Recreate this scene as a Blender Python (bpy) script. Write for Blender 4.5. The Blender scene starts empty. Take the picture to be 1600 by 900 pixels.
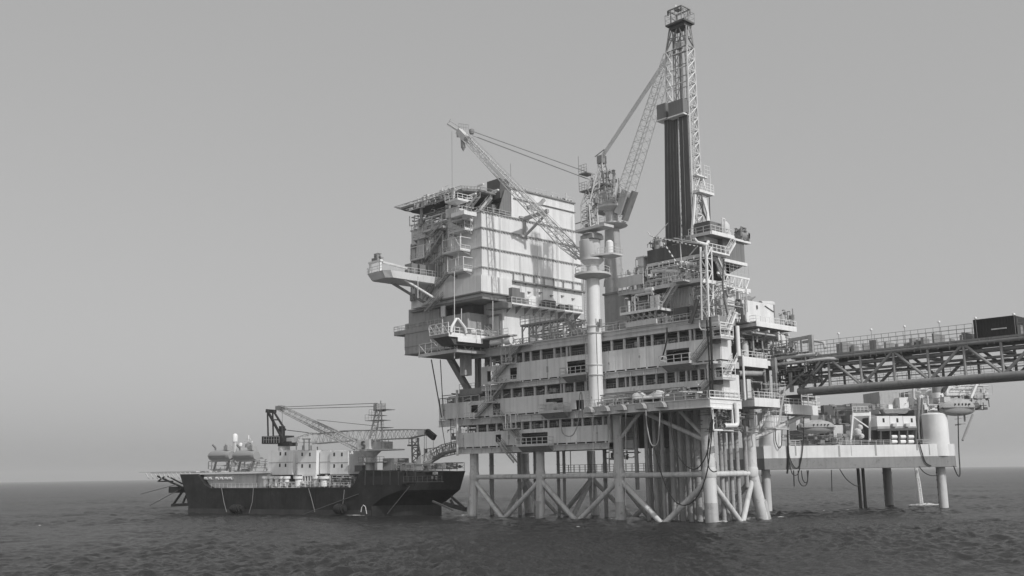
import bpy, math, random
from mathutils import Vector, Matrix
V = Vector
R = math.radians
sc = bpy.context.scene
col = sc.collection
rnd = random.Random(11)

# ------------------------------------------------------------------ camera, sky, sun, exposure
# World axes: X runs along the platform's long face (towards the bridge), Y recedes into the
# platform, Z is up, the sea is z = 0.  The corner of the decks stands at x = 0, y = 0.
TH, PITCH, ROLL = R(43.6), math.atan(289.5 / 1600), R(0.9)
CAM = V((103.8, -148.83, 9.0))
_r = V((math.sin(TH), math.cos(TH), 0)); _h = V((-math.cos(TH), math.sin(TH), 0)); _z = V((0, 0, 1))
_f = _h * math.cos(PITCH) + _z * math.sin(PITCH)
_u = -_h * math.sin(PITCH) + _z * math.cos(PITCH)
CR = _r * math.cos(ROLL) - _u * math.sin(ROLL)
CU = _r * math.sin(ROLL) + _u * math.cos(ROLL)
cd = bpy.data.cameras.new('camera'); cam = bpy.data.objects.new('camera', cd); col.objects.link(cam)
cam.matrix_world = Matrix(((CR.x, CU.x, -_f.x, CAM.x), (CR.y, CU.y, -_f.y, CAM.y), (CR.z, CU.z, -_f.z, CAM.z), (0, 0, 0, 1)))
cd.sensor_width = 36; cd.lens = 36.0; cd.clip_start = 1; cd.clip_end = 40000
sc.camera = cam

SUN_EL, SUN_AZ = R(40), R(95)          # azimuth measured clockwise from +Y
w = bpy.data.worlds.new('World'); sc.world = w; w.use_nodes = True
nt = w.node_tree; nt.nodes.clear()
sky = nt.nodes.new('ShaderNodeTexSky'); sky.sky_type = 'NISHITA'; sky.sun_disc = False
sky.sun_elevation = SUN_EL; sky.sun_rotation = SUN_AZ
sky.air_density = 0.7; sky.dust_density = 4.0; sky.ozone_density = 1.0
bw = nt.nodes.new('ShaderNodeRGBToBW'); gm = nt.nodes.new('ShaderNodeMath'); gm.operation = 'POWER'; gm.inputs[1].default_value = 0.6
mu = nt.nodes.new('ShaderNodeMath'); mu.operation = 'MULTIPLY_ADD'; mu.inputs[1].default_value = 1.42; mu.inputs[2].default_value = 2.32
bg = nt.nodes.new('ShaderNodeBackground'); bg.inputs[1].default_value = 0.1
ou = nt.nodes.new('ShaderNodeOutputWorld')
nt.links.new(sky.outputs[0], bw.inputs[0]); nt.links.new(bw.outputs[0], gm.inputs[0]); nt.links.new(gm.outputs[0], mu.inputs[0])
nt.links.new(mu.outputs[0], bg.inputs[0]); nt.links.new(bg.outputs[0], ou.inputs[0])

sl = bpy.data.lights.new('sun', 'SUN'); sl.energy = 2.4; sl.angle = R(0.6); sl.color = (1.0, 0.995, 0.985)
so = bpy.data.objects.new('sun', sl); col.objects.link(so)
sd = V((math.sin(SUN_AZ) * math.cos(SUN_EL), math.cos(SUN_AZ) * math.cos(SUN_EL), math.sin(SUN_EL)))
so.rotation_euler = sd.to_track_quat('Z', 'Y').to_euler(); so.location = (200, 0, 200)
sc.view_settings.view_transform = 'Standard'; sc.view_settings.look = 'None'
sc.view_settings.exposure = 0.0; sc.view_settings.gamma = 1.0
sc.render.engine = 'CYCLES'
sc.cycles.use_denoising = True
sc.cycles.max_bounces = 5; sc.cycles.diffuse_bounces = 3; sc.cycles.glossy_bounces = 2
sc.cycles.volume_bounces = 1; sc.cycles.transparent_max_bounces = 8
sc.cycles.pixel_filter_type = 'BLACKMAN_HARRIS'; sc.cycles.filter_width = 1.5

# ------------------------------------------------------------------ reading points off the photograph (1600 x 900)
def ray(px, py): return CR * (px - 800) + CU * (450 - py) + _f * 1600
def FY(px, py, Y=0.0):
    d = ray(px, py); return CAM + d * ((Y - CAM.y) / d.y)
def FX(px, py, X=0.0):
    d = ray(px, py); return CAM + d * ((X - CAM.x) / d.x)
def FZ(px, py, Z=0.0):
    d = ray(px, py); return CAM + d * ((Z - CAM.z) / d.z)
def xa(px, py, Y=0.0): return FY(px, py, Y).x

# ------------------------------------------------------------------ materials (the photograph is black and white: all paints are greys)
MATS = {}
def mat(name, v, rough=0.6, var=0.10, streak=0.0, spec=0.35, rib=0.0, scale=0.25, rust=0.0, metal=0.0):
    if name in MATS: return MATS[name]
    m = bpy.data.materials.new(name); m.use_nodes = True; t = m.node_tree; n = t.nodes; L = t.links.new
    b = n['Principled BSDF']; b.inputs['Roughness'].default_value = rough
    b.inputs['Specular IOR Level'].default_value = spec; b.inputs['Metallic'].default_value = metal
    tc = n.new('ShaderNodeTexCoord')
    nz = n.new('ShaderNodeTexNoise'); nz.inputs['Scale'].default_value = scale; nz.inputs['Detail'].default_value = 7; nz.inputs['Roughness'].default_value = 0.62
    L(tc.outputs['Object'], nz.inputs['Vector'])
    mr = n.new('ShaderNodeMapRange'); mr.inputs[1].default_value = 0.3; mr.inputs[2].default_value = 0.7
    mr.inputs[3].default_value = v * (1 - var); mr.inputs[4].default_value = v * (1 + var)
    L(nz.outputs['Fac'], mr.inputs[0]); out = mr.outputs[0]
    if streak > 0:
        mp = n.new('ShaderNodeMapping'); mp.inputs['Scale'].default_value = (1.3, 1.3, 0.06); L(tc.outputs['Object'], mp.inputs['Vector'])
        n2 = n.new('ShaderNodeTexNoise'); n2.inputs['Scale'].default_value = 1.0; n2.inputs['Detail'].default_value = 5; L(mp.outputs[0], n2.inputs['Vector'])
        r2 = n.new('ShaderNodeMapRange'); r2.inputs[1].default_value = 0.48; r2.inputs[2].default_value = 0.78; r2.inputs[3].default_value = 1.0; r2.inputs[4].default_value = 1 - streak
        L(n2.outputs['Fac'], r2.inputs[0]); mm = n.new('ShaderNodeMath'); mm.operation = 'MULTIPLY'; L(out, mm.inputs[0]); L(r2.outputs[0], mm.inputs[1]); out = mm.outputs[0]
    if rust:
        n3 = n.new('ShaderNodeTexNoise'); n3.inputs['Scale'].default_value = 0.9; n3.inputs['Detail'].default_value = 9; n3.inputs['Roughness'].default_value = 0.7
        L(tc.outputs['Object'], n3.inputs['Vector'])
        r3 = n.new('ShaderNodeMapRange'); r3.inputs[1].default_value = 0.56; r3.inputs[2].default_value = 0.66; r3.inputs[3].default_value = 1.0; r3.inputs[4].default_value = 1 - rust
        L(n3.outputs['Fac'], r3.inputs[0]); m3 = n.new('ShaderNodeMath'); m3.operation = 'MULTIPLY'; L(out, m3.inputs[0]); L(r3.outputs[0], m3.inputs[1]); out = m3.outputs[0]
    if rib > 0:                       # profiled cladding: narrow vertical ribs, plus the odd darker sheet
        sp = n.new('ShaderNodeSeparateXYZ'); L(tc.outputs['Object'], sp.inputs[0])
        ad = n.new('ShaderNodeMath'); ad.operation = 'ADD'; L(sp.outputs[0], ad.inputs[0]); L(sp.outputs[1], ad.inputs[1])
        dv = n.new('ShaderNodeMath'); dv.operation = 'DIVIDE'; dv.inputs[1].default_value = rib; L(ad.outputs[0], dv.inputs[0])
        fr = n.new('ShaderNodeMath'); fr.operation = 'PINGPONG'; fr.inputs[1].default_value = 0.5; L(dv.outputs[0], fr.inputs[0])
        st = n.new('ShaderNodeMapRange'); st.inputs[1].default_value = 0.0; st.inputs[2].default_value = 0.16; L(fr.outputs[0], st.inputs[0])
        bp = n.new('ShaderNodeBump'); bp.inputs['Strength'].default_value = 0.9; bp.inputs['Distance'].default_value = 0.035; L(st.outputs[0], bp.inputs['Height']); L(bp.outputs[0], b.inputs['Normal'])
        fl = n.new('ShaderNodeMath'); fl.operation = 'FLOOR'; L(dv.outputs[0], fl.inputs[0])
        wn = n.new('ShaderNodeTexWhiteNoise'); wn.noise_dimensions = '1D'; L(fl.outputs[0], wn.inputs['W'])
        r4 = n.new('ShaderNodeMapRange'); r4.inputs[3].default_value = 0.91; r4.inputs[4].default_value = 1.05; L(wn.outputs['Value'], r4.inputs[0])
        m4 = n.new('ShaderNodeMath'); m4.operation = 'MULTIPLY'; L(out, m4.inputs[0]); L(r4.outputs[0], m4.inputs[1]); out = m4.outputs[0]
    L(out, b.inputs['Base Color'])
    MATS[name] = m; return m
WHITE = mat('white_paint', 0.80, streak=0.15)
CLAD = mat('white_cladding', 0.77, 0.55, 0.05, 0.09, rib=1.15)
PANEL = mat('pale_panel', 0.78, 0.6, 0.08, 0.22, rib=1.9)
LIGHT = mat('light_grey_paint', 0.60, streak=0.2, rust=0.15)
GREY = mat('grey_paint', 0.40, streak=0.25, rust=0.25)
MID = mat('mid_grey_steel', 0.27, streak=0.2, rust=0.3)
STEEL = mat('steel_grey', 0.33, streak=0.1, rust=0.25)
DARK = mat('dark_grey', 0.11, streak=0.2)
WIND = mat('dark_windwall', 0.10, 0.5, 0.12, 0.35, rib=0.8)
BOX = mat('slate_grey', 0.20, 0.55, 0.06, 0.12, rib=0.7)
BLACK = mat('black_paint', 0.028, 0.5, 0.3)
INNER = mat('shadowed_steel', 0.10, var=0.3)  # interior shade put into the colour, darker than the other steels
HULL = mat('black_hull', 0.022, 0.55, 0.6, 0.45, scale=0.3, rust=-0.6)
HULLRED = mat('worn_boot_top', 0.060, 0.7, 0.4, 0.3, scale=0.2)
RUBBER = mat('black_rubber', 0.03, 0.6, 0.1)
ORANGE = mat('lifeboat_paint', 0.34, 0.35, 0.05)
BRIGHT = mat('bright_white', 0.82, 0.45, 0.04)
GLASS = mat('dark_glass', 0.03, 0.1, 0.05, spec=0.5)
LEG = mat('jacket_paint', 0.64, 0.6, 0.12, 0.35, rust=0.28)
LEGLO = mat('splash_zone', 0.46, 0.5, 0.2, 0.45, rust=0.5)
COND = mat('conductor_steel', 0.38, 0.6, 0.15, 0.25, rust=0.4, scale=0.6)

# ------------------------------------------------------------------ mesh building
ORG = {}
class MB:
    def __init__(s, M=None): s.v = []; s.f = []; s.sm = []; s.M = M
    def add(s, vs, fs, smooth=False):
        k = len(s.v); s.v += [V(p) for p in vs]
        for f in fs: s.f.append(tuple(i + k for i in f)); s.sm.append(smooth)
        return s
    def box(s, a, b):
        x0, x1 = sorted((a[0], b[0])); y0, y1 = sorted((a[1], b[1])); z0, z1 = sorted((a[2], b[2]))
        return s.add([(x0, y0, z0), (x1, y0, z0), (x1, y1, z0), (x0, y1, z0), (x0, y0, z1), (x1, y0, z1), (x1, y1, z1), (x0, y1, z1)],
                     [(0, 3, 2, 1), (4, 5, 6, 7), (0, 1, 5, 4), (1, 2, 6, 5), (2, 3, 7, 6), (3, 0, 4, 7)])
    def bar(s, p, q, w, h=None):
        p = V(p); q = V(q); d = q - p
        if d.length < 1e-6: return s
        h = h or w; d.normalize(); up = V((0, 0, 1)) if abs(d.z) < 0.95 else V((1, 0, 0))
        a = d.cross(up).normalized() * w / 2; b = a.cross(d).normalized() * h / 2
        vs = [p - a - b, p + a - b, p + a + b, p - a + b, q - a - b, q + a - b, q + a + b, q - a + b]
        return s.add(vs, [(0, 1, 2, 3), (7, 6, 5, 4), (0, 4, 5, 1), (1, 5, 6, 2), (2, 6, 7, 3), (3, 7, 4, 0)])
    def tube(s, p, q, r, r2=None, n=8, cap=True):
        p = V(p); q = V(q); d = q - p; r2 = r if r2 is None else r2
        if d.length < 1e-6: return s
        d.normalize(); up = V((0, 0, 1)) if abs(d.z) < 0.95 else V((1, 0, 0))
        a = d.cross(up).normalized(); b = d.cross(a).normalized(); k = len(s.v)
        for c, rr in ((p, r), (q, r2)):
            for i in range(n):
                t = 2 * math.pi * i / n; s.v.append(c + (a * math.cos(t) + b * math.sin(t)) * rr)
        for i in range(n):
            j = (i + 1) % n; s.f.append((k + i, k + j, k + n + j, k + n + i)); s.sm.append(True)
        if cap:
            s.f.append(tuple(k + n - 1 - i for i in range(n))); s.sm.append(False)
            s.f.append(tuple(k + n + i for i in range(n))); s.sm.append(False)
        return s
    def path(s, pts, r, n=6):
        pts = [V(p) for p in pts]; k = len(s.v); a = None
        for i, p in enumerate(pts):
            d = (pts[min(i + 1, len(pts) - 1)] - pts[max(i - 1, 0)]).normalized()
            if a is None:
                up = V((0, 0, 1)) if abs(d.z) < 0.9 else V((1, 0, 0)); a = d.cross(up).normalized()
            else:
                a = (a - d * a.dot(d)).normalized()
            b = d.cross(a)
            for j in range(n):
                t = 2 * math.pi * j / n; s.v.append(p + (a * math.cos(t) + b * math.sin(t)) * r)
        for i in range(len(pts) - 1):
            for j in range(n):
                q = (j + 1) % n; s.f.append((k + i * n + j, k + i * n + q, k + (i + 1) * n + q, k + (i + 1) * n + j)); s.sm.append(True)
        return s
    def lathe(s, c, prof, n=24):
        c = V(c); k = len(s.v)
        for r, z in prof:
            for i in range(n):
                t = 2 * math.pi * i / n; s.v.append(c + V((r * math.cos(t), r * math.sin(t), z)))
        for m in range(len(prof) - 1):
            sharp = abs(prof[m][0] - prof[m + 1][0]) > 3 * abs(prof[m][1] - prof[m + 1][1])
            for i in range(n):
                j = (i + 1) % n; s.f.append((k + m * n + i, k + m * n + j, k + (m + 1) * n + j, k + (m + 1) * n + i)); s.sm.append(not sharp)
        s.f.append(tuple(k + n - 1 - i for i in range(n))); s.sm.append(False)
        m = len(prof) - 1; s.f.append(tuple(k + m * n + i for i in range(n))); s.sm.append(False)
        return s
    def cyl(s, c, r, z0, z1, n=20, r2=None):
        return s.tube((c[0], c[1], z0), (c[0], c[1], z1), r, r2, n)
    def ext(s, pts, vec):
        pts = [V(p) for p in pts]; vec = V(vec); n = len(pts)
        return s.add(pts + [p + vec for p in pts], [tuple(range(n - 1, -1, -1)), tuple(range(n, 2 * n))] + [(i, (i + 1) % n, n + (i + 1) % n, n + i) for i in range(n)])
    def rail(s, pts, h=1.1, sp=1.6, t=0.06, mids=(0.55,), kick=0.0):
        pts = [V(p) for p in pts]; up = V((0, 0, 1))
        for p, q in zip(pts[:-1], pts[1:]):
            d = q - p; n = max(1, round(d.length / sp))
            for i in range(n + 1):
                if i == 0 and p is not pts[0]: continue
                c = p + d * i / n; s.bar(c, c + up * h, t)
            s.bar(p + up * h, q + up * h, t * 1.1)
            for m in mids: s.bar(p + up * m, q + up * m, t * 0.8)
            if kick: s.bar(p + up * kick / 2, q + up * kick / 2, 0.03, kick)
        return s
    def zig(s, a0, a1, b0, b1, n, r, cross=False, post=True, k=4):
        a0, a1, b0, b1 = V(a0), V(a1), V(b0), V(b1)
        for i in range(n):
            p0 = a0.lerp(a1, i / n); p1 = a0.lerp(a1, (i + 1) / n); q0 = b0.lerp(b1, i / n); q1 = b0.lerp(b1, (i + 1) / n)
            if cross: s.tube(p0, q1, r, n=k, cap=False); s.tube(q0, p1, r, n=k, cap=False)
            elif i % 2: s.tube(p0, q1, r, n=k, cap=False)
            else: s.tube(q0, p1, r, n=k, cap=False)
            if post and i: s.tube(p0, q0, r, n=k, cap=False)
        return s
    def each(s, name, m, parent):
        """build every separate piece (touching shapes count as one) as a part of its own"""
        n = len(s.v); up = list(range(n))
        def fd(i):
            while up[i] != i: up[i] = up[up[i]]; i = up[i]
            return i
        for f in s.f:
            for i in f[1:]: up[fd(i)] = fd(f[0])
        bb = {}
        for i, p in enumerate(s.v):
            b = bb.setdefault(fd(i), [p.copy(), p.copy()])
            for k in range(3): b[0][k] = min(b[0][k], p[k]); b[1][k] = max(b[1][k], p[k])
        ks = list(bb); e = 0.03
        for i, a in enumerate(ks):
            for b in ks[:i]:
                A, Q = bb[a], bb[b]
                if all(A[0][k] - e <= Q[1][k] and Q[0][k] - e <= A[1][k] for k in range(3)): up[fd(a)] = fd(b)
        out = {}
        for f, sm in zip(s.f, s.sm):
            r = fd(f[0]); w_ = out.setdefault(r, (MB(s.M), {}))
            for i in f:
                if i not in w_[1]: w_[1][i] = len(w_[0].v); w_[0].v.append(s.v[i])
            w_[0].f.append(tuple(w_[1][i] for i in f)); w_[0].sm.append(sm)
        for w_, _ in out.values(): w_.build(name, m, parent)
    def build(s, name, m, parent=None, label=None, cat=None, group=None, kind=None, at=None):
        vs = [s.M @ p for p in s.v] if s.M else s.v
        if parent is not None: org = ORG[parent.name]
        elif at is not None: org = V(at)
        else:
            org = sum(vs, V((0, 0, 0))) / max(1, len(vs)); org.z = min(p.z for p in vs)
        me = bpy.data.meshes.new(name); me.from_pydata([tuple(p - org) for p in vs], [], s.f); me.update()
        me.polygons.foreach_set('use_smooth', s.sm)
        me.set_sharp_from_angle(angle=R(38))
        me.materials.append(m)
        o = bpy.data.objects.new(name, me); col.objects.link(o); ORG[o.name] = org
        if parent is not None: o.parent = parent
        else: o.location = org
        if label: o['label'] = label
        if cat: o['category'] = cat
        if group: o['group'] = group
        if kind: o['kind'] = kind
        return o
def T(name, label, cat, at, group=None):
    o = bpy.data.objects.new(name, None); col.objects.link(o); o.location = V(at); o.empty_display_size = 0.5
    o['label'] = label; o['category'] = cat; ORG[o.name] = V(at)
    if group: o['group'] = group
    return o
def clone(t, at, label, group=None):
    c = t.copy(); col.objects.link(c); c.location = V(at); ORG[c.name] = V(at); c['label'] = label
    if group: c['group'] = group
    for ch in list(t.children):
        d = ch.copy(); col.objects.link(d); d.parent = c
        for g in list(ch.children):
            e = g.copy(); col.objects.link(e); e.parent = d
    return c
def B(a, b): return MB().box(a, b)
def stair(t, p, q, wv, m=None, rise=0.24, rail=True):
    """one flight from p up to q; wv is the vector across its width"""
    m = m or STEEL; p = V(p); q = V(q); wv = V(wv)
    for o in (V((0, 0, 0)), wv): MB().bar(p + o, q + o, 0.09, 0.34).build('stringer', m, t)
    tr = MB(); n = max(3, int((q.z - p.z) / rise))
    for i in range(1, n):
        c = p.lerp(q, i / n); tr.bar(c, c + wv, 0.26, 0.05)
    tr.build('treads', m, t)
    if rail:
        r = MB(); up = V((0, 0, 1))
        for o in (V((0, 0, 0)), wv):
            a, b = p + o, q + o; k = max(2, int((q - p).length / 1.6))
            for i in range(k + 1):
                c = a.lerp(b, i / k); r.bar(c, c + up * 1.0, 0.055)
            r.bar(a + up, b + up, 0.065); r.bar(a + up * 0.5, b + up * 0.5, 0.05)
        r.build('handrail', m, t)
def clutter(mb, a, b, n, seed, rmax=0.22, boxes=0.25):
    """pipe runs, valves and small cabinets packed inside the block a..b"""
    g = random.Random(seed); lo = V((min(a[0], b[0]), min(a[1], b[1]), min(a[2], b[2]))); hi = V((max(a[0], b[0]), max(a[1], b[1]), max(a[2], b[2])))
    u = lambda i: g.uniform(lo[i], hi[i])
    for _ in range(n):
        k = g.random(); p = V((u(0), u(1), u(2))); r = g.uniform(0.05, rmax)
        if k < boxes:
            s = V((g.uniform(0.3, 1.0), g.uniform(0.3, 0.8), g.uniform(0.4, 1.4))); p.z = lo.z if g.random() < 0.6 else p.z
            mb.box(p, V((min(p.x + s.x, hi.x), min(p.y + s.y, hi.y), min(p.z + s.z, hi.z))))
        else:
            ax = g.choice((0, 0, 1, 2, 2)); q = p.copy(); L = (hi[ax] - lo[ax]); q[ax] = min(hi[ax], max(lo[ax], p[ax] + g.choice((-1, 1)) * g.uniform(0.25, 0.8) * L))
            pts = [p, q]; ax2 = g.choice([i for i in (0, 1, 2) if i != ax]); e = q.copy(); e[ax2] = u(ax2); pts.append(e)
            mb.path([p, q], r, 6); mb.path([q, e], r, 6)
            if g.random() < 0.4: mb.tube(p.lerp(q, 0.5) - (q - p).normalized() * 0.2, p.lerp(q, 0.5) + (q - p).normalized() * 0.2, r * 1.9, n=8)
    return mb
def hang(p, q, sag, n=14):
    p = V(p); q = V(q); return [p.lerp(q, i / n) - V((0, 0, sag * 4 * (i / n) * (1 - i / n))) for i in range(n + 1)]
# ------------------------------------------------------------------ sea
def make_sea():
    import numpy as np
    g = np.random.default_rng(3)
    r1 = 12.0 * (62 / 12.0) ** np.linspace(0, 1, 40)[:-1]
    r2 = 62.0 * (1100 / 62.0) ** np.linspace(0, 1, 1000)
    r3 = 1100.0 * (12000 / 1100.0) ** np.linspace(0, 1, 90)[1:]
    rr = np.concatenate([r1, r2, r3]); NR = len(rr)
    mid = math.atan2(_h.y, _h.x)
    fine = np.linspace(-R(34), R(34), 1000); coarse = np.linspace(R(34), 2 * math.pi - R(34), 260)[1:-1]
    an = mid + np.concatenate([fine, coarse]); NA = len(an)
    rg, ag = np.meshgrid(rr, an, indexing='ij')
    x = CAM.x + rg * np.cos(ag); y = CAM.y + rg * np.sin(ag); z = np.zeros_like(x)
    dr = np.gradient(rr)[:, None]
    wind = R(200)
    for i in range(80):
        lam = 0.6 * (9.0 / 0.6) ** (i / 79); th = wind + g.normal(0, 0.7); k = 2 * math.pi / lam
        amp = 0.0115 * lam ** 0.68 * g.uniform(0.4, 1.0)
        sp = np.maximum(dr, rg * 0.0012); fade = np.clip(lam / (2.0 * sp) - 1, 0, 1)
        ph = k * (x * math.cos(th) + y * math.sin(th)) + g.uniform(0, 6.28)
        sn = np.sin(ph); z += fade * amp * (sn - 0.5 * np.cos(2 * ph) * (lam < 5))
    gust = np.zeros_like(x)
    for i in range(9):
        lam = 35 * 6 ** g.random(); th = g.uniform(0, 6.28); gust += np.sin(2 * math.pi / lam * (x * math.cos(th) + y * math.sin(th)) + g.uniform(0, 6.28))
    z *= np.clip(1 + 0.16 * gust, 0.45, 1.6)
    vs = np.stack([x, y, z], -1).reshape(-1, 3)
    i, j = np.meshgrid(np.arange(NR - 1), np.arange(NA), indexing='ij'); j2 = (j + 1) % NA
    fs = np.stack([i * NA + j, (i + 1) * NA + j, (i + 1) * NA + j2, i * NA + j2], -1).reshape(-1, 4)
    me = bpy.data.meshes.new('sea'); me.vertices.add(len(vs)); me.vertices.foreach_set('co', vs.ravel())
    me.loops.add(fs.size); me.loops.foreach_set('vertex_index', fs.ravel().astype('int32'))
    me.polygons.add(len(fs)); me.polygons.foreach_set('loop_start', np.arange(0, fs.size, 4, dtype='int32'))
    me.polygons.foreach_set('use_smooth', np.ones(len(fs), bool)); me.update(); me.validate()
    o = bpy.data.objects.new('sea', me); col.objects.link(o); o['kind'] = 'structure'
    m = bpy.data.materials.new('sea_water'); m.use_nodes = True; t = m.node_tree; n = t.nodes; L = t.links.new
    n.remove(n['Principled BSDF'])
    tc = n.new('ShaderNodeTexCoord'); prev = None
    for scl, dist, st in ((1.1, 0.35, 0.6), (4.0, 0.10, 0.7)):
        mp = n.new('ShaderNodeMapping'); mp.inputs['Rotation'].default_value = (0, 0, R(20)); mp.inputs['Scale'].default_value = (scl, scl * 0.6, 1); L(tc.outputs['Object'], mp.inputs['Vector'])
        nz = n.new('ShaderNodeTexNoise'); nz.inputs['Scale'].default_value = 1; nz.inputs['Detail'].default_value = 4; nz.inputs['Roughness'].default_value = 0.55; L(mp.outputs[0], nz.inputs['Vector'])
        bp = n.new('ShaderNodeBump'); bp.inputs['Strength'].default_value = st; bp.inputs['Distance'].default_value = dist; L(nz.outputs['Fac'], bp.inputs['Height'])
        if prev: L(prev.outputs[0], bp.inputs['Normal'])
        prev = bp
    # wind-roughened water: the mean reflectance of a choppy surface levels off well below a mirror's at grazing angles
    fr = n.new('ShaderNodeFresnel'); fr.inputs['IOR'].default_value = 1.333; L(prev.outputs[0], fr.inputs['Normal'])
    m1 = n.new('ShaderNodeMath'); m1.operation = 'MULTIPLY_ADD'; m1.inputs[1].default_value = 1.6; m1.inputs[2].default_value = 1.0; L(fr.outputs[0], m1.inputs[0])
    m2 = n.new('ShaderNodeMath'); m2.operation = 'DIVIDE'; L(fr.outputs[0], m2.inputs[0]); L(m1.outputs[0], m2.inputs[1])
    df = n.new('ShaderNodeBsdfDiffuse'); df.inputs['Color'].default_value = (0.026, 0.026, 0.026, 1)
    gl = n.new('ShaderNodeBsdfGlossy'); gl.inputs['Roughness'].default_value = 0.18; gl.inputs['Color'].default_value = (1, 1, 1, 1); L(prev.outputs[0], gl.inputs['Normal'])
    mx = n.new('ShaderNodeMixShader'); L(m2.outputs[0], mx.inputs[0]); L(df.outputs[0], mx.inputs[1]); L(gl.outputs[0], mx.inputs[2]); L(mx.outputs[0], n['Material Output'].inputs['Surface'])
    me.materials.append(m)
make_sea()

# the hazy air over the sea
hz = MB().box((CAM.x - 12600, CAM.y - 12600, -2.0), (CAM.x + 12600, CAM.y + 12600, 112.0)).build('haze', WHITE, kind='stuff')
hm = bpy.data.materials.new('sea_haze'); hm.use_nodes = True; ht = hm.node_tree; ht.nodes.clear()
pv = ht.nodes.new('ShaderNodeVolumePrincipled'); pv.inputs['Density'].default_value = 0.00017
pv.inputs['Color'].default_value = (0.97, 0.97, 0.97, 1); pv.inputs['Anisotropy'].default_value = 0.2
ho = ht.nodes.new('ShaderNodeOutputMaterial'); ht.links.new(pv.outputs[0], ho.inputs['Volume'])
hz.data.materials.clear(); hz.data.materials.append(hm)
# ------------------------------------------------------------------ jacket: legs, braces, conductors
def make_jacket():
    t = T('platform_jacket', 'pale tubular steel jacket standing in the sea and carrying the stacked decks', 'oil platform', (-30, 8, 0))
    # (x at deck, y at deck, x at sea, y at sea, deck height, radius)
    fr = [(-66.9, 1.5, -67.7, 1.3, 13.5, 0.95), (-46.5, 1.5, -46.8, 1.4, 13.5, 0.9), (-25.4, 1.5, -25.1, 1.2, 20.0, 0.95), (-4.7, 1.5, -4.6, 1.5, 20.0, 1.12)]
    bk = [(-66.9, 17.0, -67.7, 19.0, 13.5, 0.95), (-46.5, 17.0, -46.8, 18.2, 13.5, 0.9), (-25.4, 17.0, -25.1, 18.0, 20.0, 0.95), (-4.9, 14.8, -4.4, 17.6, 20.0, 1.08)]
    def kink(l): return V((l[0], l[1], 8.4)).lerp(V((l[0], l[1], 8.4)), 0)
    for l in fr + bk:
        k = V((l[0], l[1], 8.6)); m = MB()
        m.tube((l[0], l[1], l[4]), k, l[5], n=20); m.tube(k, (l[2], l[3], -1.5), l[5], l[5] * 1.02, n=20)
        m.lathe((l[0], l[1], 0), [(l[5] * 1.02, 7.7), (l[5] * 1.13, 8.0), (l[5] * 1.13, 9.1), (l[5] * 1.02, 9.5)], 20)
        o = m.build('leg', LEG, t)
        q = V((l[2], l[3], 0)); d = (k - V((l[2], l[3], -1.5))).normalized()
        s = MB(); s.tube(q - d * 1.4, q + d * 3.4, l[5] * 1.035, n=20); s.build('splash_band', LEGLO, o)
    def at(l, z):
        if z > 8.6: return V((l[0], l[1], z))
        return V((l[2], l[3], 0)).lerp(V((l[0], l[1], 8.6)), z / 8.6)
    def brace(p, q, r=0.52, m=LEG): MB().tube(p, q, r, n=14).build('brace', m, t)
    for row in (fr, bk):
        for i in range(3):
            a, b = row[i], row[i + 1]
            brace(at(a, 8.3), at(b, 8.3), 0.5)
            mid = at(a, 0).lerp(at(b, 0), 0.48); mid.z = -0.6
            brace(at(a, 7.6), mid, 0.5); brace(at(b, 7.6), mid, 0.5)
    for a, b in zip(fr, bk):
        brace(at(a, 8.3), at(b, 8.3), 0.5)
        mid = at(a, 0).lerp(at(b, 0), 0.55); mid.z = -0.6
        brace(at(a, 7.4), mid, 0.5); brace(at(b, 7.8), mid, 0.5)
    # knee braces under the wellhead deck
    L3, L4, S4 = fr[2], fr[3], bk[3]
    brace(at(L4, 14.2), FY(1060, 640, 1.5), 0.34); brace(at(L4, 14.0), V((-18.5, 1.5, 19.6)), 0.38)
    brace(at(L3, 14.6), FY(1001, 643, 1.5), 0.34); brace(at(L3, 13.8), FY(917, 645, 1.5), 0.34)
    brace(at(L4, 14.4), V((-4.7, 7.5, 20)), 0.34); brace(at(S4, 14.4), V((-4.8, 9.0, 20)), 0.34)
    brace(at(S4, 14.2), V((-9.5, 14.8, 20)), 0.36); brace(at(S4, 14.2), FX(1262, 645, -2.0), 0.42)
    brace(at(S4, 14.2), V((-4.5, 21.5, 20)), 0.4)
    # bracing further back that shows darkly between the front legs
    brace(at(bk[0], 8), V((-54, 9, 0)), 0.45); brace(at(fr[1], 8.2), at(bk[2], 8.2), 0.4)
    brace(at(fr[0], 8.2), at(bk[1], 8.2), 0.4)
make_jacket()

CONDS = [  # photo x, plane y, lower end, radius, extra words
    (994, 4.0, 5.6, 0.38), (1010, 4.0, -1, 0.36), (1023, 4.0, -1, 0.38), (1035, 4.0, -1, 0.36), (1050, 4.0, -1, 0.46), (1063, 4.4, -1, 0.46),
    (1076, 4.2, -1, 0.48), (1089, 4.4, -1, 0.50), (1100, 8.0, -1, 0.46), (1056, 8.0, -1, 0.40), (1069, 8.0, -1, 0.42), (1082, 8.0, -1, 0.42),
    (1094, 11.5, -1, 0.42), (1126, 6.2, -1, 0.40), (1132, 8.2, -1, 0.36), (1141, 9.6, -1, 0.38), (1151, 11.2, -1, 0.40), (1164, 13.0, 5.8, 0.40), (1029, 8.5, -1, 0.34), (1016, 9.0, -1, 0.34), (1044, 12.5, -1, .42), (1053, 13.5, -1, .42), (1061, 12.8, -1, .42), (1072, 13.8, -1, .42), (1085, 13.0, -1, .42), (1097, 13.6, -1, .42)]
WORDS = ['short capped', 'first full length', 'second full length', 'third full length', 'fourth full length', 'fifth full length', 'sixth full length', 'seventh full length', 'eighth, deepest set', 'ninth, half hidden',
         'tenth, half hidden', 'eleventh, half hidden', 'twelfth, farthest back']
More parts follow.
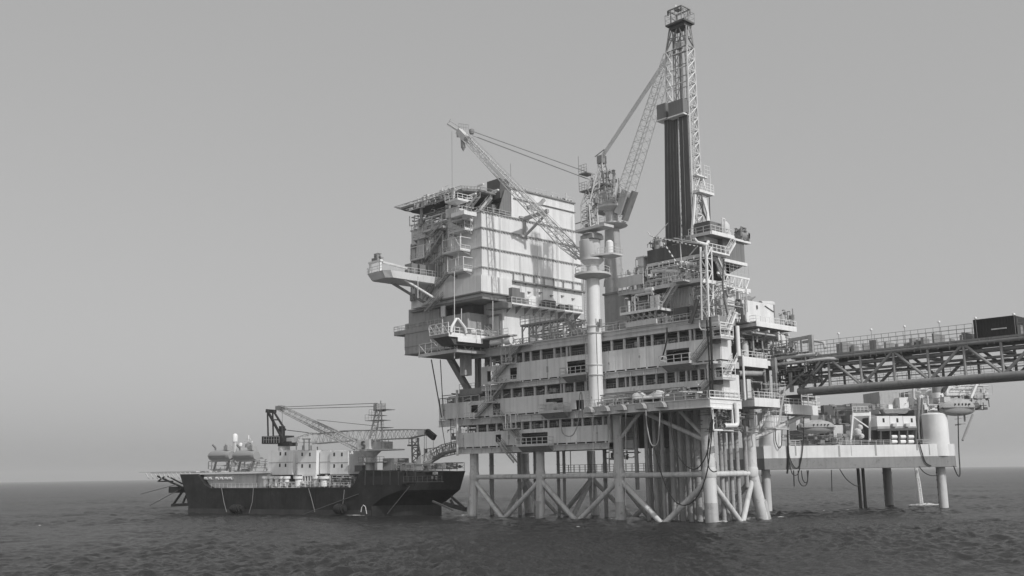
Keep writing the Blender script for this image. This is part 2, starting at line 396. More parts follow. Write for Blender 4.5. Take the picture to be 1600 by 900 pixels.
for i, (px, Y, z0, r) in enumerate(CONDS):
    p = FY(px, 700, Y); m = MB(); m.tube((p.x, Y, z0), (p.x, Y, 20.6), r, n=14)
    g = random.Random(i); z = z0 + 2
    while z < 19: m.tube((p.x, Y, z), (p.x, Y, z + 0.22), r * 1.12, n=14); z += g.uniform(1.6, 2.6)
    side = 'left of the corner leg' if px < 1108 else 'between corner and side legs'
    k = sum(1 for c in CONDS if (c[0] < 1108) == (px < 1108) and c[0] < px) + 1
    nth = ['first', 'second', 'third', 'fourth', 'fifth', 'sixth', 'seventh', 'eighth', 'ninth', 'tenth', 'eleventh', 'twelfth', 'thirteenth', 'fourteenth', 'fifteenth', 'sixteenth', 'seventeenth', 'eighteenth', 'nineteenth', 'twentieth', 'twenty-first', 'twenty-second'][k - 1]
    ex = 'short capped' if z0 > 0 else 'ribbed full-length'
    m.build('conductor_pipe', COND, label=f'{ex} well pipe, {nth} from the left {side}', cat='pipe', group='well conductors under the drilling deck')

for i, (px, Y, r) in enumerate(((768, 7.0, .5), (811, 9.0, .42), (872, 9.0, .34), (881, 9.2, .32), (945, 11.0, .4), (836, 12.0, .4))):
    p = FY(px, 720, Y); m = MB(); m.tube((p.x, Y, -1.2), (p.x, Y, 13.5), r, n=14)
    for z in (3.5, 7.2, 10.6): m.tube((p.x, Y, z), (p.x, Y, z + .25), r * 1.15, n=14)
    m.build('caisson_pipe', COND, label=f'grey caisson pipe, {["first", "second", "fourth", "fifth", "sixth", "third"][i]} from the ship end behind the front jacket legs', cat='pipe', group='caissons behind the front legs')

# gangway and riser guard beyond the front legs
t = T('catwalk', 'narrow railed catwalk slung low between the jacket legs', 'walkway', (-30, 13, 8.6))
B((-52, 12.4, 8.9), (-12, 13.9, 9.05)).build('floor', MID, t)
MB().rail([(-52, 12.4, 9.05), (-12, 12.4, 9.05)], 1.5, 1.6, 0.07, (0.5, 1.0)).build('handrail', MID, t)
MB().rail([(-52, 13.9, 9.05), (-12, 13.9, 9.05)], 1.5, 1.6, 0.07, (0.5, 1.0)).build('handrail', MID, t)
for x in (-49, -38, -28, -16): MB().tube((x, 13.2, 9), (x, 13.2, 13.6), 0.09).build('hanger', MID, t)
cl = clutter(MB(), (-36, 9, 11.4), (-27, 12, 13.3), 26, 5, 0.14); cl.build('pipework', MID, T('pipe_nest', 'dark nest of small pipes hanging under the lowest deck beside the catwalk', 'pipework', (-31, 10, 11.4)))
# ------------------------------------------------------------------ stacked decks
def inter(cut, x0, x1): return [c for c in cut if c[1] > x0 and c[0] < x1]
def panel_wall(t, x0, x1, z0, z1, cuts, y0=-0.06, y1=0.10, m=None, name='wall_panel'):
    """front wall from x0 to x1 with rectangular openings (xa, xb, za, zb)"""
    mb = MB(); xs = sorted({x0, x1, *[c[0] for c in cuts], *[c[1] for c in cuts]})
    for a, b in zip(xs[:-1], xs[1:]):
        c = [c for c in cuts if c[0] <= a + 1e-6 and c[1] >= b - 1e-6]
        if not c: mb.box((a, y0, z0), (b, y1, z1)); continue
        c = c[0]
        if c[2] > z0 + 0.02: mb.box((a, y0, z0), (b, y1, c[2]))
        if c[3] < z1 - 0.02: mb.box((a, y0, c[3]), (b, y1, z1))
    mb.build(name, m or PANEL, t)
def cut(pxa, pxb, pya, pyb):
    a = FY(pxa, (pya + pyb) / 2); b = FY(pxb, (pya + pyb) / 2); m = (pxa + pxb) / 2
    return (a.x, b.x, FY(m, pyb).z, FY(m, pya).z)
def deck_front(t, x0, x1, zb0, zb1, zp, zw, pyw, cols, cuts, seed, wall_from=None, depth=16.0, gap=0.28):
    """edge beam zb0-zb1, wall up to zp, open strip with posts up to zw"""
    bm = MB(); h = zb1 - zb0
    bm.box((x0, -0.05, zb0), (x1, 0.2, zb1)); bm.box((x0, -0.32, zb1 - 0.12), (x1, -0.05, zb1)); bm.box((x0, -0.32, zb0), (x1, -0.05, zb0 + 0.12))
    bm.box((x0, -0.14, zb0 + h * 0.52), (x1, -0.05, zb0 + h * 0.60))
    k = x0 + 2
    while k < x1: bm.box((k, -0.3, zb0 + 0.12), (k + 0.06, -0.05, zb1 - 0.12)); k += 3.1
    bm.build('edge_beam', LIGHT, t)
    m = MB(); m.box((x0 + 0.02, 0.2, zb0 + 0.25), (x1, 5.0, zb1 - 0.02)); m.box((x0 + 0.02, 5.0, zb0 + 0.25), (x1 - 6, depth, zb1 - 0.02)); m.build('floor_slab', MID, t)
    wx = x0 if wall_from is None else wall_from
    panel_wall(t, wx, x1, zb1 + gap, zp, cuts)
    ft = MB(); k = wx
    while k < x1: ft.box((k, -0.04, zb1), (k + 0.35, 0.08, zb1 + gap)); k += 2.55
    ft.build('wall_feet', PANEL, t)
    for c in cols:
        px, wd = c if isinstance(c, tuple) else (c, 0.44)
        X = FY(px, pyw(px)).x
        B((X - wd / 2, 0.0, zp), (X + wd / 2, 0.34, zw + 0.05)).build('post', LIGHT, t)
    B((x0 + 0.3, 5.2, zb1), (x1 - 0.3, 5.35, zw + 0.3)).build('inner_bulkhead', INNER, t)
    B((x0 + 0.3, 0.5, zw - 0.12), (x1 - 0.3, 0.62, zw + 0.06)).build('cable_tray', MID, t)
    MB().rail([(x0 + 0.4, 0.45, zp - 0.4), (x1 - 0.4, 0.45, zp - 0.4)], 1.3, .62, 0.05, (.45, .9)).build('guard_rail', GREY, t)
    pw = MB()
    for i in range(5):
        g = random.Random(seed + i); pw.tube((x0 + 1, g.uniform(1.2, 4.6), zw - g.uniform(0.15, 1.2)), (x1 - 1, g.uniform(1.2, 4.6), zw - g.uniform(0.15, 1.2)), g.uniform(0.07, 0.2), n=8)
    clutter(pw, (x0 + 0.5, 0.9, zp - 1.2), (x1 - 0.5, 4.8, zw), int((x1 - x0) * 1.6), seed + 50, 0.16, 0.35)
    pw.build('pipework', MID, t)
    wh = MB(); g = random.Random(seed + 9)
    for i in range(int((x1 - x0) / 7)):
        X = g.uniform(x0 + 2, x1 - 2); wh.box((X, 1.0, zp + g.uniform(0.1, 0.6)), (X + g.uniform(0.3, 0.9), 1.4, zp + g.uniform(0.9, 1.5)))
    wh.each('junction_box', LIGHT, t)
    cp_ = MB()
    for i in range(int((x1 - wx) / 9)):
        X = g.uniform(wx + 2, x1 - 2)
        if any(c[0] - .3 < X < c[1] + .3 for c in cuts): continue
        cp_.tube((X, -.13, zb1 + .1), (X, -.13, zp + g.uniform(-.6, 1.2)), .05, n=5); cp_.box((X - .2, -.2, zb1 + 1.2 + g.random()), (X + .2, -.07, zb1 + 1.9 + g.random()))
    cp_.each('conduit', GREY, t)
    lv = MB()  # pale vessels added as lit spots, the light put into white paint
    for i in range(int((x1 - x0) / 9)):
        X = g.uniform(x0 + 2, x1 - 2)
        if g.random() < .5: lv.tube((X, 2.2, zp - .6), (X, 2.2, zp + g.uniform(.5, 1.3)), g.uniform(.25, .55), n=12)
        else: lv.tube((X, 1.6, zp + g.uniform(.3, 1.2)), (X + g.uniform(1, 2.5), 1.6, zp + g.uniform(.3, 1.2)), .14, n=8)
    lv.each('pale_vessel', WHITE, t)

CORNER = 0.0
# lowest level -------------------------------------------------------------
d1 = T('deck_module', 'lowest enclosed deck of the platform, long pale panel wall above the jacket legs', 'platform deck', (-48, 0, 13.5))
x0, x1 = -70.8, -26.6
c1 = [cut(774.5, 783, 679, 691), cut(815, 856, 676, 694)]
deck_front(d1, x0, x1, 13.3, 14.5, 17.88, 19.5, lambda p: 668 - (p - 715) * 0.02, [717.5, 730.5, 745.5, 761, 775.5, 798, 815, 828.5, (849, .2), 856.5, 875, 894, 910, 926, 942], c1, 1)
B((x0, 0.1, 14.5), (x0 + 0.16, 15.9, 17.9)).build('end_wall', PANEL, d1)
B((x1 - 0.16, 0.1, 13.5), (x1, 15.9, 19.5)).build('end_wall', PANEL, d1)
# the open bay to the right of it: a pale lip beam and a shadowed recess behind
B((-26.6, 3.2, 13.4), (-23.3, 3.6, 14.9)).build('lip_beam', LIGHT, d1)
MB().rail([(-26.4, 3.4, 14.9), (-23.3, 3.4, 14.9)], 1.5, 1.0, 0.06, (0.5, 1.0)).build('handrail', MID, d1)
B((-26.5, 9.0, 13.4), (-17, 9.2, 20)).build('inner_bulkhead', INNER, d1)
# middle level ---------------------------------------------------------------
d2 = T('deck_module', 'middle enclosed deck of the platform, long pale panel wall reaching furthest towards the ship', 'platform deck', (-38, 0, 19.5))
x0, x1 = -77.1, CORNER
c2 = [cut(736, 747, 633, 645), cut(770, 782, 630.5, 648), cut(853, 880, 622.5, 642), cut(900, 912.5, 625, 640.5), cut(1008, 1039, 609, 620), cut(1072, 1096, 605, 616)]
deck_front(d2, x0, x1, 19.5, 20.95, 24.68, 26.6, lambda p: 612 - (p - 750) * 0.06,
           [(760, .3), 783.5, 799, 816.5, 835, 852.5, (876, .22), 881, 897.5, 914.5, 930, 944, 964, (977, .22), 984.5, (994, .2), 1006.5, (1025, .22), 1040, 1056, (1060, .2), 1072.5, (1079, .2), 1092, 1107, (1102, .2), 1116], c2, 2)
for pxa in (688, 701, 734, 748): pass
MB().rail([(-77, 0.1, 24.7), (-63.5, 0.1, 24.7)], 1.25, 2.6, 0.16, ()).build('handrail', LIGHT, d2)
B((-77.1, 0.1, 21.2), (-76.95, 9, 24.7)).build('end_wall', PANEL, d2)
MB().rail([(-77, 0.1, 24.7), (-77, 9, 24.7)], 1.25, 2.6, 0.12, ()).build('handrail', LIGHT, d2)
B((-0.02, 0.12, 21.25), (0.12, 5.0, 25.5)).build('end_wall', CLAD, d2)
B((-0.02, 0.2, 19.5), (0.14, 5.2, 20.95)).build('end_beam', LIGHT, d2)
clutter(MB(), (-75.5, 1, 25), (-70, 6, 27), 22, 8, 0.2).build('pipework', MID, d2)
cg = MB(); clutter(cg, (-75, -0.2, 16.6), (-71, 1.5, 19.3), 14, 18, 0.09, 0.1); cg.build('under_pipework', MID, d2)
# upper level ----------------------------------------------------------------
d3 = T('deck_module', 'upper enclosed deck of the platform, pale panel wall below the living quarters and drill floor', 'platform deck', (-30, 0, 26.6))
x0, x1 = -62.6, CORNER
c3 = [cut(761, 770, 579.5, 596), cut(797, 808, 574.5, 592), cut(886.5, 915, 563.5, 586), cut(1041, 1077.5, 545, 569)]
deck_front(d3, x0, x1, 26.6, 27.75, 31.88, 33.95, lambda p: 553 - (p - 780) * 0.135,
           [(766, .3), 784, (794, .2), 805, 817, 828.5, 844.5, 865.5, (876, .2), 885, (890, .2), 915, 932, 955, 974.5, 996.5, (1007, .22), 1018, 1040, (1059, .22), 1077.5, (1084, .2), 1099, 1113], c3, 3)
cap = MB(); cap.box((-66.2, -0.1, 33.95), (CORNER, 0.2, 35.75)); cap.box((-66.2, -0.36, 35.55), (CORNER, -0.1, 35.75)); cap.box((-66.2, -0.3, 33.95), (CORNER, -0.1, 34.1)); cap.box((-66.2, -0.2, 34.9), (CORNER, -0.1, 35.0))
cap.build('roof_beam', LIGHT, d3)
MB().rail([(-29, -.25, 35.75), (-.3, -.25, 35.75)], 1.1, 1.6, .07).build('handrail', LIGHT, d3)
clutter(MB(), (-30, .1, 35.8), (-11, 1.4, 37.6), 40, 301, .09, .4).build('roof_gear', GREY, d3)
clutter(MB(), (-30, -.2, 34.2), (-2, -.15, 37.2), 14, 302, .06, .1).build('roof_piping', LIGHT, d3)
m = MB(); m.box((-66.2, 0.2, 34.3), (CORNER, 5, 35.73)); m.box((-66.2, 5, 34.3), (-8, 30, 35.73)); m.build('roof_slab', MID, d3)
B((-0.02, 0.12, 28.0), (0.12, 3.1, 33.0)).build('end_wall', CLAD, d3)
B((-0.02, 0.2, 26.6), (0.14, 5.2, 27.75)).build('end_beam', LIGHT, d3)
for Y in (2.5, 5.5): B((-67.6, Y, 27.5), (-66.6, Y + 0.9, 35)).build('support_post', MID, d3)
MB().bar((-76, 1.6, 36.2), (-68.3, 1.6, 26.9), 1.1, 1.3).build('raking_strut', MID, d3)
B((-70.5, 0.4, 26.2), (-62.6, 6, 27.6)).build('side_slab', MID, d3)
MB().rail([(-70.5, 0.4, 27.6), (-62.6, 0.4, 27.6)], 1.1, 1.4, 0.07).build('handrail', MID, d3)
mp = MB()
for x in (-65.2, -64.2): mp.tube((x, 1.2, 27), (x, 1.2, 34.5), 0.2, n=8)
mp.build('riser_pipes', MID, d3)

# interior mass behind the open strips on the sunlit end
core = T('process_block', 'shadowed process modules deep inside the open end of the platform', 'platform deck', (-20, 10, 20))
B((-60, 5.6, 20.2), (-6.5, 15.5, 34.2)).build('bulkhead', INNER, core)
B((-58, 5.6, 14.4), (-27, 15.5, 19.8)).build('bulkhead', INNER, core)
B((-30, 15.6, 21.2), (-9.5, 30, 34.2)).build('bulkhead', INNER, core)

def balcony(name_lab, x0, x1, z, yo, seed=None, drop=0.0, load=False):
    t = T('balcony', name_lab, 'balcony', ((x0 + x1) / 2, -yo / 2, z), 'small balconies hung on the long wall')
    B((x0, -yo, z - 0.28), (x1, -0.34, z)).build('floor', LIGHT, t)
    MB().ext([(x0 + 0.2, -0.4, z - 0.28), (x0 + 0.2, -yo + 0.3, z - 0.28), (x0 + 0.2, -0.4, z - 1.3)], (x1 - x0 - 0.4, 0, 0)).build('bracket', MID, t)
    MB().rail([(x0, -0.4, z), (x0, -yo, z), (x1, -yo, z), (x1, -0.4, z)], 1.5, 1.5, 0.11, (0.75,), 0.2).build('handrail', LIGHT, t)
    if load:
        m = MB(); m.box((x0 + 1.5, -yo + 0.5, z), (x0 + 3.6, -0.7, z + 1.9)); m.tube((x0 + 3.6, -yo / 2, z + 0.9), (x0 + 5.2, -yo / 2, z + 0.9), 0.75, n=14); m.build('equipment_skid', LIGHT, t)
    return t
p = FY(875, 588, -2.2); q = FY(916, 585, -2.2)
balcony('railed balcony under a dark opening, left of the crane pedestal on the upper wall', p.x, q.x, 27.9, 2.2)
p = FY(1030, 571, -2.6); q = FY(1077, 565, -2.6)
balcony('wide railed balcony before a dark opening, right of the crane pedestal on the upper wall', p.x, q.x, 27.9, 2.6)
p = FY(841, 648, -2.4); q = FY(880, 646, -2.4)
balcony('railed balcony loaded with a pale skid and drum on the middle wall', p.x, q.x, 21.0, 2.4, load=True)
p = FY(806, 698, -2.0); q = FY(856, 697, -2.0)
balcony('lowest railed balcony, over the jacket legs on the bottom wall', p.x, q.x, 14.6, 2.0)

# pipe-handling walkway in front of the wellhead corner
wk = T('drilling_walkway', 'long railed walkway with pipes and valves projecting in front of the wellhead corner', 'walkway', (-16, -2.4, 19.4))
xl = FY(914, 640, -4.5).x
fas = MB(); fas.box((xl, -4.5, 19.5), (0.3, -4.3, 21.1)); fas.box((xl, -4.7, 20.95), (0.3, -4.5, 21.1)); fas.box((xl, -4.7, 19.5), (0.3, -4.5, 19.62)); fas.build('front_beam', LIGHT, wk)
e = MB(); e.box((0.3, -4.5, 19.5), (0.5, 4.8, 21.1)); e.box((0.5, -4.4, 20.2), (0.56, 4.4, 20.32)); e.box((0.5, -4.5, 20.98), (0.7, 4.8, 21.1)); e.build('end_beam', WHITE, wk)
B((xl, -4.3, 20.75), (0.3, -0.4, 20.98)).build('floor', MID, wk)
B((xl, -4.4, 19.55), (0.2, -0.5, 19.7)).build('soffit_plate', MID, wk)
MB().rail([(xl, -4.4, 21.1), (-0.1, -4.4, 21.1)], 1.25, 2.3, 0.08, (0.65,)).build('handrail', LIGHT, wk)
MB().rail([(0.4, -4.4, 21.1), (0.4, 4.4, 21.1)], 1.25, 1.5, 0.10, (0.65,), 0.2).build('handrail', WHITE, wk)
pw = clutter(MB(), (xl + 1, -3.8, 21), (-3, -0.8, 23.4), 90, 31, 0.15, 0.3); pw.build('pipework', MID, wk)
pw = clutter(MB(), (xl + 0.5, -4.2, 21), (-5, -1.2, 22.4), 16, 37, 0.16, 0.6); pw.build('valve_blocks', LIGHT, wk)
pw = MB()
for i in range(7): pw.tube((-16.5, -3.6 + 0.35 * i, 22.0 + 0.12 * (i % 3)), (-9.5, -3.6 + 0.35 * i, 22.0 + 0.12 * (i % 3)), 0.16, n=8)
for i in range(4): pw.tube((-6.5, -3.6 + 0.4 * i, 22.6), (-2.6, -3.6 + 0.4 * i, 22.3), 0.17, n=8)
pw.box((-15.5, -3.8, 21), (-15.2, -1, 21.9)); pw.box((-10.6, -3.8, 21), (-10.3, -1, 21.9)); pw.box((-6, -3.8, 21), (-5.7, -1, 22.4)); pw.each('stacked_pipe', BRIGHT, wk)
tp = MB(); g = random.Random(15); rows = []
for i in range(15):
    X = -17.2 + i * .62; h = .9 + .5 * math.sin(i * .9) + g.uniform(-.25, .25); w_ = 1.0 + g.uniform(-.2, .2)
    rows.append([V((X, -3.0 - w_, 22.0)), V((X, -3.0 - w_ * .8, 22.0 + h * .7)), V((X + g.uniform(-.1, .1), -3.0 - w_ * .2, 22.0 + h)), V((X, -3.0 + w_ * .5, 22.0 + h * .8)), V((X, -3.0 + w_, 22.0))])
tp.add([p for r_ in rows for p in r_], [(i * 5 + k, (i + 1) * 5 + k, (i + 1) * 5 + k + 1, i * 5 + k + 1) for i in range(14) for k in range(4)], True)
tp.build('tarpaulin', BRIGHT, label='crumpled bright tarpaulin over pipes on the drilling walkway', cat='tarpaulin')
B((-9.8, -3.9, 21.0), (-5.6, -3.2, 22.6)).build('equipment_box', MID, wk)
HOODX = [921.5, 946, 972, 1003, 1034]
SIT = ['left end of', 'second hose station on', 'third hose station on', 'fourth hose station on', 'right-hand hose station on']
for i, px in enumerate(HOODX):
    p = FY(px, 640, -4.9) if i else FY(px, 640, -4.9)
    t = T('hose_saddle', f'half-round hose saddle, {["leftmost of the row", "second from the left", "third, mid row", "fourth, with a pale hose loop", "rightmost of the row"][i]}, on the walkway edge', 'hose saddle', (p.x, -4.9, 20.2), 'hose saddles along the walkway edge')
    m = MB(); n = 10
    arc = [V((p.x - 1.1 * math.cos(math.pi * k / n), -5.7, 20.0 + 1.1 * math.sin(math.pi * k / n))) for k in range(n + 1)]
    m.ext(arc, (0, 0.95, 0)); m.build('hood', GREY, t)
    B((p.x - 0.9, -5.35, 19.9), (p.x + 0.9, -4.75, 20.1)).build('bracket', MID, t)

# open decks on the sunlit end ------------------------------------------------------------
def side_deck(lab, x0, x1, y0, y1, z, th=0.5, rails=True, m=None, name='open_deck'):
    t = T(name, lab, 'platform deck', ((x0 + x1) / 2, (y0 + y1) / 2, z - th))
    B((x0, y0, z - 0.12), (x1 - 0.12, y1, z)).build('floor', MID, t)
    e = MB(); e.box((x1 - 0.12, y0, z - th), (x1, y1, z + 0.12)); e.build('edge_beam', WHITE, t)
    e = MB(); e.box((x0, y0, z - th), (x1 - 0.12, y0 + 0.12, z + 0.12)); e.build('edge_beam', LIGHT, t)
    j = MB(); k = y0 + 1.5
    while k < y1: j.box((x0, k, z - th), (x1 - 0.13, k + 0.18, z - 0.12)); k += 2.2
    j.build('joists', LIGHT, t)
    if rails: MB().rail([(x0, y0 + 0.06, z + 0.1), (x1 - 0.06, y0 + 0.06, z + 0.1), (x1 - 0.06, y1, z + 0.1)], 1.2, 1.6, 0.08, (0.62,), 0.15).build('handrail', WHITE, t)
    return t
sd = side_deck('broad upper side deck with white edge beams under the pale cabin', -9.0, -2.7, 15.9, 30.0, 36.3, 0.75)
jb = MB()
for y in (17, 20.5, 24, 27.5): jb.tube((-8.6, y, 34.9), (-3.0, y, 34.9), 0.28, n=8)
for x in (-8, -6, -4): jb.tube((x, 16.2, 34.5), (x, 29.6, 34.5), 0.22, n=8)
jb.build('under_pipes', LIGHT, sd)
s2 = side_deck('middle side deck with a solid white kick beam beside the pipe column', -9.5, -1.5, 8.8, 17.0, 29.0, 1.5)
s2b = side_deck('middle side deck beyond the grey tank, nearest the bridge', -9.5, -4.2, 17.4, 30.5, 29.2, 0.7)
s3 = side_deck('small lower side deck with heavy white railing near the end wall', -7.0, 1.6, 7.2, 15.4, 21.3, 1.3)
s4 = side_deck('lowest deck beyond the scaffold, railed, under the bridge end', -6.0, -1.0, 21.0, 33.0, 20.8, 1.6)
B((-6.0, 21.0, 21), (-1.2, 21.15, 22.3)).build('wind_panel', GREY, s4)
# columns, tanks and dim equipment between those decks
sp = T('round_column', 'tall white round column rising past the side decks beside the stairs', 'column', (0.4, 5.9, 21))
mb = MB(); mb.tube((0.0, 5.4, 28.9), (0.0, 5.4, 34.3), 0.42, n=16); mb.build('shaft', WHITE, sp)
mb = MB(); mb.tube((0.6, 5.8, 21.1), (0.6, 5.8, 29), 0.2, n=12); mb.tube((0.1, 6.4, 21.1), (0.1, 6.4, 29), 0.14, n=12); mb.build('downpipe', WHITE, sp)
mb = MB(); p0 = V((1.0, 2.4, 20.5)); mb.path([p0, p0 - V((0, 0, 3.4)), p0 - V((-0.0, 0.15, 3.8)), p0 - V((0, 0.6, 4.0)), p0 - V((0, 4, 4.1))], 0.42, 10); mb.build('elbow_pipe', WHITE, T('drain_pipe', 'fat pale elbow pipe hanging below the end beam at the near corner', 'pipe', p0))
fr = MB()
for a, b in (((0.6, -3.4), (0.6, 1.4)),):
    for z in (15.7, 19.4): fr.bar((0.6, -4.2, z), (0.6, 1.6, z), 0.28)
    for y in (-4.2, 1.6): fr.bar((0.6, y, 15.7), (0.6, y, 19.4), 0.28)
fr.build('frame', WHITE, T('hanging_cradle', 'white rectangular pipe frame hanging under the near corner beam', 'frame', (.6, -1, 15.7)))
eq = T('process_equipment', 'dim vessels, lamps and pipes on the middle side deck', 'process equipment', (-8, 20, 29))
m = MB(); m.tube((-6.5, 17.2, 29.2), (-6.5, 17.2, 32.8), 0.75, n=16); m.lathe((-6.5, 17.2, 32.8), [(0.75, 0), (0.62, 0.3), (0.2, 0.5)], 16); m.build('vessel', LIGHT, eq)
clutter(MB(), (-9.3, 9.5, 29.2), (-5, 16.5, 34.5), 46, 61, 0.2, 0.2).build('pipework', MID, eq)
clutter(MB(), (-9.3, 18.5, 29.4), (-5.0, 30, 34.5), 60, 62, 0.24, 0.2).build('pipework', GREY, eq)
wp = MB()
for y in (24.5, 25.6, 26.3): wp.path([(-3.4, y, 29.6), (-3.4, y, 34.4), (-3.9, y + .2, 34.9), (-5, y + .6, 35)], 0.26, 8)
wp.each('white_riser', WHITE, eq)
eq2 = T('pump_skid', 'dim pumps, pipes and a grey cabinet on the lower side deck', 'process equipment', (-7, 14, 21))
clutter(MB(), (-9, 6, 21.4), (-3, 20, 27.5), 70, 63, 0.24, 0.25).build('pipework', MID, eq2)
B((-1.8, 8.2, 21.4), (-0.4, 9.4, 25)).build('cabinet', LIGHT, eq2)
m = MB(); m.tube((-2.5, 8.6, 26.2), (-2.5, 16.0, 26.6), 0.5, n=12); m.build('duct', GREY, eq2)
hp = MB()
for i in range(9): hp.path([(-5.5 + i * 0.5, 6.2 + i * 1.2, 19.8), (-5.5 + i * 0.5, 6.2 + i * 1.2, 16.4 + (i % 3))], 0.06, 5)
clutter(hp, (-5, -1, 15.6), (-0.5, 14, 19.2), 60, 64, 0.11, 0.05); hp.build('pipework', MID, T('drain_piping', 'tangle of small dark drain pipes below the near corner deck', 'pipework', (-2, 5, 15.6)))
sc_ = T('scaffold', 'tube scaffold with a slanting ladder hung beside the lower side deck', 'scaffold', (0, 17, 16.5))
m = MB()
for y in (15.6, 17.4, 19.2, 21.0):
    for x in (-2.2, -0.6): m.tube((x, y, 16.3), (x, y, 25.0), 0.05, n=5)
for k in range(9):
    z = 16.6 + k * 1.0
    for x in (-2.2, -0.6): m.tube((x, 15.3, z), (x, 21.3, z), 0.05, n=5)
    for y in (15.6, 21.0): m.tube((-2.5, y, z), (-0.3, y, z), 0.05, n=5)
m.build('tubes', LIGHT, sc_)
m = MB(); m.bar((-0.4, 17.2, 16.6), (-0.4, 20.6, 24.2), 0.12); m.bar((-0.4, 17.5, 16.6), (-0.4, 20.9, 24.2), 0.12); m.build('ladder', LIGHT, sc_)
B((-2.4, 16.6, 16.2), (-0.3, 20.9, 16.42)).build('platform', LIGHT, sc_)
# ------------------------------------------------------------------ living quarters
XL, XR, YF, YB = -82.3, -57.6, -4.0, 27.6
lq = T('living_quarters', 'tall white clad accommodation block stacked on the end of the platform over the ship', 'building', (-70, 10, 36))
SEAM = [51.0, 53.0, 57.4, 61.75, 65.4]
prev = 51.0
for a, b in zip(SEAM[:-1], SEAM[1:]):
    s = B((XL, YF, a + 0.001), (XR, YB - (0 if b < 65 else 1.6), b)).build('storey', CLAD, lq)
for z in SEAM[1:]:
    m = MB(); m.box((XL - 0.1, YF - 0.28, z - 0.13), (XR + 0.1, YF - 0.003, z + 0.16)); m.build('ledge', LIGHT, lq)
    m = MB(); m.box((XR + 0.003, YF - 0.28, z - 0.13), (XR + 0.34, YB + 0.2, z + 0.10)); m.build('ledge', GREY, lq)
    m = MB(); k = YF + 0.4
    while k < YB: m.box((XR + 0.003, k, z - 0.38), (XR + 0.2, k + 0.35, z - 0.131)); k += 0.9
    m.box((XR + 0.003, YF, z - .16), (XR + .06, YB, z - .131)); m.build('clip_strip', LIGHT, lq)
# overhanging bottom storey with gallery ledges
B((XL + 7.5, -5.1, 47.45), (XR + 0.9, 4.0, 51.0)).build('overhang_storey', CLAD, lq)
B((XL, YF, 46.6), (XR, YB, 50.99)).build('storey', CLAD, lq)
B((XL + 7.4, -5.25, 47.2), (XR + 1.05, 4.1, 47.45)).build('overhang_soffit', MID, lq)
m = MB(); m.box((XR + 0.005, 4.1, 50.75), (XR + 0.8, YB + 0.5, 51.05)); k = 5
while k < YB: m.box((XR + 0.25, k, 51.05), (XR + 0.45, k + 0.2, 52.85)); m.box((XR + 0.15, k + 0.6, 50.5), (XR + 0.5, k + 0.8, 50.75)); k += 3.2
m.build('gallery_ledge', MID, lq)
B((XL - 0.2, YF - 0.1, 46.0), (XR + 0.2, YB, 46.6)).build('base_frame', MID, lq)
dp = MB()
for y, za, zb in ((1.2, 51.2, 65), (7.3, 47, 57), (12.6, 51.2, 61.5), (19.4, 47, 65), (24.6, 51.3, 69)): dp.tube((XR + .42, y, za), (XR + .42, y, zb), .07, n=6)
dp.each('wall_fitting', LIGHT, lq)
gl = MB(); g = random.Random(4)
for i in range(6): y = 6 + i * 3.6; gl.box((XR + 0.003, y, 49.2 - (i % 2) * .3), (XR + 0.3, y + 0.9, 49.35 - (i % 2) * .3)); gl.box((XR + 0.003, y + 0.1, 48.9 - (i % 2) * .3), (XR + 0.22, y + 0.5, 49.05 - (i % 2) * .3))
gl.each('wall_light', MID, lq)
# penthouse with plant roof
B((-76, 5.1, 65.4), (XR, 25.8, 72.1)).build('penthouse', CLAD, lq)
m = MB(); m.box((-76.2, 4.9, 72.1), (XR + 0.35, 26.0, 72.4)); m.box((XR + 0.003, 5.6, 69.9), (XR + 0.3, 26.0, 70.05)); m.build('cornice', MID, lq)
MB().rail([(XR + 0.2, 5.2, 72.4), (XR + 0.2, 25.8, 72.4)], 1.1, 1.6, 0.05).build('roof_rail', LIGHT, lq)
rl = MB(); g = random.Random(8)
for i in range(16): y = 9 + i * 1.05; rl.box((XR - 0.6, y, 72.4), (XR - 0.2, y + g.uniform(.2, .6), 72.4 + g.uniform(.2, .7)))
rl.tube((XR - 0.5, 23.6, 72.4), (XR - 0.5, 23.6, 74.6), 0.12); rl.tube((XR - 1, 24.6, 72.4), (XR - 1, 24.6, 74.0), 0.15); rl.box((XR - 1.6, 22.6, 72.4), (XR - 0.2, 25.4, 73.2)); rl.each('roof_vent', LIGHT, lq)
MB().rail([(XL, YF, 65.4), (XR, YF, 65.4), (XR, 5.0, 65.4)], 1.15, 1.7, 0.07).build('terrace_rail', LIGHT, lq)
B((-66, 1.5, 65.4), (-60.2, 5.0, 68.4)).build('terrace_plant_room', BOX, lq)
m = MB(); m.box((-62.5, 2.2, 69.6), (-58.2, 5.05, 74.2)); m.build('roof_cabin', DARK, lq)
MB().ext([(-57.7, 1.2, 66), (-57.7, 4.9, 66), (-57.7, 4.9, 71.6), (-57.7, 3.2, 71.6)], (-0.2, 0, 0)).build('side_fin', BOX, lq)
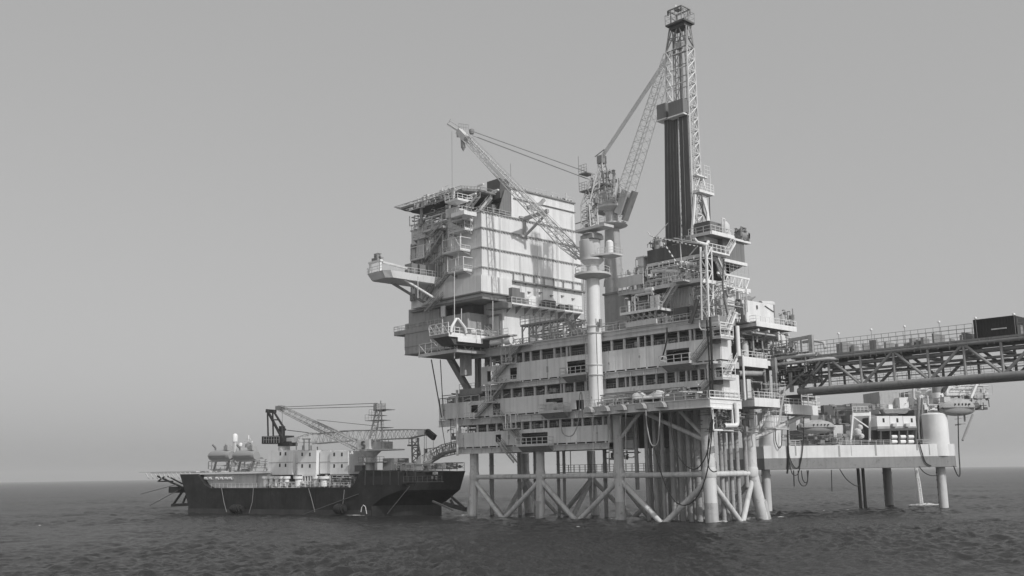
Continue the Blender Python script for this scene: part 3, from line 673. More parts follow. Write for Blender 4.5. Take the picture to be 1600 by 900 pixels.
# lower blocks under the storeys
B((-84.6, -4.0, 36.3), (-62.4, 6, 43.6)).build('base_block', GREY, lq)
MB().tube((-62.9, -3.4, 36.4), (-62.9, -3.4, 43.6), 0.62, n=16).build('base_corner', GREY, lq)
m = MB(); m.box((-84.7, -4.1, 38.05), (-62.5, -4.003, 38.15)); m.box((-84.7, -4.08, 36.3), (-62.5, -4.003, 36.5)); m.build('weld_seams', MID, lq)
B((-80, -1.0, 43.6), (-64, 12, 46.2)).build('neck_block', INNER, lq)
B((-66.5, 2.2, 36), (-57.9, 27.0, 46.0)).build('lower_storey', CLAD, lq)
wp = MB(); 
for k in range(3): wp.lathe((-62 - k * 1.2, 2.1, 38.8), [(0.7, 0), (0.7, 2.4), (0.5, 2.7)], 14)
wp.tube((-64, 1.9, 43.2), (-58.3, 1.9, 43.2), 0.22); wp.tube((-58.3, 1.8, 36), (-58.3, 1.8, 43.2), 0.26); wp.each('wall_pipe', MID, lq)
# ledge and round tank at the far left
B((-88.6, -4.2, 41.2), (-72, 0.5, 42.2)).build('wing_deck', GREY, lq)
MB().rail([(-88.6, -4.2, 42.2), (-72, -4.2, 42.2)], 1.1, 1.5, 0.07).build('wing_rail', LIGHT, lq)
MB().rail([(-88.6, -4.2, 42.2), (-88.6, 0.4, 42.2)], 1.1, 1.5, 0.07).build('wing_rail', LIGHT, lq)
m = MB(); m.lathe((-85.6, -1.8, 37.3), [(0.8, 0), (1.25, 0.5), (1.3, 3.9)], 18); m.build('wing_tank', GREY, lq)
B((-84.3, -3.2, 42.2), (-73, 6, 47)).build('wing_wall', GREY, lq)
m = MB()
for (x, y, z) in ((-80.5, -4.3, 46.6), (-76.5, -4.6, 46.9)): m.box((x, y - 0.9, z), (x + 3.6, y + 0.6, z + 0.45))
m.each('strut_bracket', WHITE, lq)
# lit walkway on the sunlit side with plant on it
wk = T('quarters_walkway', 'railed walkway with cabinets along the sunlit side of the accommodation block', 'walkway', (-56.6, 14, 45.3))
B((-57.55, 2.4, 45.2), (-55.1, 25.3, 45.55)).build('floor', WHITE, wk)
m = MB(); k = 3
while k < 25: m.ext([(-57.5, k, 45.2), (-55.3, k, 45.2), (-57.5, k, 43.6)], (0, 0.15, 0)); k += 2.7
m.each('bracket', MID, wk)
B((-60.5, -0.4, 44.3), (-55.1, 2.4, 45.5)).build('end_block', MID, wk)
MB().rail([(-55.2, 2.4, 45.55), (-55.2, 25.2, 45.55)], 1.25, 1.5, 0.08, (0.62,)).build('handrail', LIGHT, wk)
MB().rail([(-57.3, 2.5, 45.55), (-55.2, 2.5, 45.55)], 1.25, 1.5, 0.08, (0.62,)).build('handrail', LIGHT, wk)
c = T('plant_cabinet', 'pair of slate grey cabinets on the walkway below the white block', 'cabinet', (-56.7, 4, 45.55))
B((-57.4, 3.0, 45.56), (-55.6, 5.4, 49.0)).build('cabinet', BOX, c); B((-57.4, 5.45, 45.56), (-55.9, 7.1, 48.3)).build('cabinet', BOX, c)
c = T('air_unit', 'white rounded air unit with dark grilles on the white block walkway', 'air unit', (-56.7, 9.6, 45.55))
m = MB(); m.ext([(-57.3, 8.2, 45.6), (-57.3, 11.2, 45.6), (-57.3, 11.4, 46.8), (-57.3, 10.4, 47.8), (-57.3, 9.2, 47.9), (-57.3, 8.1, 47)], (1.6, 0, 0)); m.build('casing', BRIGHT, c)
m = MB(); m.box((-57.2, 13.5, 45.6), (-55.9, 17.0, 47.4)); m.box((-57.0, 18.6, 45.6), (-56.1, 20.2, 46.9)); m.box((-57.0, 21.0, 45.6), (-55.9, 22.6, 47.1)); m.each('grille', DARK, c)
m = MB(); m.tube((-55.3, 6.9, 45.5), (-55.3, 6.9, 50), 0.04, n=5); m.tube((-55.3, 12.1, 45.5), (-55.3, 12.1, 50.6), 0.04, n=5); m.each('whip_aerial', MID, wk)
# boom rest fixed to the white wall
br = T('boom_rest', 'grey steel crane boom rest with a curved post bracketed to the white wall', 'boom rest', (-56.5, 9, 61.6))
y0 = FX(819, 345, -57.3).y
m = MB(); m.bar((-57.2, y0, 61.4), (-57.2, y0, 65.8), 0.55); m.bar((-57.2, y0, 65.6), (-49.5, y0 - 0.2, 65.9), 0.7, 0.8); m.bar((-57.2, y0, 61.6), (-50.2, y0, 65.4), 0.45); m.bar((-57.25, y0 - 1.5, 65.8), (-57.25, y0 + 1.5, 65.8), 0.4, 0.5); m.bar((-57.25, y0 - 1.2, 61.5), (-57.25, y0 + 1.2, 61.5), 0.4, 0.5); m.build('bracket', GREY, br)
m = MB(); y1 = y0; P1, P2, P3 = FX(825, 325, -51.5), FX(845, 318, -51.5), FX(850, 312, -51.5); m.bar(P1, P2, .8, .8); m.bar(P2, P3, .7, .7); m.bar((-50.6, y0, 65.8), P1, .35); m.bar((-50.0, y0, 65.8), P1.lerp(P2, .4), .3); m.build('cradle_arm', GREY, br)

# balconies and stairs up the shaded face
def lq_balcony(lab, pxa, pxb, py, yo, h=1.15, roof=False):
    a = FY(pxa, py, YF - yo); b = FY(pxb, py, YF - yo); z = (a.z + b.z) / 2
    t = T('balcony', lab, 'balcony', ((a.x + b.x) / 2, YF - yo / 2, z), 'balconies up the shaded face of the white block')
    B((a.x, YF - yo, z - 0.22), (b.x, YF - 0.3, z)).build('floor', LIGHT, t)
    for X in (a.x + .2, b.x - .3): MB().ext([(X, YF - .3, z - .22), (X, YF - yo + .2, z - .22), (X, YF - .3, z - .9)], (.12, 0, 0)).build('bracket', MID, t)
    for X in (a.x + .05, (a.x + b.x) / 2, b.x - .05): MB().bar((X, YF - yo + .05, z), (X, YF - yo + .05, z + 2.9), .13).build('post', WHITE, t)
    MB().bar((a.x, YF - yo + .05, z + 2.9), (b.x, YF - yo + .05, z + 2.9), .12).build('top_beam', WHITE, t); MB().bar((b.x - .05, YF - yo + .05, z + 2.9), (b.x - .05, YF - .1, z + 2.9), .12).build('top_beam', WHITE, t)
    MB().rail([(a.x, YF - 0.3, z), (a.x, YF - yo, z), (b.x, YF - yo, z), (b.x, YF - 0.3, z)], h, 1.4, 0.09, (0.6,), 0.22).build('handrail', LIGHT, t)
    m = MB(); m.box((b.x - 0.06, YF - yo, z), (b.x + 0.03, YF - 0.35, z + 0.35)); m.build('kick_plate', WHITE, t)  # white on the sunward end only, sunlight put into its paint
    return a, b, z
BAL = [('topmost balcony on the shaded face, just under the helideck', 704, 722, 344, 3.4), ('white railed balcony near the corner, second from the top of the shaded face', 700, 726, 361, 2.6),
       ('balcony with cross-braced posts halfway up the shaded face', 691, 719, 393, 3.2), ('small balcony with white kick plate, third from the bottom near the corner', 700, 724, 424, 2.8),
       ('balcony wrapping the far left edge of the shaded face, below a mast', 641, 662, 404, 1.6), ('balcony wrapping the far left edge, upper one of the two', 645, 664, 372, 1.4),
       ('long upper balcony below the helideck at far left', 660, 690, 358, 1.8)]
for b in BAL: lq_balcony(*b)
st = T('outside_stair', 'zigzag steel stairway climbing the shaded face of the white block', 'stairway', (-72, -6, 43))
def fl(p1, p2, Y1, Y2=None, wd=1.1, t=None):
    p = FY(*p1, Y1); q = FY(*p2, Y2 if Y2 is not None else Y1)
    if p.z > q.z: p, q = q, p
    stair(t or st, p, q, (0, wd, 0))
fl((664, 405), (692, 362), -5.6); fl((665, 418), (684, 402), -6.6); fl((684, 403), (697, 391), -6.6); fl((660, 469), (674, 446), -6.6); fl((678, 450), (700, 424), -6.4)
fl((663, 487), (686, 462), -6.6); fl((668, 371), (688, 350), -6.0)
pp = MB()
for px, ya, yb, Y in ((692, 366, 394, -7), (701, 366, 393, -7), (708, 362, 395, -7), (720, 364, 394, -6.5), (699, 402, 425, -7), (716, 395, 424, -6.6), (735, 333, 362, -5), (680, 428, 447, -6.5), (674, 428, 447, -6.6), (653, 345, 400, -5.6), (703, 333, 352, -8), (667, 376, 393, -6), (671, 376, 393, -6.5), (710, 424, 560, -8.2), (721, 482, 508, -8.0), (770, 470, 515, -5.0), (653, 432, 466, -12)):
    pp.tube(FY(px, ya, Y), FY(px, yb, Y), 0.10, n=6)
a = FY(710, 370, -6.9); b = FY(719, 386, -6.9); c = FY(719, 370, -6.9); d = FY(710, 386, -6.9); pp.tube(a, b, 0.09, n=5); pp.tube(c, d, 0.09, n=5)
pp.each('hanger_post', LIGHT, st)
ex = T('external_piping', 'grey pipes and cable trays fixed up the shaded wall beside the outside stair', 'pipework', (-76, -4.6, 45))
m = MB(); g = random.Random(21)
for i in range(16):
    x = -81.8 + i * 0.85; m.tube((x, -4.45, g.uniform(47, 56)), (x, -4.45, g.uniform(57, 64.5)), g.uniform(0.06, 0.16), n=6)
for i in range(12):
    x = g.uniform(-82, -70); z = g.uniform(47, 64); m.box((x, -4.9, z), (x + g.uniform(.5, 1.6), -4.35, z + g.uniform(.4, 1.6)))
m.build('pipework', MID, ex)
m = MB()
for i in range(7): x = -80 + i * 1.9; z = (52.2, 54, 56.3, 58.9, 60.4, 62.8, 49)[i]; m.box((x, -4.6, z), (x + 0.9, -4.03, z + 2.0))
m.each('door', DARK, ex)

# helideck -------------------------------------------------------------------------------
hd = T('helideck', 'flat octagonal helideck with a sloping perimeter net on top of the quarters', 'helideck', (-71.5, -4.5, 65))
hc = V((-71.0, 5.5, 71.0))
oc = [V((x, y, hc.z)) for x, y in ((-59.6, -2.5), (-59.6, 13.0), (-64, 17.5), (-78, 17.5), (-82.4, 13), (-84.0, -4.6), (-83.4, -6.4), (-61.5, -6.1))]
MB().ext([p - V((0, 0, 0.5)) for p in oc], (0, 0, 0.5)).build('deck_plate', MID, hd)
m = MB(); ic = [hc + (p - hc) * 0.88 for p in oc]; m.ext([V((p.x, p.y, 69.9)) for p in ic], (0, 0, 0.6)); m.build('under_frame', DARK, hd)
m = MB(); ou_ = [p + (p - hc).normalized() * 1.5 + V((0, 0, 0.12)) for p in oc]
for k in range(8):
    a, b, c, d = oc[k], oc[(k + 1) % 8], ou_[(k + 1) % 8], ou_[k]; m.bar(d, c, 0.09)
    for i in range(7): m.bar(a.lerp(b, i / 6), d.lerp(c, i / 6), 0.07)
    m.bar(a.lerp(d, .5), b.lerp(c, .5), 0.05)
m.build('safety_net', MID, hd)
m = MB()
for (x, y) in ((-76, -6), (-66, -6), (-76, 4), (-66, 4)): m.tube((x, y, 65.4), (x, y, 69.7), 0.35, n=10)
m.bar((-79, -4, 66), (-74, -4, 69.6), 0.3); m.bar((-64, -4, 66), (-68, -4, 69.6), 0.3); m.each('support_post', MID, hd)
m = MB()
for k in range(8): p = oc[k].lerp(oc[(k + 1) % 8], .3) ; m.box(p + V((-.2, -.2, .02)), p + V((.2, .2, .4)))
m.each('deck_light', WHITE, hd)
clutter(MB(), (-81, -7.3, 69.3), (-63, -5.9, 71.9), 46, 311, .1, .35).build('rim_gear', LIGHT, hd); clutter(MB(), (-74, -7.0, 70.4), (-66, -5.9, 72.6), 16, 312, .07, .3).build('rim_gear', WHITE, hd)
t = T('helideck_stair_landing', 'railed white landing and stair hanging under the helideck near the corner', 'landing', (-62, -9, 66))
a = FY(696, 317, -9.5); b = FY(722, 325, -9.5)
B((a.x, -9.6, 67.3), (a.x + 4.2, -6.5, 67.55)).build('floor', WHITE, t); MB().rail([(a.x, -9.6, 67.55), (a.x + 4.2, -9.6, 67.55), (a.x + 4.2, -5.5, 67.55)], 1.2, 1.3, 0.09, (0.6,), 0.2).build('handrail', WHITE, t)
B((a.x + 1, -8.8, 64.0), (a.x + 5.4, -5.2, 64.9)).build('trough', WHITE, t)
B((a.x - 2, -7.8, 64.6), (a.x + 1, -4.4, 66.6)).build('plant_box', LIGHT, t)
stair(t, (a.x + 4.5, -8, 64.8), (a.x + 8.5, -8, 67.5), (0, 1.1, 0), LIGHT)
m = MB()
for i, (px, py) in enumerate([(745, 291), (768, 300), (700, 297), (697, 312), (727, 312), (650, 352), (733, 306)]): p = FY(px, py, -5 if px < 740 else 0); m.box(p, p + V((2.0, 0.5, 0.3)))
m.each('flood_light', BRIGHT, t)
m = clutter(MB(), (-81.5, -5.2, 65.4), (-63, -1, 68.8), 70, 44, 0.13, 0.25); m.build('pipework', LIGHT, T('terrace_piping', 'pale pipes and lamps crowding the terrace under the helideck', 'pipework', (-72, -3, 65.4)))
m = MB(); m.tube((-80.4, -3, 65.4), (-80.4, -3, 68.2), 0.3, n=8); m.tube((-79, -3.2, 65.4), (-79, -3.2, 67.6), 0.5, n=10); m.build('roof_vent', MID, label='stubby dark vents standing at the far left roof edge', cat='vent')
m = MB(); s0 = V((-57.0, 2.6, 66)); 
t = T('roof_stair', 'slanting white ladders leaning on the roof cabin beside the helideck', 'ladder', (-60, 0, 66))
stair(t, (-63.5, -0.5, 65.5), (-60.2, 1.6, 69.8), (0.6, -0.9, 0), WHITE); stair(t, (-64.6, 0.8, 65.5), (-61.2, 2.8, 69.8), (0.6, -0.9, 0), LIGHT)
MB().tube((-56.5, 4.0, 72), (-56.5, 4.0, 77.5), 0.06, n=5).build('aerial_mast', MID, label='thin whip aerial standing on the penthouse roof edge', cat='aerial')

# cantilevered platform on the far left ---------------------------------------------------
cp = T('turret_platform', 'boat-shaped white cantilever platform jutting over the sea from the quarters on two struts', 'platform', (-74, -12, 50.5))
pl = [(-77.6, -4.3), (-77.8, -19.4), (-77.0, -20.3), (-71.4, -20.3), (-70.2, -19.0), (-70.2, -4.3)]
top = [V((x, y, 52.35)) for x, y in pl]; cx = V((-73.9, -12, 0))
bot = [V((x + (cx.x - x) * 0.12, y + (1.0 if y < -18 else 0), 50.9)) for x, y in pl]
m = MB(); n = len(pl); m.add(top + bot, [tuple(range(n)), tuple(range(2 * n - 1, n - 1, -1))] + [(i, n + i, n + (i + 1) % n, (i + 1) % n) for i in range(n)]); m.build('hull', WHITE, cp)
MB().rail([top[1], top[2], top[3], top[4], top[5]], 1.2, 1.6, 0.07, (0.6,)).build('handrail', LIGHT, cp)
MB().rail([top[0], top[1]], 1.2, 1.6, 0.07, (0.6,)).build('handrail', LIGHT, cp)
MB().tube((-71.5, -14.5, 51.0), (-71.5, -4.5, 47.2), 0.32, n=10).build('strut', WHITE, cp); MB().tube((-76.0, -14.5, 51.0), (-76.0, -4.5, 47.2), 0.32, n=10).build('strut', GREY, cp)
m = MB(); m.box((-76.9, -19.9, 52.36), (-76.5, -19.5, 54.6)); m.box((-73.2, -19.9, 52.36), (-72.8, -19.5, 54.6)); m.box((-77.1, -20.0, 54.6), (-72.6, -19.3, 55.0)); m.build('davit_frame', WHITE, cp)
clutter(MB(), (-76.8, -20.0, 55.0), (-73.4, -18.6, 56.6), 16, 71, 0.16, 0.5).build('winch', MID, cp)
MB().bar((-73.4, -19.0, 54.6), (-72.9, -12.0, 53.9), 0.7, 0.4).build('boom', LIGHT, cp)
for i, y in enumerate((-12.6, -10.3, -7.9)):
    B((-73.6, y, 52.62), (-71.2, y + 1.7 + .3 * (i == 2), 54.9 + 0.5 * (i == 2))).build('cabinet', BOX, T('deck_cabinet', ['slate cabinet on the cantilever platform, nearest its tip', 'middle slate cabinet of three on the cantilever platform', 'taller slate cabinet on the cantilever platform, against the wall'][i], 'cabinet', (-72.4, y, 52.62), 'cabinets on the cantilever platform'))

# rescue station with a white A-frame ---------------------------------------------------
rs = T('rescue_station', 'railed platform with a white A-frame davit projecting under the white block', 'platform', (-61, -6, 37))
B((-65.6, -12.0, 37.5), (-59.4, 4.0, 38.1)).build('floor', MID, rs)
B((-59.4, -12.0, 37.4), (-59.2, 1.8, 38.2)).build('edge_beam', WHITE, rs); B((-59.3, -9.6, 36.5), (-59.1, -2.6, 37.45)).build('name_board', BRIGHT, rs)
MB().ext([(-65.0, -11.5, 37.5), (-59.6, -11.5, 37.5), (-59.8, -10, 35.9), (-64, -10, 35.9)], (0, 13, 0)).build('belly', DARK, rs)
MB().rail([(-65.6, -12, 38.1), (-59.4, -12, 38.1), (-59.4, 2, 38.1)], 1.4, 1.5, 0.11, (0.7,), 0.2).build('handrail', WHITE, rs)
mf = MB(); mf.rail([(-65.6, -12.0, 38.1), (-59.4, -12, 38.1)], 2.3, 2, 0.12, ()); mf.zig((-65.6, -12, 38.1), (-59.4, -12, 38.1), (-65.6, -12, 40.4), (-59.4, -12, 40.4), 3, 0.06, True, False); mf.build('truss_rail', WHITE, rs)
m = MB(); m.path([(-59.0, -11.6, 38.2), (-58.9, -11.5, 39.4), (-58.8, -10.3, 41.2), (-58.8, -9.8, 41.2), (-58.8, -7.9, 39.5), (-58.9, -7.5, 38.4)], 0.3, 8); m.build('a_frame_davit', BRIGHT, rs)
B((-59.6, -7.6, 39.3), (-58.4, -5.6, 39.5)).build('davit_head', BRIGHT, rs)
m = MB()
for y in (-4.4, -1.6): m.tube((-61.5, y, 39.2), (-61.5, y + 1.4, 39.2), 0.75, n=12)
m.each('raft_drum', LIGHT, rs)
hp = T('hanging_platform', 'grey trussed platform hanging below the rescue station', 'platform', (-67, -4, 34.4))
B((-74.0, -8.3, 34.6), (-61.0, 1.0, 35.1)).build('floor', MID, hp); B((-74.0, -8.45, 34.5), (-60.9, -8.3, 35.2)).build('edge_beam', LIGHT, hp); B((-61.0, -8.3, 34.5), (-60.85, 1.0, 35.2)).build('edge_beam', GREY, hp)
m = MB(); m.rail([(-74, -8.2, 35.1), (-61.1, -8.2, 35.1), (-61.1, 0.8, 35.1)], 2.3, 2.2, 0.16, (1.1,)); m.zig((-74, -8.2, 35.1), (-61.1, -8.2, 35.1), (-74, -8.2, 37.3), (-61.1, -8.2, 37.3), 5, 0.1, False, False); m.zig((-61.1, -8.2, 35.1), (-61.1, 0.8, 35.1), (-61.1, -8.2, 37.3), (-61.1, 0.8, 37.3), 3, 0.1, False, False); m.build('truss_rail', LIGHT, hp)
B((-66.3, -3, 30.2), (-64.6, -1, 34.6)).build('hanger_block', GREY, hp)
m = MB(); m.tube((-66.9, -3.2, 42.0), (-64.6, -7, 37), 0.12, n=6); m.tube((-76, -4.4, 43.6), (-70, -8.0, 37.4), 0.06, n=5); m.tube((-70.5, -4.4, 43.6), (-66, -8.0, 37.4), 0.09, n=5); m.each('tie_rod', LIGHT, hp)
B((-71.0, -4.5, 43.6), (-69.8, -4.1, 46)).build('gate', WHITE, hp)
lw = T('landing_stairs', 'stairs and landings stepping down from the rescue station to the upper wall', 'stairway', (-50, -2, 36))
stair(lw, FY(770, 527, -2), FY(757, 516, -2) , (0, 1, 0), LIGHT); 
B((-59.2, -3.2, 37.4), (-50.5, -0.6, 37.7)).build('floor', LIGHT, lw); MB().rail([(-59.2, -3.2, 37.7), (-50.5, -3.2, 37.7)], 1.2, 1.5, 0.08).build('handrail', LIGHT, lw)
m = MB(); m.tube((-57, -2, 36.5), (-53.6, -2, 36.5), 0.62, n=14); m.tube((-52.5, -2, 36.4), (-50.6, -2, 36.4), 0.8, n=14); m.each('drum', BRIGHT, lw)
# ------------------------------------------------------------------ pedestal cranes
def lattice(mb, p, q, wa, wb, ha, hb, n, r=0.12, rd=0.06, side=V((0, 1, 0))):
    """four-chord lattice from p to q; width along side, height square to it"""
    p = V(p); q = V(q); d = (q - p).normalized(); s = (side - d * side.dot(d)).normalized(); u = s.cross(d).normalized()
    if u.z < 0: u = -u
    C = lambda a, b, t: p.lerp(q, t) + s * a * (wa + (wb - wa) * t) / 2 + u * b * (ha + (hb - ha) * t) / 2
    for a in (-1, 1):
        for b in (-1, 1): mb.tube(C(a, b, 0), C(a, b, 1), r, n=6)
    for i in range(n):
        t0, t1 = i / n, (i + 1) / n; f = i % 2
        for a in (-1, 1): mb.tube(C(a, -1 if f else 1, t0), C(a, 1 if f else -1, t1), rd, n=4, cap=False)
        for b in (-1, 1): mb.tube(C(-1 if f else 1, b, t0), C(1 if f else -1, b, t1), rd, n=4, cap=False)
        mb.tube(C(-1, 1, t1), C(1, 1, t1), rd, n=4, cap=False); mb.tube(C(-1, -1, t1), C(-1, 1, t1), rd * .8, n=4, cap=False)
    return C
def gantry(t, c, z0, z1, lean, m=LIGHT, wb=2.2, wt=1.1):
    g = MB(); b = []; 
    for sx in (-1, 1):
        for sy in (-1, 1): b.append((V((c.x + sx * wb / 2, c.y + sy * wb / 2, z0)), V((c.x + lean[0] + sx * wt / 2, c.y + lean[1] + sy * wt / 2, z1))))
    for p, q in b: g.tube(p, q, 0.14, n=6)
    for i, j in ((0, 1), (1, 3), (3, 2), (2, 0)): g.zig(b[i][0], b[i][1], b[j][0], b[j][1], 4, 0.07, False, True)
    g.build('gantry', m, t); return V((c.x + lean[0], c.y + lean[1], z1))
# crane on the front pedestal -------------------------------------------------------------
c1 = FY(932, 628, -2.3); x, y = c1.x, -2.3
t1 = T('pedestal_crane', 'white pedestal crane with its boom slanting up over the accommodation block', 'crane', (x, y, 20.9))
m = MB(); m.lathe((x, y, 0), [(1.45, 21.0), (1.36, 22.5), (1.33, 28.0), (1.31, 35.5), (1.28, 44.5), (1.28, 46.0)], 28); o = m.build('pedestal', WHITE, t1)
for z in (27.2, 29.1, 35.3, 36.6): MB().lathe((x, y, z), [(1.48, -0.1), (1.5, 0.1)], 28).build('stiffener_ring', LIGHT, o)
MB().lathe((x, y, 27.3), [(1.38, 0), (1.38, 1.7)], 28).build('collar', BRIGHT, o)
m = MB(); m.lathe((x, y, 0), [(1.4, 45.9), (3.4, 46.5), (3.55, 46.55), (3.55, 46.95), (1.2, 46.98)], 32); m.build('service_platform', LIGHT, t1)
m = MB(); n = 14; pts = [(x + 3.4 * math.cos(2 * math.pi * k / n), y + 3.4 * math.sin(2 * math.pi * k / n), 46.95) for k in range(n + 1)]; m.rail(pts, 1.15, 1.5, 0.07, (0.6,)); m.build('handrail', LIGHT, t1)
m = MB(); m.lathe((x, y, 0), [(1.15, 46.9), (1.15, 48.4), (2.1, 49.4), (2.3, 49.55), (2.3, 49.88)], 32); m.lathe((x - .5, y, 0), [(2.0, 49.9), (2.06, 50.0), (2.06, 53.6), (1.95, 53.7), (1.0, 53.75)], 32); m.build('slew_housing', LIGHT, t1)
m = MB(); m.ext([(x + 1, y - 1.5, 50.2), (x + 5.0, y + .5, 50.2), (x + 5.0, y + 3.5, 50.2), (x + 1.5, y + 3.5, 50.2)], (0, 0, 0.35)); m.build('rear_platform', LIGHT, t1)
MB().rail([(x + 2.2, y - .8, 50.55), (x + 5.0, y + .6, 50.55), (x + 5.0, y + 3.4, 50.55)], 1.1, 1.3, 0.07).build('handrail', LIGHT, t1)
m = MB(); m.lathe((x + 3.2, y + 1.6, 50.55), [(0.7, 0), (0.75, 0.2), (0.75, 2.4), (0.4, 2.8)], 16); m.build('accumulator', WHITE, t1)
m = MB(); m.box((x - 1.5, y - 1.6, 53.75), (x + 1.7, y + 1.6, 54.6)); m.lathe((x + .2, y, 54.6), [(1.9, 0), (2.0, .15), (1.2, .5)], 20); m.build('machinery_house', GREY, t1)
B((x - 3.0, y - 1.4, 55.6), (x + 4.6, y + 1.4, 56.1)).build('upper_deck', LIGHT, t1)
zt = FY(925, 320, y).z; zap = FY(934, 268, y).z
top1 = gantry(t1, V((x - .3, y, 0)), 56.1, zt, (-0.2, 0), LIGHT, 2.4, 2.2)
top2 = gantry(t1, V((x - .4, y, 0)), zt, zap, (1.9, 0.4), LIGHT, 2.3, 1.1)
m = MB(); m.box((x - 1.8, y - 1.2, zap - 3.6), (x + .3, y + 1.2, zap - 3.4)); m.box((x - 1.8, y - 1.2, zap), (x + .3, y + 1.2, zap + .2)); m.each('cage_floor', MID, t1)
m = MB(); m.rail([(x + .3, y - 1.2, zap - 3.4), (x - 1.8, y - 1.2, zap - 3.4), (x - 1.8, y + 1.2, zap - 3.4)], 1.6, .8, 0.05, (.5, 1.0)); m.rail([(x + .3, y - 1.2, zap + .2), (x - 1.8, y - 1.2, zap + .2), (x - 1.8, y + 1.2, zap + .2)], 1.6, .8, 0.05, (.5, 1.0)); m.tube((x - 1.8, y - 1.2, zap - 3.4), (x - 1.8, y - 1.2, zap + 3.8), .06, n=5); m.build('cage_rail', MID, t1)
clutter(MB(), (x - 1.6, y - 1.0, 56.2), (x + 1.0, y + 1.0, zt), 26, 321, .12, .4).build('winch_gear', GREY, t1); clutter(MB(), (x - .6, y - .8, zt), (x + 2.0, y + 1.0, zap - 1), 18, 322, .1, .4).build('sheave_gear', MID, t1)
m = MB(); m.bar((x - 4.2, y, zt - 3), (x - .5, y, zt - 2.8), .16); m.bar((x - 3.4, y, zt - 4.4), (x - 1, y, zt - 4.3), .2); m.bar((x + .6, y, zap - 4), (x + 4.4, y + .4, zap - 2.9), .2); m.each('light_arm', MID, t1)
piv = FY(906, 404, y); tip = FY(717, 205, y)
m = MB(); q1 = piv.lerp(tip, 0.10); C = lattice(m, q1, piv.lerp(tip, 0.93), 2.2, 1.2, 1.9, 1.1, 26, 0.12, 0.055); bo = m.build('boom', LIGHT, t1)
m = MB(); lattice(m, piv, q1, 1.6, 2.2, 0.7, 1.9, 3, 0.16, 0.09); m.build('boom_foot', LIGHT, t1)
d = (tip - piv).normalized(); up = V((0, 1, 0)).cross(d).normalized(); up = up if up.z > 0 else -up
m = MB()
for s in (-1, 1):
    m.bar(piv.lerp(tip, .12) + V((0, s * 1.3, 0)) + up * 1.2, piv.lerp(tip, .92) + V((0, s * .9, 0)) + up * 1.0, .06)
for i in range(40): a = piv.lerp(tip, .12 + .8 * i / 39); m.bar(a + up * .6 + V((0, -1.1, 0)), a + up * 1.7 + V((0, -1.1, 0)), .05)
m.bar(piv.lerp(tip, .12) + V((0, -1.1, 0)) + up * 1.9, piv.lerp(tip, .92) + V((0, -1.0, 0)) + up * 1.7, .06); m.build('boom_walkway', LIGHT, t1)
nb = piv.lerp(tip, .60); m = MB(); m.bar(piv.lerp(tip, .57) + V((0, -1.15, 0)) + up * .5, piv.lerp(tip, .71) + V((0, -1.1, 0)) + up * .5, .05, .8); m.build('name_panel', BRIGHT, bo)
hd_ = piv.lerp(tip, .93); m = MB(); m.bar(hd_, tip, 1.3, 1.4); jt = FY(700, 194, y); m.bar(tip, jt, .5, .4); m.bar(tip + up * .9, jt + up * .9, .12); m.bar(jt, jt + up * 1.4, .1); m.bar(tip - up * .4, FY(716, 214, y), .5, .6); m.build('boom_head', LIGHT, t1)
m = MB(); k = FY(737, 206, y); m.lathe((k.x, y, k.z - .5), [(.5, 0), (.6, .4), (.6, 1.0), (.3, 1.2)], 12); m.rail([FY(722, 203, y) + V((0, -1, 0)), FY(737, 205, y) + V((0, -1, 0))], 1.3, .9, .05); m.build('head_sheaves', MID, t1)
m = MB(); h0 = FY(722, 212, y); h1 = FY(724, 236, y); m.tube(h0, h1 + V((0, 0, .8)), .42, .55, n=10); m.tube(h1 + V((0, 0, .8)), h1, .5, .12, n=10); m.build('hook_block', GREY, t1)
m = MB()
for s in (-.8, .8):
    m.tube(FY(737, 206, y) + V((0, s, 0.2)), V((x - .4, y + s * .6, zap + .4)), .06, n=5); m.tube(FY(742, 213, y) + V((0, s, 0)), V((x - .6, y + s * .6, zap - .9)), .06, n=5)
m.each('pendant_cable', MID, t1)
m = MB(); h = FY(706, 205, y); m.tube(h, (h.x, h.y, FY(709, 505, y).z), .035, n=5); m.tube((h.x, h.y, FY(709, 503, y).z), (h.x, h.y, FY(709, 503, y).z + 1.4), .15, n=6); m.build('hoist_line', MID, t1)
m = MB(); m.bar((x + 1.0, y + 2.6, 46.0), FY(945, 448, 1.0), .5, .1); m.build('access_ladder', LIGHT, t1)
m = MB(); m.tube((x + 1.2, y - .75, 22), (x + 1.2, y - .75, 38), .05, n=5); m.lathe((x + 2.0, y - .4, 36.2), [(.3, 0), (.3, 1.6)], 10); m.each('side_cable', MID, t1)
m = MB(); lx = x - 1.0; ly = y - 1.25
for s in (-.25, .25): m.bar((lx + s, ly, 22), (lx + s, ly - .05, 46), .06)
for k in range(46): m.bar((lx - .25, ly, 22.3 + k * .5), (lx + .25, ly, 22.3 + k * .5), .04)
m.build('ladder', GREY, t1)

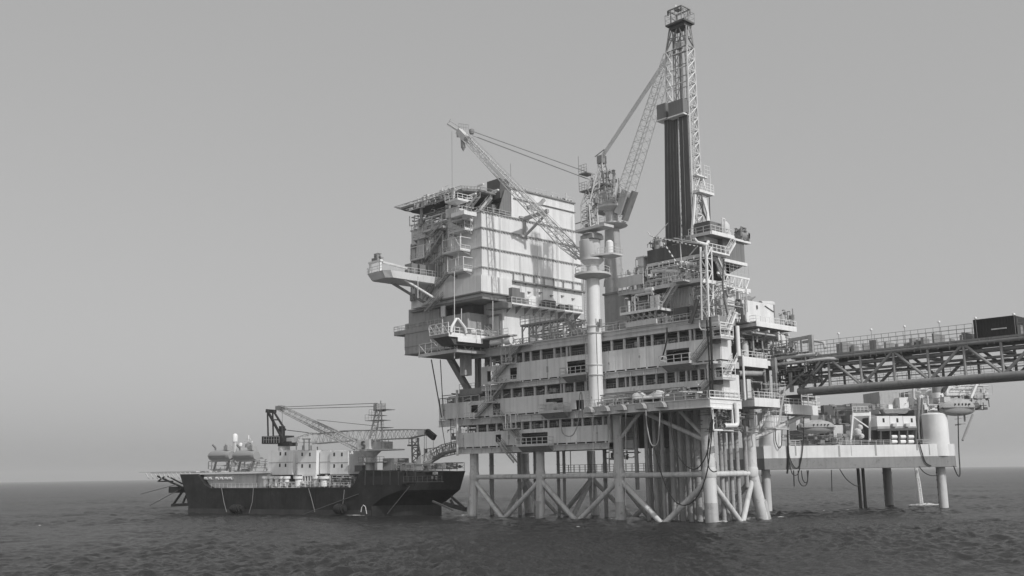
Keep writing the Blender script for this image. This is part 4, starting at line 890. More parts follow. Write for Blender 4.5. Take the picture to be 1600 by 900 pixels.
# crane further back -----------------------------------------------------------------------
Y2 = 14.0; c2 = FY(960, 470, Y2); x, y = c2.x, Y2
t2 = T('pedestal_crane', 'grey pedestal crane further back with boom raised steeply towards the derrick', 'crane', (x, y, 36))
zc = FY(960, 352, Y2).z
m = MB(); m.lathe((x, y, 0), [(1.9, 36), (1.9, zc - 9), (1.85, zc - 7.5), (1.55, zc - .6)], 28); m.build('pedestal', GREY, t2)
m = MB(); m.lathe((x, y, zc), [(1.5, -.7), (3.3, -.1), (3.4, 0), (3.4, .3), (1.3, .35)], 30); m.build('service_platform', LIGHT, t2)
m = MB(); n = 14; m.rail([(x + 3.3 * math.cos(2 * math.pi * k / n), y + 3.3 * math.sin(2 * math.pi * k / n), zc + .3) for k in range(n + 1)], 1.1, 1.5, .06); m.build('handrail', LIGHT, t2)
m = MB(); m.lathe((x, y, zc), [(1.3, .3), (1.3, 3.0), (2.9, 3.7), (3.0, 3.8), (3.0, 4.2), (1, 4.3)], 28); m.build('slew_ring', LIGHT, t2)
m = MB(); m.box((x - 3, y - 2, zc + 4.3), (x + 2.4, y + 2, zc + 5.0)); m.box((x - 2.6, y - 1.7, zc + 5), (x - .2, y + 1.7, zc + 7.2)); m.build('machinery_house', GREY, t2)
ztop = FY(940, 250, Y2).z
gt = gantry(t2, V((x - 1.2, y, 0)), zc + 5, ztop - 6, (-.6, 0), LIGHT, 2.8, 2.0); gt2 = gantry(t2, V((x - 1.8, y, 0)), ztop - 6, ztop, (-.6, 0), LIGHT, 2.0, 1.0)
m = MB()
for k, (dz, wx) in enumerate(((-12, 2.4), (-6.2, 2.2))): m.box((x - 3.8, y - 1.8, ztop + dz), (x - 3.8 + wx * 1.6, y + 1.8, ztop + dz + .25)); m.rail([(x - 3.8, y - 1.8, ztop + dz + .25), (x - 3.8 + wx * 1.6, y - 1.8, ztop + dz + .25)], 1.1, 1, .05)
m.each('gantry_platform', MID, t2)
clutter(MB(), (x - 2.6, y - 1.8, zc + 5), (x + 1.2, y + 1.6, ztop - 3), 46, 323, .13, .4).build('winch_gear', GREY, t2); clutter(MB(), (x - 2.8, y - 2.0, zc + 4.4), (x + 2.2, y - 1.2, zc + 8), 24, 324, .1, .5).build('winch_gear', LIGHT, t2)
m = MB(); m.box((x - 3.0, y - .8, ztop - .8), (x - 1.6, y + .8, ztop + .9)); m.bar((x - 4.2, y, ztop + 1.2), (x - 1.4, y, ztop + 2.2), .15); m.bar((x - 1.5, y, ztop + .4), (x - 1.5, y, ztop + 2.2), .15); m.build('sheave_block', MID, t2)
# boom runs up behind the derrick
b0 = FY(966, 338, Y2); b1 = FY(1049, 78, Y2)
m = MB(); lattice(m, b0.lerp(b1, .18), b0.lerp(b1, .97), 2.3, 1.5, 3.0, 2.0, 24, .12, .05); m.build('boom', LIGHT, t2)
m = MB(); lattice(m, b0, b0.lerp(b1, .18), 1.6, 2.3, 2.4, 3.0, 4, .15, .08); m.build('boom_foot', LIGHT, t2)
dd = (b1 - b0).normalized(); uu = dd.cross(V((0, 1, 0))).normalized(); uu = uu if uu.x > 0 else -uu
m = MB(); m.bar(b0.lerp(b1, .015) + uu * .3, b0.lerp(b1, .16) + uu * .5, 2.0, 1.9); m.build('winch_house', LIGHT, t2)
m = MB(); m.bar(b0.lerp(b1, -.01) + uu * 2.1, b0.lerp(b1, .17) + uu * 2.4, 1.6, .55); m.build('ballast_box', MID, t2)
m = MB(); m.bar(b0.lerp(b1, .0) - uu * 1.5, b0.lerp(b1, .13) - uu * 1.6, 1.2, .5); m.build('service_walk', MID, t2)
m = MB(); g0 = V((x - 2.2, y, ztop + .6)); 
for i in range(8): m.tube(g0 + V((-.35 + i * .1, -.3 + .08 * i, 0)), b1 + V((-.45 + i * .12, -.3 + .08 * i, -.5)), .05, n=4)
m.build('pendant_cables', LIGHT, t2)
# ------------------------------------------------------------------ drilling package
YD, YDB = 8.0, 11.2
def edge(p0, p1, Y):                    # a straight rising edge read at two heights, returned as a function of z
    a = FY(*p0, Y); b = FY(*p1, Y); return lambda z: V((a.x + (b.x - a.x) * (z - a.z) / (b.z - a.z), Y, z))
eL = edge((1044, 378), (1040.5, 75), YD); eN = edge((1085, 378), (1073, 75), YD)
zz = lambda py, px=1060: FY(px, py, YD).z
zb, z1, z2, z3, z4, z5 = zz(376), zz(182), zz(155), zz(75), zz(40), zz(13)
dk = T('drilling_derrick', 'tall tapering drilling derrick with dark wind walls, highest thing on the platform', 'derrick', (eN(zb).x - 3, YD, zb))
bk_ = lambda f, z: f(z) + V((0, (YDB - YD) * (1 - .25 * (z - zb) / (z3 - zb)), 0))
# lattice of the whole mast
for f, lab in ((eL, 'leg'), (eN, 'leg')):
    for g_ in (lambda z, f=f: f(z), lambda z, f=f: bk_(f, z)):
        MB().tube(g_(zb), g_(z3), .2, .16, n=8).build('leg', LIGHT, dk)
m = MB(); N = 16
for i in range(N):
    za, zc = zb + (z3 - zb) * i / N, zb + (z3 - zb) * (i + 1) / N
    if za < z1 + 1: pass
    f = eN; m.tube(f(za), bk_(f, zc), .09, n=5); m.tube(bk_(f, za), f(zc), .09, n=5); m.tube(f(zc), bk_(f, zc), .1, n=5)
m.build('side_bracing', WHITE, dk)
m = MB()
for i in range(N):
    za, zc = zb + (z3 - zb) * i / N, zb + (z3 - zb) * (i + 1) / N
    m.tube(bk_(eL, za), bk_(eL, zc) .lerp(bk_(eN, zc), .28), .08, n=5); m.tube(bk_(eL, za).lerp(bk_(eN, za), .28), bk_(eL, zc), .08, n=5)
    m.tube(bk_(eL, zc), bk_(eN, zc), .11, n=5); m.tube(bk_(eN, za).lerp(bk_(eL, za), .2), bk_(eN, zc), .07, n=5)
for i in range(10):
    za, zc = z2 + (z3 - z2) * i / 10, z2 + (z3 - z2) * (i + 1) / 10
    if i % 2 == 0: m.tube(eL(za), eL(zc).lerp(eN(zc), .25), .07, n=5); m.tube(eL(zc), eL(za).lerp(eN(za), .25), .07, n=5)
    if i % 3 == 2: m.tube(eL(zc), eN(zc), .12, n=5)
m.build('mast_bracing', LIGHT, dk)
m = MB(); m.tube(eL(z2).lerp(eN(z2), .27), eL(z3).lerp(eN(z3), .27), .1, n=6)
for i in range(4):
    za, zc = z2 + (z3 - z2) * i / 4, z2 + (z3 - z2) * (i + 1) / 4; P_ = lambda z, s: eL(z).lerp(eN(z), s) - V((0, .1, 0))
    m.tube(P_(za, 0), P_(zc, .27), .1, n=6); m.tube(P_(za, .27), P_(zc, 0), .1, n=6); m.tube(P_(zc, 0), P_(zc, .27), .1, n=6)
m.build('front_bracing', WHITE, dk)
m = MB()
for s in (.42, .45, .66, .72, .9): m.tube(eL(z2).lerp(eN(z2), s) + V((0, .8, 0)), eL(z3 + 4).lerp(eN(z3 + 4), s * .5 + .25) + V((0, .8, 0)), .035, n=4)
m.each('drill_line', DARK, dk)
m = MB()
for s in (.30, .52, .60, .78): m.tube(eL(zb + 2).lerp(eN(zb + 2), s) + V((0, 1.2, 0)), eL(z3).lerp(eN(z3), s) + V((0, 1.0, 0)), .09 if s != .52 else .2, n=6)
m.each('guide_rail', MID, dk)
# dark wind walls on the racking board side
def wall(sa, sb, zl, zh, out=0.35, th=.25, name='wind_wall', mt=WIND):
    P = [eL(zl).lerp(eN(zl), sa), eL(zl).lerp(eN(zl), sb), eL(zh).lerp(eN(zh), sb), eL(zh).lerp(eN(zh), sa)]
    MB().ext([p - V((0, out, 0)) for p in P], (0, th, 0)).build(name, mt, dk)
wall(-.06, .54, zb - 2.0, z1); wall(.66, 1.02, zb - 1.0, z1, .9)
# pale bars carry the sunlight on those wall edges; pipe stands between
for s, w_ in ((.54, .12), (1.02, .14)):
    a, b = eL(zb).lerp(eN(zb), s), eL(z1).lerp(eN(z1), s); MB().bar(a - V((0, .3, 0)), b - V((0, .3, 0)), .16).build('painted_lit_edge', LIGHT, dk)
m = MB(); g = random.Random(2)
for i in range(9): a, b = eL(zb).lerp(eN(zb), .56 + i * .011), eL(z1).lerp(eN(z1), .56 + i * .011); m.tube(a + V((0, .2 + g.random() * .5, g.random() * 4)), b + V((0, .2 + g.random() * .5, -g.random() * 2)), .05, n=5)
for i in range(3): s = 1.03 + i * .035; m.tube(eL(zb).lerp(eN(zb), s) + V((0, .1 + .2 * i, 0)), eL(z1).lerp(eN(z1), s) + V((0, .1 + .2 * i, 0)), .08, n=5)
m.build('pipe_stands', LIGHT, dk)
m = MB()
for i in range(4): s = .08 + i * .13; m.bar(eL(zb).lerp(eN(zb), s) - V((0, .40, 0)), eL(z1).lerp(eN(z1), s) - V((0, .40, 0)), .07)
m.bar(eL(zb).lerp(eN(zb), .82) - V((0, .95, 0)), eL(z1).lerp(eN(z1), .82) - V((0, .95, 0)), .07); m.each('wall_stiffener', MID, dk)
# racking board boxes
def rbox(pxl, pxr, y0, y1, name):
    a = FY(pxl, 170, y0); b = FY(pxr, 170, y0); zt = FY(pxr, name[1], y0).z; zl = FY(pxr, name[2], y0).z; name = name[0]
    B((a.x, y0, zl), (b.x, y1, zt)).build(name, BOX, dk); B((a.x - .15, y0 - .15, zl - .25), (b.x + .15, y1 + .1, zl)).build('floor_edge', WHITE, dk)
rbox(1026, 1040, YD - 1.0, YD + 2.4, ('racking_cabin', 160, 184)); rbox(1044, 1067.5, YD - 1.8, YD + .6, ('racking_cabin', 153, 176))
# white A-frame and rear platforms on the sunlit side
zA, zB_ = zz(304), zz(285)
a = eN(zA) + V((.4, 0, 0)); 
pf = T('mast_platform', 'white railed platform and ladder cage on the sunlit side of the derrick', 'platform', a)
B((a.x - .3, YD - .2, zA - .5), (a.x + 1.4, YD + 4.6, zA)).build('floor', WHITE, pf); MB().rail([(a.x + 1.3, YD + .4, zA), (a.x + 1.3, YD + 4.6, zA)], 1.6, 1.2, .08, (.5, 1.0)).build('handrail', WHITE, pf)
B((a.x - .2, YD + 0, zz(281)), (a.x + .8, YD + 3.6, zz(279))).build('floor', WHITE, pf)
m = MB(); m.rail([(a.x + .9, YD + 2.4, zz(281)), (a.x + .9, YD + 4.2, zz(281))], 2.4, .9, .08, (.8, 1.6)); m.bar((a.x + .9, YD + 4.2, zA), (a.x + .9, YD + 4.2, zz(281)), .1); m.bar((a.x + .9, YD + 2.6, zA), (a.x + .4, YD + 2.4, zz(281)), .25); m.bar((a.x, YD + .2, zA), (a.x + .4, YD + 1.6, zz(281)), .14); m.build('ladder_cage', WHITE, pf)
f0 = FX(1081, 372, eN(zb).x + .6); f1 = FX(1086, 304, eN(zA).x + .8); m = MB(); m.bar(f1, f0, .42); m.build('prop', WHITE, pf)
f2 = FX(1109, 360, eN(zb).x + .6); f3 = FX(1099, 306, eN(zA).x + .8); m = MB(); m.ext([f3 + V((0, -.9, 0)), f3 + V((0, .5, 0)), f2 + V((0, .2, .3)), f2 + V((0, -1.2, .3)), f2.lerp(f3, .5) + V((0, -.2, 0))], (.3, 0, 0)); m.bar(FX(1097, 362, f2.x), f2 + V((0, .3, 0)), .5); m.build('prop', WHITE, pf)
m = MB(); m.tube(FX(1087, 340, f2.x - .6), FX(1097, 362, f2.x - .3), .16, n=6); m.tube(FX(1093, 315, f2.x), FX(1110, 360, f2.x - .6), .14, n=6); m.tube(FX(1108, 300, f2.x), FX(1110, 360, f2.x - .6), .1, n=6); m.each('stay', DARK, pf)
# tapering top, crown platform and crown block frame
m = MB(); cL, cN = FY(1047, 40, YD), FY(1072, 40, YD); cl, cn = cL + V((0, 1.6, 0)), cN + V((0, 1.6, 0))
quad = [(eL(z3), cL), (eN(z3), cN), (bk_(eN, z3), cn), (bk_(eL, z3), cl)]
for p, q in quad: m.tube(p, q, .17, n=6)
for i in range(4):
    (p, q), (r_, s_) = quad[i], quad[(i + 1) % 4]; m.tube(p, r_, .15, n=6); m.tube(p.lerp(q, .5), r_.lerp(s_, .5), .11, n=5); m.tube(p, q.lerp(s_, .5), .13, n=5); m.tube(r_, q.lerp(s_, .5), .13, n=5)
for s in (.3, .5, .7): m.tube(eL(z3).lerp(bk_(eN, z3), s), cL.lerp(cn, s), .16, n=5)
m.box(eL(z3).lerp(eN(z3), .4) + V((0, .6, .2)), eL(z3).lerp(eN(z3), .62) + V((0, 1.4, 1.6))); m.build('crown_taper', GREY, dk)
xc = (cL.x + cN.x) / 2; zk = z4 + .2
B((xc - 2.3, YD - 1.1, zk), (xc + 2.3, YD + 2.4, zk + .35)).build('crown_platform', DARK, dk); B((xc - 1.8, YD - .4, zk - .7), (xc + 1.8, YD + 2, zk)).build('crown_block', DARK, dk)
MB().rail([(xc - 2.3, YD - 1.1, zk + .35), (xc + 2.3, YD - 1.1, zk + .35), (xc + 2.3, YD + 2.4, zk + .35), (xc - 2.3, YD + 2.4, zk + .35), (xc - 2.3, YD - 1.1, zk + .35)], 2.0, 1.5, .05, (.9,)).build('crown_rail', MID, dk)
m = MB(); zt = z5
for sx in (-1.4, 1.2):
    for sy in (-.4, 1.8): m.tube((xc + sx, YD + sy, zk + .3), (xc + sx, YD + sy, zt), .11, n=5)
m.rail([(xc - 1.9, YD - .6, zt - 1.0), (xc + 1.5, YD - .6, zt - 1.0), (xc + 1.5, YD + 2.2, zt - 1.0), (xc - 1.9, YD + 2.2, zt - 1.0), (xc - 1.9, YD - .6, zt - 1)], 1.0, 5, .2, ())
m.zig((xc - 1.9, YD - .6, zk + .4), (xc + 1.5, YD - .6, zk + .4), (xc - 1.9, YD - .6, zt), (xc + 1.5, YD - .6, zt), 2, .07); m.zig((xc + 1.5, YD - .6, zk + .4), (xc + 1.5, YD + 2.2, zk + .4), (xc + 1.5, YD - .6, zt), (xc + 1.5, YD + 2.2, zt), 2, .07)
m.box((xc - 1, YD + .2, zt), (xc + .2, YD + 1.4, zt + .5)); m.build('crown_frame', MID, dk)
MB().tube((xc - .8, YD + .6, zt + .5), (xc - .8, YD + .6, zt + 1.3), .15, n=6).build('beacon', BRIGHT, dk)
m = MB(); m.tube(FY(1046, 346, YD), FY(1019, 376, YD - 6), .08, n=5); m.tube(eL(zb + 12) + V((-.3, 0, 0)), FY(1040, 372, YD), .04, n=5); m.build('standpipe_hose', MID, dk)

# substructure boxes and drill floor -------------------------------------------------------
Ys = 4.0
sb = T('drill_floor_house', 'dark clad drill floor house below the derrick with a pale skirting beam', 'building', (-12, 10, 48.4))
xl = FY(1011.5, 400, Ys).x; xr = -5.6
B((xl, Ys, 48.5), (xr - 2, 17.6, 51.0)).build('wind_wall', WIND, sb)
B((xr - 2, Ys, 48.5), (xr, 10.5, 50.6)).build('wind_wall', WIND, sb)
B((xr - 2.02, 10.5, 48.4), (xr + .02, 17.6, 52.2)).build('wind_wall', BOX, sb)
B((xr - 5, 6.2, 51.2), (xr - 1, 10.4, 52.5)).build('upper_house', LIGHT, sb)
m = MB(); m.box((xl - .1, Ys - .15, 47.7), (xr + .1, Ys + .3, 48.35)); m.build('skirting_beam', LIGHT, sb); m = MB(); m.box((xr - .2, 10, 47.6), (xr + .4, 17.8, 48.2)); m.box((xr - .6, 12.9, 52.2), (xr + .5, 19.3, 52.6)); m.build('skirting_beam', WHITE, sb)
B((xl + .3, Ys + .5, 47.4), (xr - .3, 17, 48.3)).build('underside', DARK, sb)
m = MB(); clutter(m, (xl + .2, Ys + .2, 51.0), (xl + 3.2, Ys + 2.0, 53.4), 12, 81, .2, .6); m.tube((xl + 1.6, Ys + 1, 51), (xl + 1.6, Ys + 1, 53.6), .6, n=10); m.build('tensioner', MID, sb)
df = T('doghouse', 'dark drillers cabin on a white railed floor beside the derrick foot', 'cabin', (-6, 9, 52.5))
a = FY(1085, 372, 6.5); 
B((a.x, 6.6, 52.6), (a.x + 3.4, 9.6, 55.0)).build('cabin', DARK, df); B((a.x + 3.41, 6.7, 52.6), (a.x + 3.6, 11.6, 54.9)).build('side_wall', BOX, df)
xf = a.x + 4.6
B((a.x - 1, 5.4, 52.1), (xf, 12.6, 52.5)).build('floor', MID, df); B((xf, 5.4, 52.0), (xf + .25, 12.6, 52.7)).build('edge_beam', WHITE, df); B((a.x - 1, 5.2, 52.0), (xf, 5.4, 52.6)).build('edge_beam', LIGHT, df)
MB().rail([(a.x - .5, 5.4, 52.5), (xf, 5.4, 52.5), (xf, 12.4, 52.5)], 1.3, 1.5, .09, (.65,)).build('handrail', LIGHT, df)
m = MB(); m.rail([(xf + .1, 9, 52.6), (xf + .1, 9.9, 52.6)], 3.0, .8, .14, ()); m.build('door_frame', WHITE, df)
m = MB(); m.lathe((xf - .9, 11.2, 52.5), [(.9, 0), (.95, .2), (.95, 2.2), (.5, 2.9)], 14); m.build('tank', LIGHT, df)
m = MB(); p0 = FX(1084, 372, xf + .3); m.path([p0, FX(1089, 378, xf + .3), FX(1104, 382, xf + .3), FX(1107, 377, xf + .3)], .28, 8); m.build('flow_pipe', WHITE, df)
m = clutter(MB(), (xf - 2.6, 16.2, 52.6), (xf - .6, 19.2, 55.2), 22, 82, .2, .4); m.tube((xf - 1.6, 16.6, 53.6), (xf - 1.6, 18.6, 53.6), 1.0, n=14); m.build('mud_cleaner', MID, T('mud_cleaner', 'dark round machine perched on the far edge of the drill floor house', 'machine', (xf - 1.6, 17, 52.6)))
m = MB(); p = FX(1138, 372, xf - 1); m.tube((p.x, p.y, 52.5), (p.x, p.y, p.z + .4), .06, n=5); m.build('pole', MID, T('flood_light', 'bright floodlight on a pole beside the round drill floor tank', 'lamp', (p.x, p.y, 52.5))); 
L_ = [o for o in bpy.data.objects if o.name == 'flood_light'][0]; B((p.x - .35, p.y - .35, p.z + .3), (p.x + .35, p.y + .35, p.z + 1.1)).build('lamp_head', BRIGHT, L_)
ls = T('drill_floor_stair', 'white stair and landing stepping down the sunlit side of the drill floor house', 'stairway', (-4, 10, 47.8))
q0 = FX(1133, 398, xf + .6); q1 = FX(1143, 381, xf + .6); stair(ls, q0, q1, (.9, 0, 0), WHITE)
l0 = FX(1104, 398, xf + 1.0); B((xf - .2, l0.y, q0.z - .4), (xf + 1.6, q0.y, q0.z - .1)).build('landing', WHITE, ls); MB().rail([(xf + 1.5, l0.y, q0.z - .1), (xf + 1.5, q0.y, q0.z - .1)], 1.3, 1.4, .09, (.65,)).build('handrail', WHITE, ls)
s1 = FX(1116, 404, xf + .2); s2 = FX(1128, 432, xf + .2); stair(ls, s2, s1, (.9, 0, 0), LIGHT)
B((xr - 3, 9, 44.6), (xr - .5, 13, 47.7)).build('support_leg', DARK, ls)
MB().ext([(xr - .5, 12, 47.6), (xr - .5, 17.5, 47.6), (xr - .5, 12, 45.4)], (-3, 0, 0)).build('support_bracket', DARK, ls)

# drilling module deck ----------------------------------------------------------------------
md = T('drilling_module_deck', 'crowded open deck of pale equipment between the cranes and the drill floor house', 'platform deck', (-15, 8, 43))
x0 = FY(967, 457, 3).x; x1 = -5.5
B((x0, 3.0, 43.0), (x1, 18, 43.5)).build('floor', MID, md)
m = MB(); m.box((x0, 2.85, 42.9), (x1, 3.0, 43.6)); m.build('edge_beam', LIGHT, md); B((x1, 3.0, 42.8), (x1 + .2, 9.6, 43.5)).build('edge_beam', WHITE, md)
xp = FY(1007, 448, 3).x
m = MB(); m.box((x0 + .1, 2.6, 44.4), (xp, 2.8, 46.4)); m.build('shield_panel', LIGHT, md)
m = MB()
for i in range(7): X = x0 + (xp - x0) * i / 6; m.bar((X, 2.75, 43.4), (X, 2.75, 47.4), .12)
m.bar((x0, 2.75, 46.9), (xp, 2.75, 46.9), .09); m.bar((x0, 2.75, 43.6), (xp, 2.75, 43.6), .1); m.rail([(xp, 2.9, 43.5), (x1, 2.9, 43.5)], 1.2, 1.5, .07); m.build('handrail', LIGHT, md)
clutter(MB(), (xp - .2, 3.4, 43.6), (x1 - .5, 7.5, 47.4), 85, 83, .16, .25).build('pipework', GREY, md); clutter(MB(), (xp - 1, 3.1, 43.6), (x1 - .5, 5.0, 46.8), 46, 183, .1, .3).build('pipework', WHITE, md); clutter(MB(), (x0, 3.4, 43.6), (xp, 6, 48.4), 26, 184, .1, .3).build('pipework', LIGHT, md)
B((xp, 7.6, 43.5), (x1 - .6, 7.8, 47.5)).build('back_screen', DARK, md)
clutter(MB(), (xp + .5, 2.9, 44), (x1 - .3, 3.9, 48.0), 42, 331, .1, .25).build('pipework', LIGHT, md); clutter(MB(), (x1 - 2, 4, 36), (-1.2, 12, 42.6), 60, 332, .13, .2).build('pipework', LIGHT, md); clutter(MB(), (xl + .4, 3.4, 51), (-8, 4.2, 52.4), 12, 333, .08, .4).build('roof_gear', MID, md)
m = MB(); m.tube((xp + 1.4, 3.6, 46.6), (xp + 5.2, 3.4, 46.4), .42, n=12); m.tube((xp + 5, 3.4, 46.2), (xp + 8.2, 3.6, 45.7), .35, n=12); m.tube((xp + 8.6, 3.3, 47.2), (x1 - 1.5, 3.6, 46.5), .4, n=12); m.each('white_duct', BRIGHT, md)
m = MB()
for i in range(8): m.box((-14.6 + i * .5, 3.3, 43.6), (-14.25 + i * .5, 5, 46.2))
m.build('radiator', LIGHT, md)
B((x0 + 2, 6, 43.5), (xp + 4, 10, 46.0)).build('module_box', GREY, md)
tb = T('control_cabin', 'small bright white cabin with a roof frame on the drilling module deck', 'cabin', (xp, 4.5, 46.2))
a = FY(997, 424, 4.5); b_ = FY(1011, 424, 4.5); B((a.x, 4.5, 47.0), (b_.x - .8, 6.6, 50.0)).build('cabin', WHITE, tb); B((a.x - .3, 4.4, 50.0), (b_.x - .4, 6.9, 50.3)).build('roof', LIGHT, tb); B((a.x - .2, 5, 43.5), (b_.x - 1.5, 6.3, 47)).build('pedestal', GREY, tb)
m = MB(); m.rail([(a.x - .4, 4.4, 47), (a.x - .4, 6.4, 47)], 2.9, 1, .1, (1.4,)); m.build('frame', MID, tb)
# trussed lit walkway to the right of it
tw = T('truss_walkway', 'white trussed walkway with scaffold rails on the sunlit side above the cabin', 'walkway', (-5.5, 14, 42.4))
B((-7.5, 8.5, 42.6), (-5.6, 18.6, 43.0)).build('floor', MID, tw)
m = MB(); m.box((-5.6, 8.5, 42.5), (-5.3, 18.6, 43.2)); m.box((-5.55, 8.0, 45.0), (-5.35, 18.6, 45.35)); m.zig((-5.45, 9, 43.1), (-5.45, 18.5, 43.1), (-5.45, 9, 45.1), (-5.45, 18.5, 45.1), 8, .09, False, True); m.build('truss', WHITE, tw)
m = MB(); m.rail([(-5.4, 9.5, 45.3), (-5.4, 18.4, 45.3)], 2.6, 1.2, .05, (.6, 1.3, 1.9)); m.build('handrail', LIGHT, tw)
m = MB()
for i in range(5): y = 11.2 + i * 1.4; m.box((-5.6, y, 47.7), (-5.3, y + .9, 48.1)); m.box((-5.4, y + .1, 42.1), (-5.1, y + .8, 42.4))
m.each('lamp', BRIGHT, tw)
# ribbed building and dark container under that deck
rb = T('mud_module', 'ribbed grey module with a sunlit edge under the drilling module deck', 'building', (-12, 6, 36))
xm0 = FY(1046, 465, 5).x; xm1 = FY(1078, 465, 5).x
B((xm0, 5.0, 36.0), (xm1, 10, 42.9)).build('wall', PANEL, rb)
m = MB()
for i in range(12): X = xm0 + .5 + i * (xm1 - xm0 - 1) / 11; m.box((X, 4.8, 37.6), (X + .22, 4.997, 42.7))
m.build('ribs', LIGHT, rb)
B((x0 - 4, 7.5, 36), (xm0, 16, 42.9)).build('rear_wall', GREY, rb); B((-31, 5.2, 36), (-24.5, 11, 44.0)).build('side_house', GREY, rb); B((-31.3, 5, 44.0), (-24.2, 11.4, 44.4)).build('roof_edge', MID, rb)
dc = T('dark_container', 'slate grey container on the upper deck edge beside the lattice mast', 'container', (-8, 2, 35.8))
a = FY(1053, 505, 1.0); b_ = FY(1090, 500, 1.0)
B((a.x, 1.0, 35.8), (b_.x - 2.2, 3.4, 38.4)).build('body', DARK, dc); B((b_.x - 2.2, 1.6, 35.8), (b_.x - .2, 4.2, 38.5)).build('body', BOX, dc)
m = MB(); 
for i in range(3): m.bar((a.x + .4 + i * 1.8, .9, 35.8), (a.x + .4 + i * 1.8, .9, 37.2), .07)
m.bar((a.x, .9, 37.1), (b_.x, .9, 37.1), .07); m.build('lashing_rail', MID, dc)
MB().rail([(-66, -.25, 35.75), (-27, -.25, 35.75)], 1.1, 1.6, .07).build('handrail', LIGHT, T('roof_rail', 'long pale handrail along the upper deck edge left of the crane', 'railing', (-46, -.25, 35.75)))
# process skid on a raised platform
pk = T('process_skid', 'raised platform of pipes and valves on splayed struts beside the white crane pedestal', 'process equipment', (-19, 0, 35.8))
a = FY(969, 489, -.2); b_ = FY(1028, 481, -.2); c_ = FY(1047, 484, 2.0); zp = (a.z + b_.z) / 2
B((a.x, -.2, zp - .3), (b_.x, 4.8, zp)).build('floor', LIGHT, pk); B((a.x, -.3, zp - .45), (b_.x + .1, -.2, zp + .05)).build('edge_beam', WHITE, pk); B((b_.x, -.2, zp - .4), (b_.x + .2, 3.6, zp + .05)).build('edge_beam', WHITE, pk)
MB().rail([(a.x, -.2, zp), (b_.x, -.2, zp), (b_.x, 3.6, zp)], 1.2, 1.5, .08, (.6,)).build('handrail', LIGHT, pk)
clutter(MB(), (a.x + .3, .4, zp), (b_.x - .4, 4.2, zp + 3.4), 48, 84, .18, .3).build('pipework', GREY, pk)
m = MB(); m.path([(a.x + 3.4, .2, zp), (a.x + 3.4, .2, zp + 2.8), (a.x + 3.7, .2, zp + 3.1), (b_.x - 1.4, .2, zp + 3.1), (b_.x - 1.2, .2, zp + 2.4)], .16, 8); m.tube((a.x + 1.9, .3, zp), (a.x + 1.9, .3, zp + 2.2), .3, n=10); m.tube((a.x + 6, .4, zp + 3.7), (a.x + 7.6, .4, zp + 3.7), .45, n=12); m.box((b_.x - 2.6, .8, zp), (b_.x - .6, 1.4, zp + 2.6)); m.build('white_pipe', WHITE, pk)
m = MB(); n = 5
for i in range(n):
    X = a.x + 2.2 + i * (b_.x - a.x - 3.6) / (n - 1); m.bar((X, .6, 35.8), (X, .6, zp - .3), .16); m.bar((X, .6, zp - 1.6), (X - 1.3, -.1, zp - .3), .12); m.bar((X, .6, zp - 1.6), (X + 1.0, -.1, zp - .3), .12)
m.build('struts', LIGHT, pk)
m = MB(); m.box((a.x + 2.4, 1.2, 35.8), (b_.x - .6, 4, 37.6)); clutter(m, (a.x + 2.4, .3, 35.9), (b_.x, 1.2, 38), 16, 85, .15, .5); m.build('valve_cabinets', GREY, pk)
m = MB(); m.box((a.x + 1.6, -.6, 35.8), (b_.x - .2, -.25, 36.7)); m.build('bund', LIGHT, pk)
stair(pk, FY(1031, 481, 1.2), FY(1056, 440, 1.2), (0, 1.1, 0), LIGHT)
B((FY(1055, 440, 2).x, 1.0, 43.2), (-8, 2.9, 43.5)).build('landing', LIGHT, pk)
# lattice mast with striped booms
lm = T('lattice_mast', 'slim white lattice mast with striped burner booms in front of the drill floor house', 'mast', (-2, -.6, 34))
q = lambda px, py, Y=-.6: FY(px, py, Y)
bl, br_, tl, tr = q(1097, 500), q(1108, 500, -.6), q(1094.5, 386), q(1103.5, 384)
m = MB()
for p, t_ in ((bl, tl), (br_, tr)):
    m.tube(p, t_, .19, n=8); m.tube(p + V((0, 1.5, 0)), t_ + V((0, 1.5, 0)), .14, n=8)
m.zig(bl, tl, br_, tr, 6, .11, False, True, 6); m.zig(br_, tr, br_ + V((0, 1.5, 0)), tr + V((0, 1.5, 0)), 6, .09, False, True, 6); m.build('mast_frame', WHITE, lm)
m = MB(); m.path([q(1093, 500), q(1093, 511), q(1096, 515), q(1106, 516)], .16, 8); m.build('drain_pipe', LIGHT, lm)
def striped(p, q_, n, r, nm):
    m = MB()
    for i in range(n): m.tube(p.lerp(q_, i / n), p.lerp(q_, (i + 1) / n), r, n=6, cap=i in (0, n - 1))
    o = m.build(nm, BRIGHT, lm); o.data.materials.append(DARK)
    for f in o.data.polygons: f.material_index = int((f.center + ORG[lm.name] - p).length / (q_ - p).length * n) % 2
A0 = q(1022, 370); A1 = q(1033, 373); A2 = q(1090, 385); K = q(1062, 418)
striped(q(1021, 370), q(1034, 373), 6, .13, 'burner_boom'); m = MB(); m.tube(A1, q(1094, 381), .1, n=6); m.tube(q(1053, 372), q(1094, 380), .09, n=6); m.tube(q(1012, 362), q(1016, 368), .1, n=5); m.tube(q(1016, 368), q(1022, 370), .1, n=5); m.tube(q(1063, 380), q(1065, 418), .1, n=6); m.tube(K, q(1090, 384), .11, n=6); m.build('boom_chords', LIGHT, lm)
striped(A1, A2, 18, .12, 'burner_boom'); striped(A1, K, 14, .13, 'burner_boom'); striped(K, q(1095, 426), 10, .12, 'burner_boom')
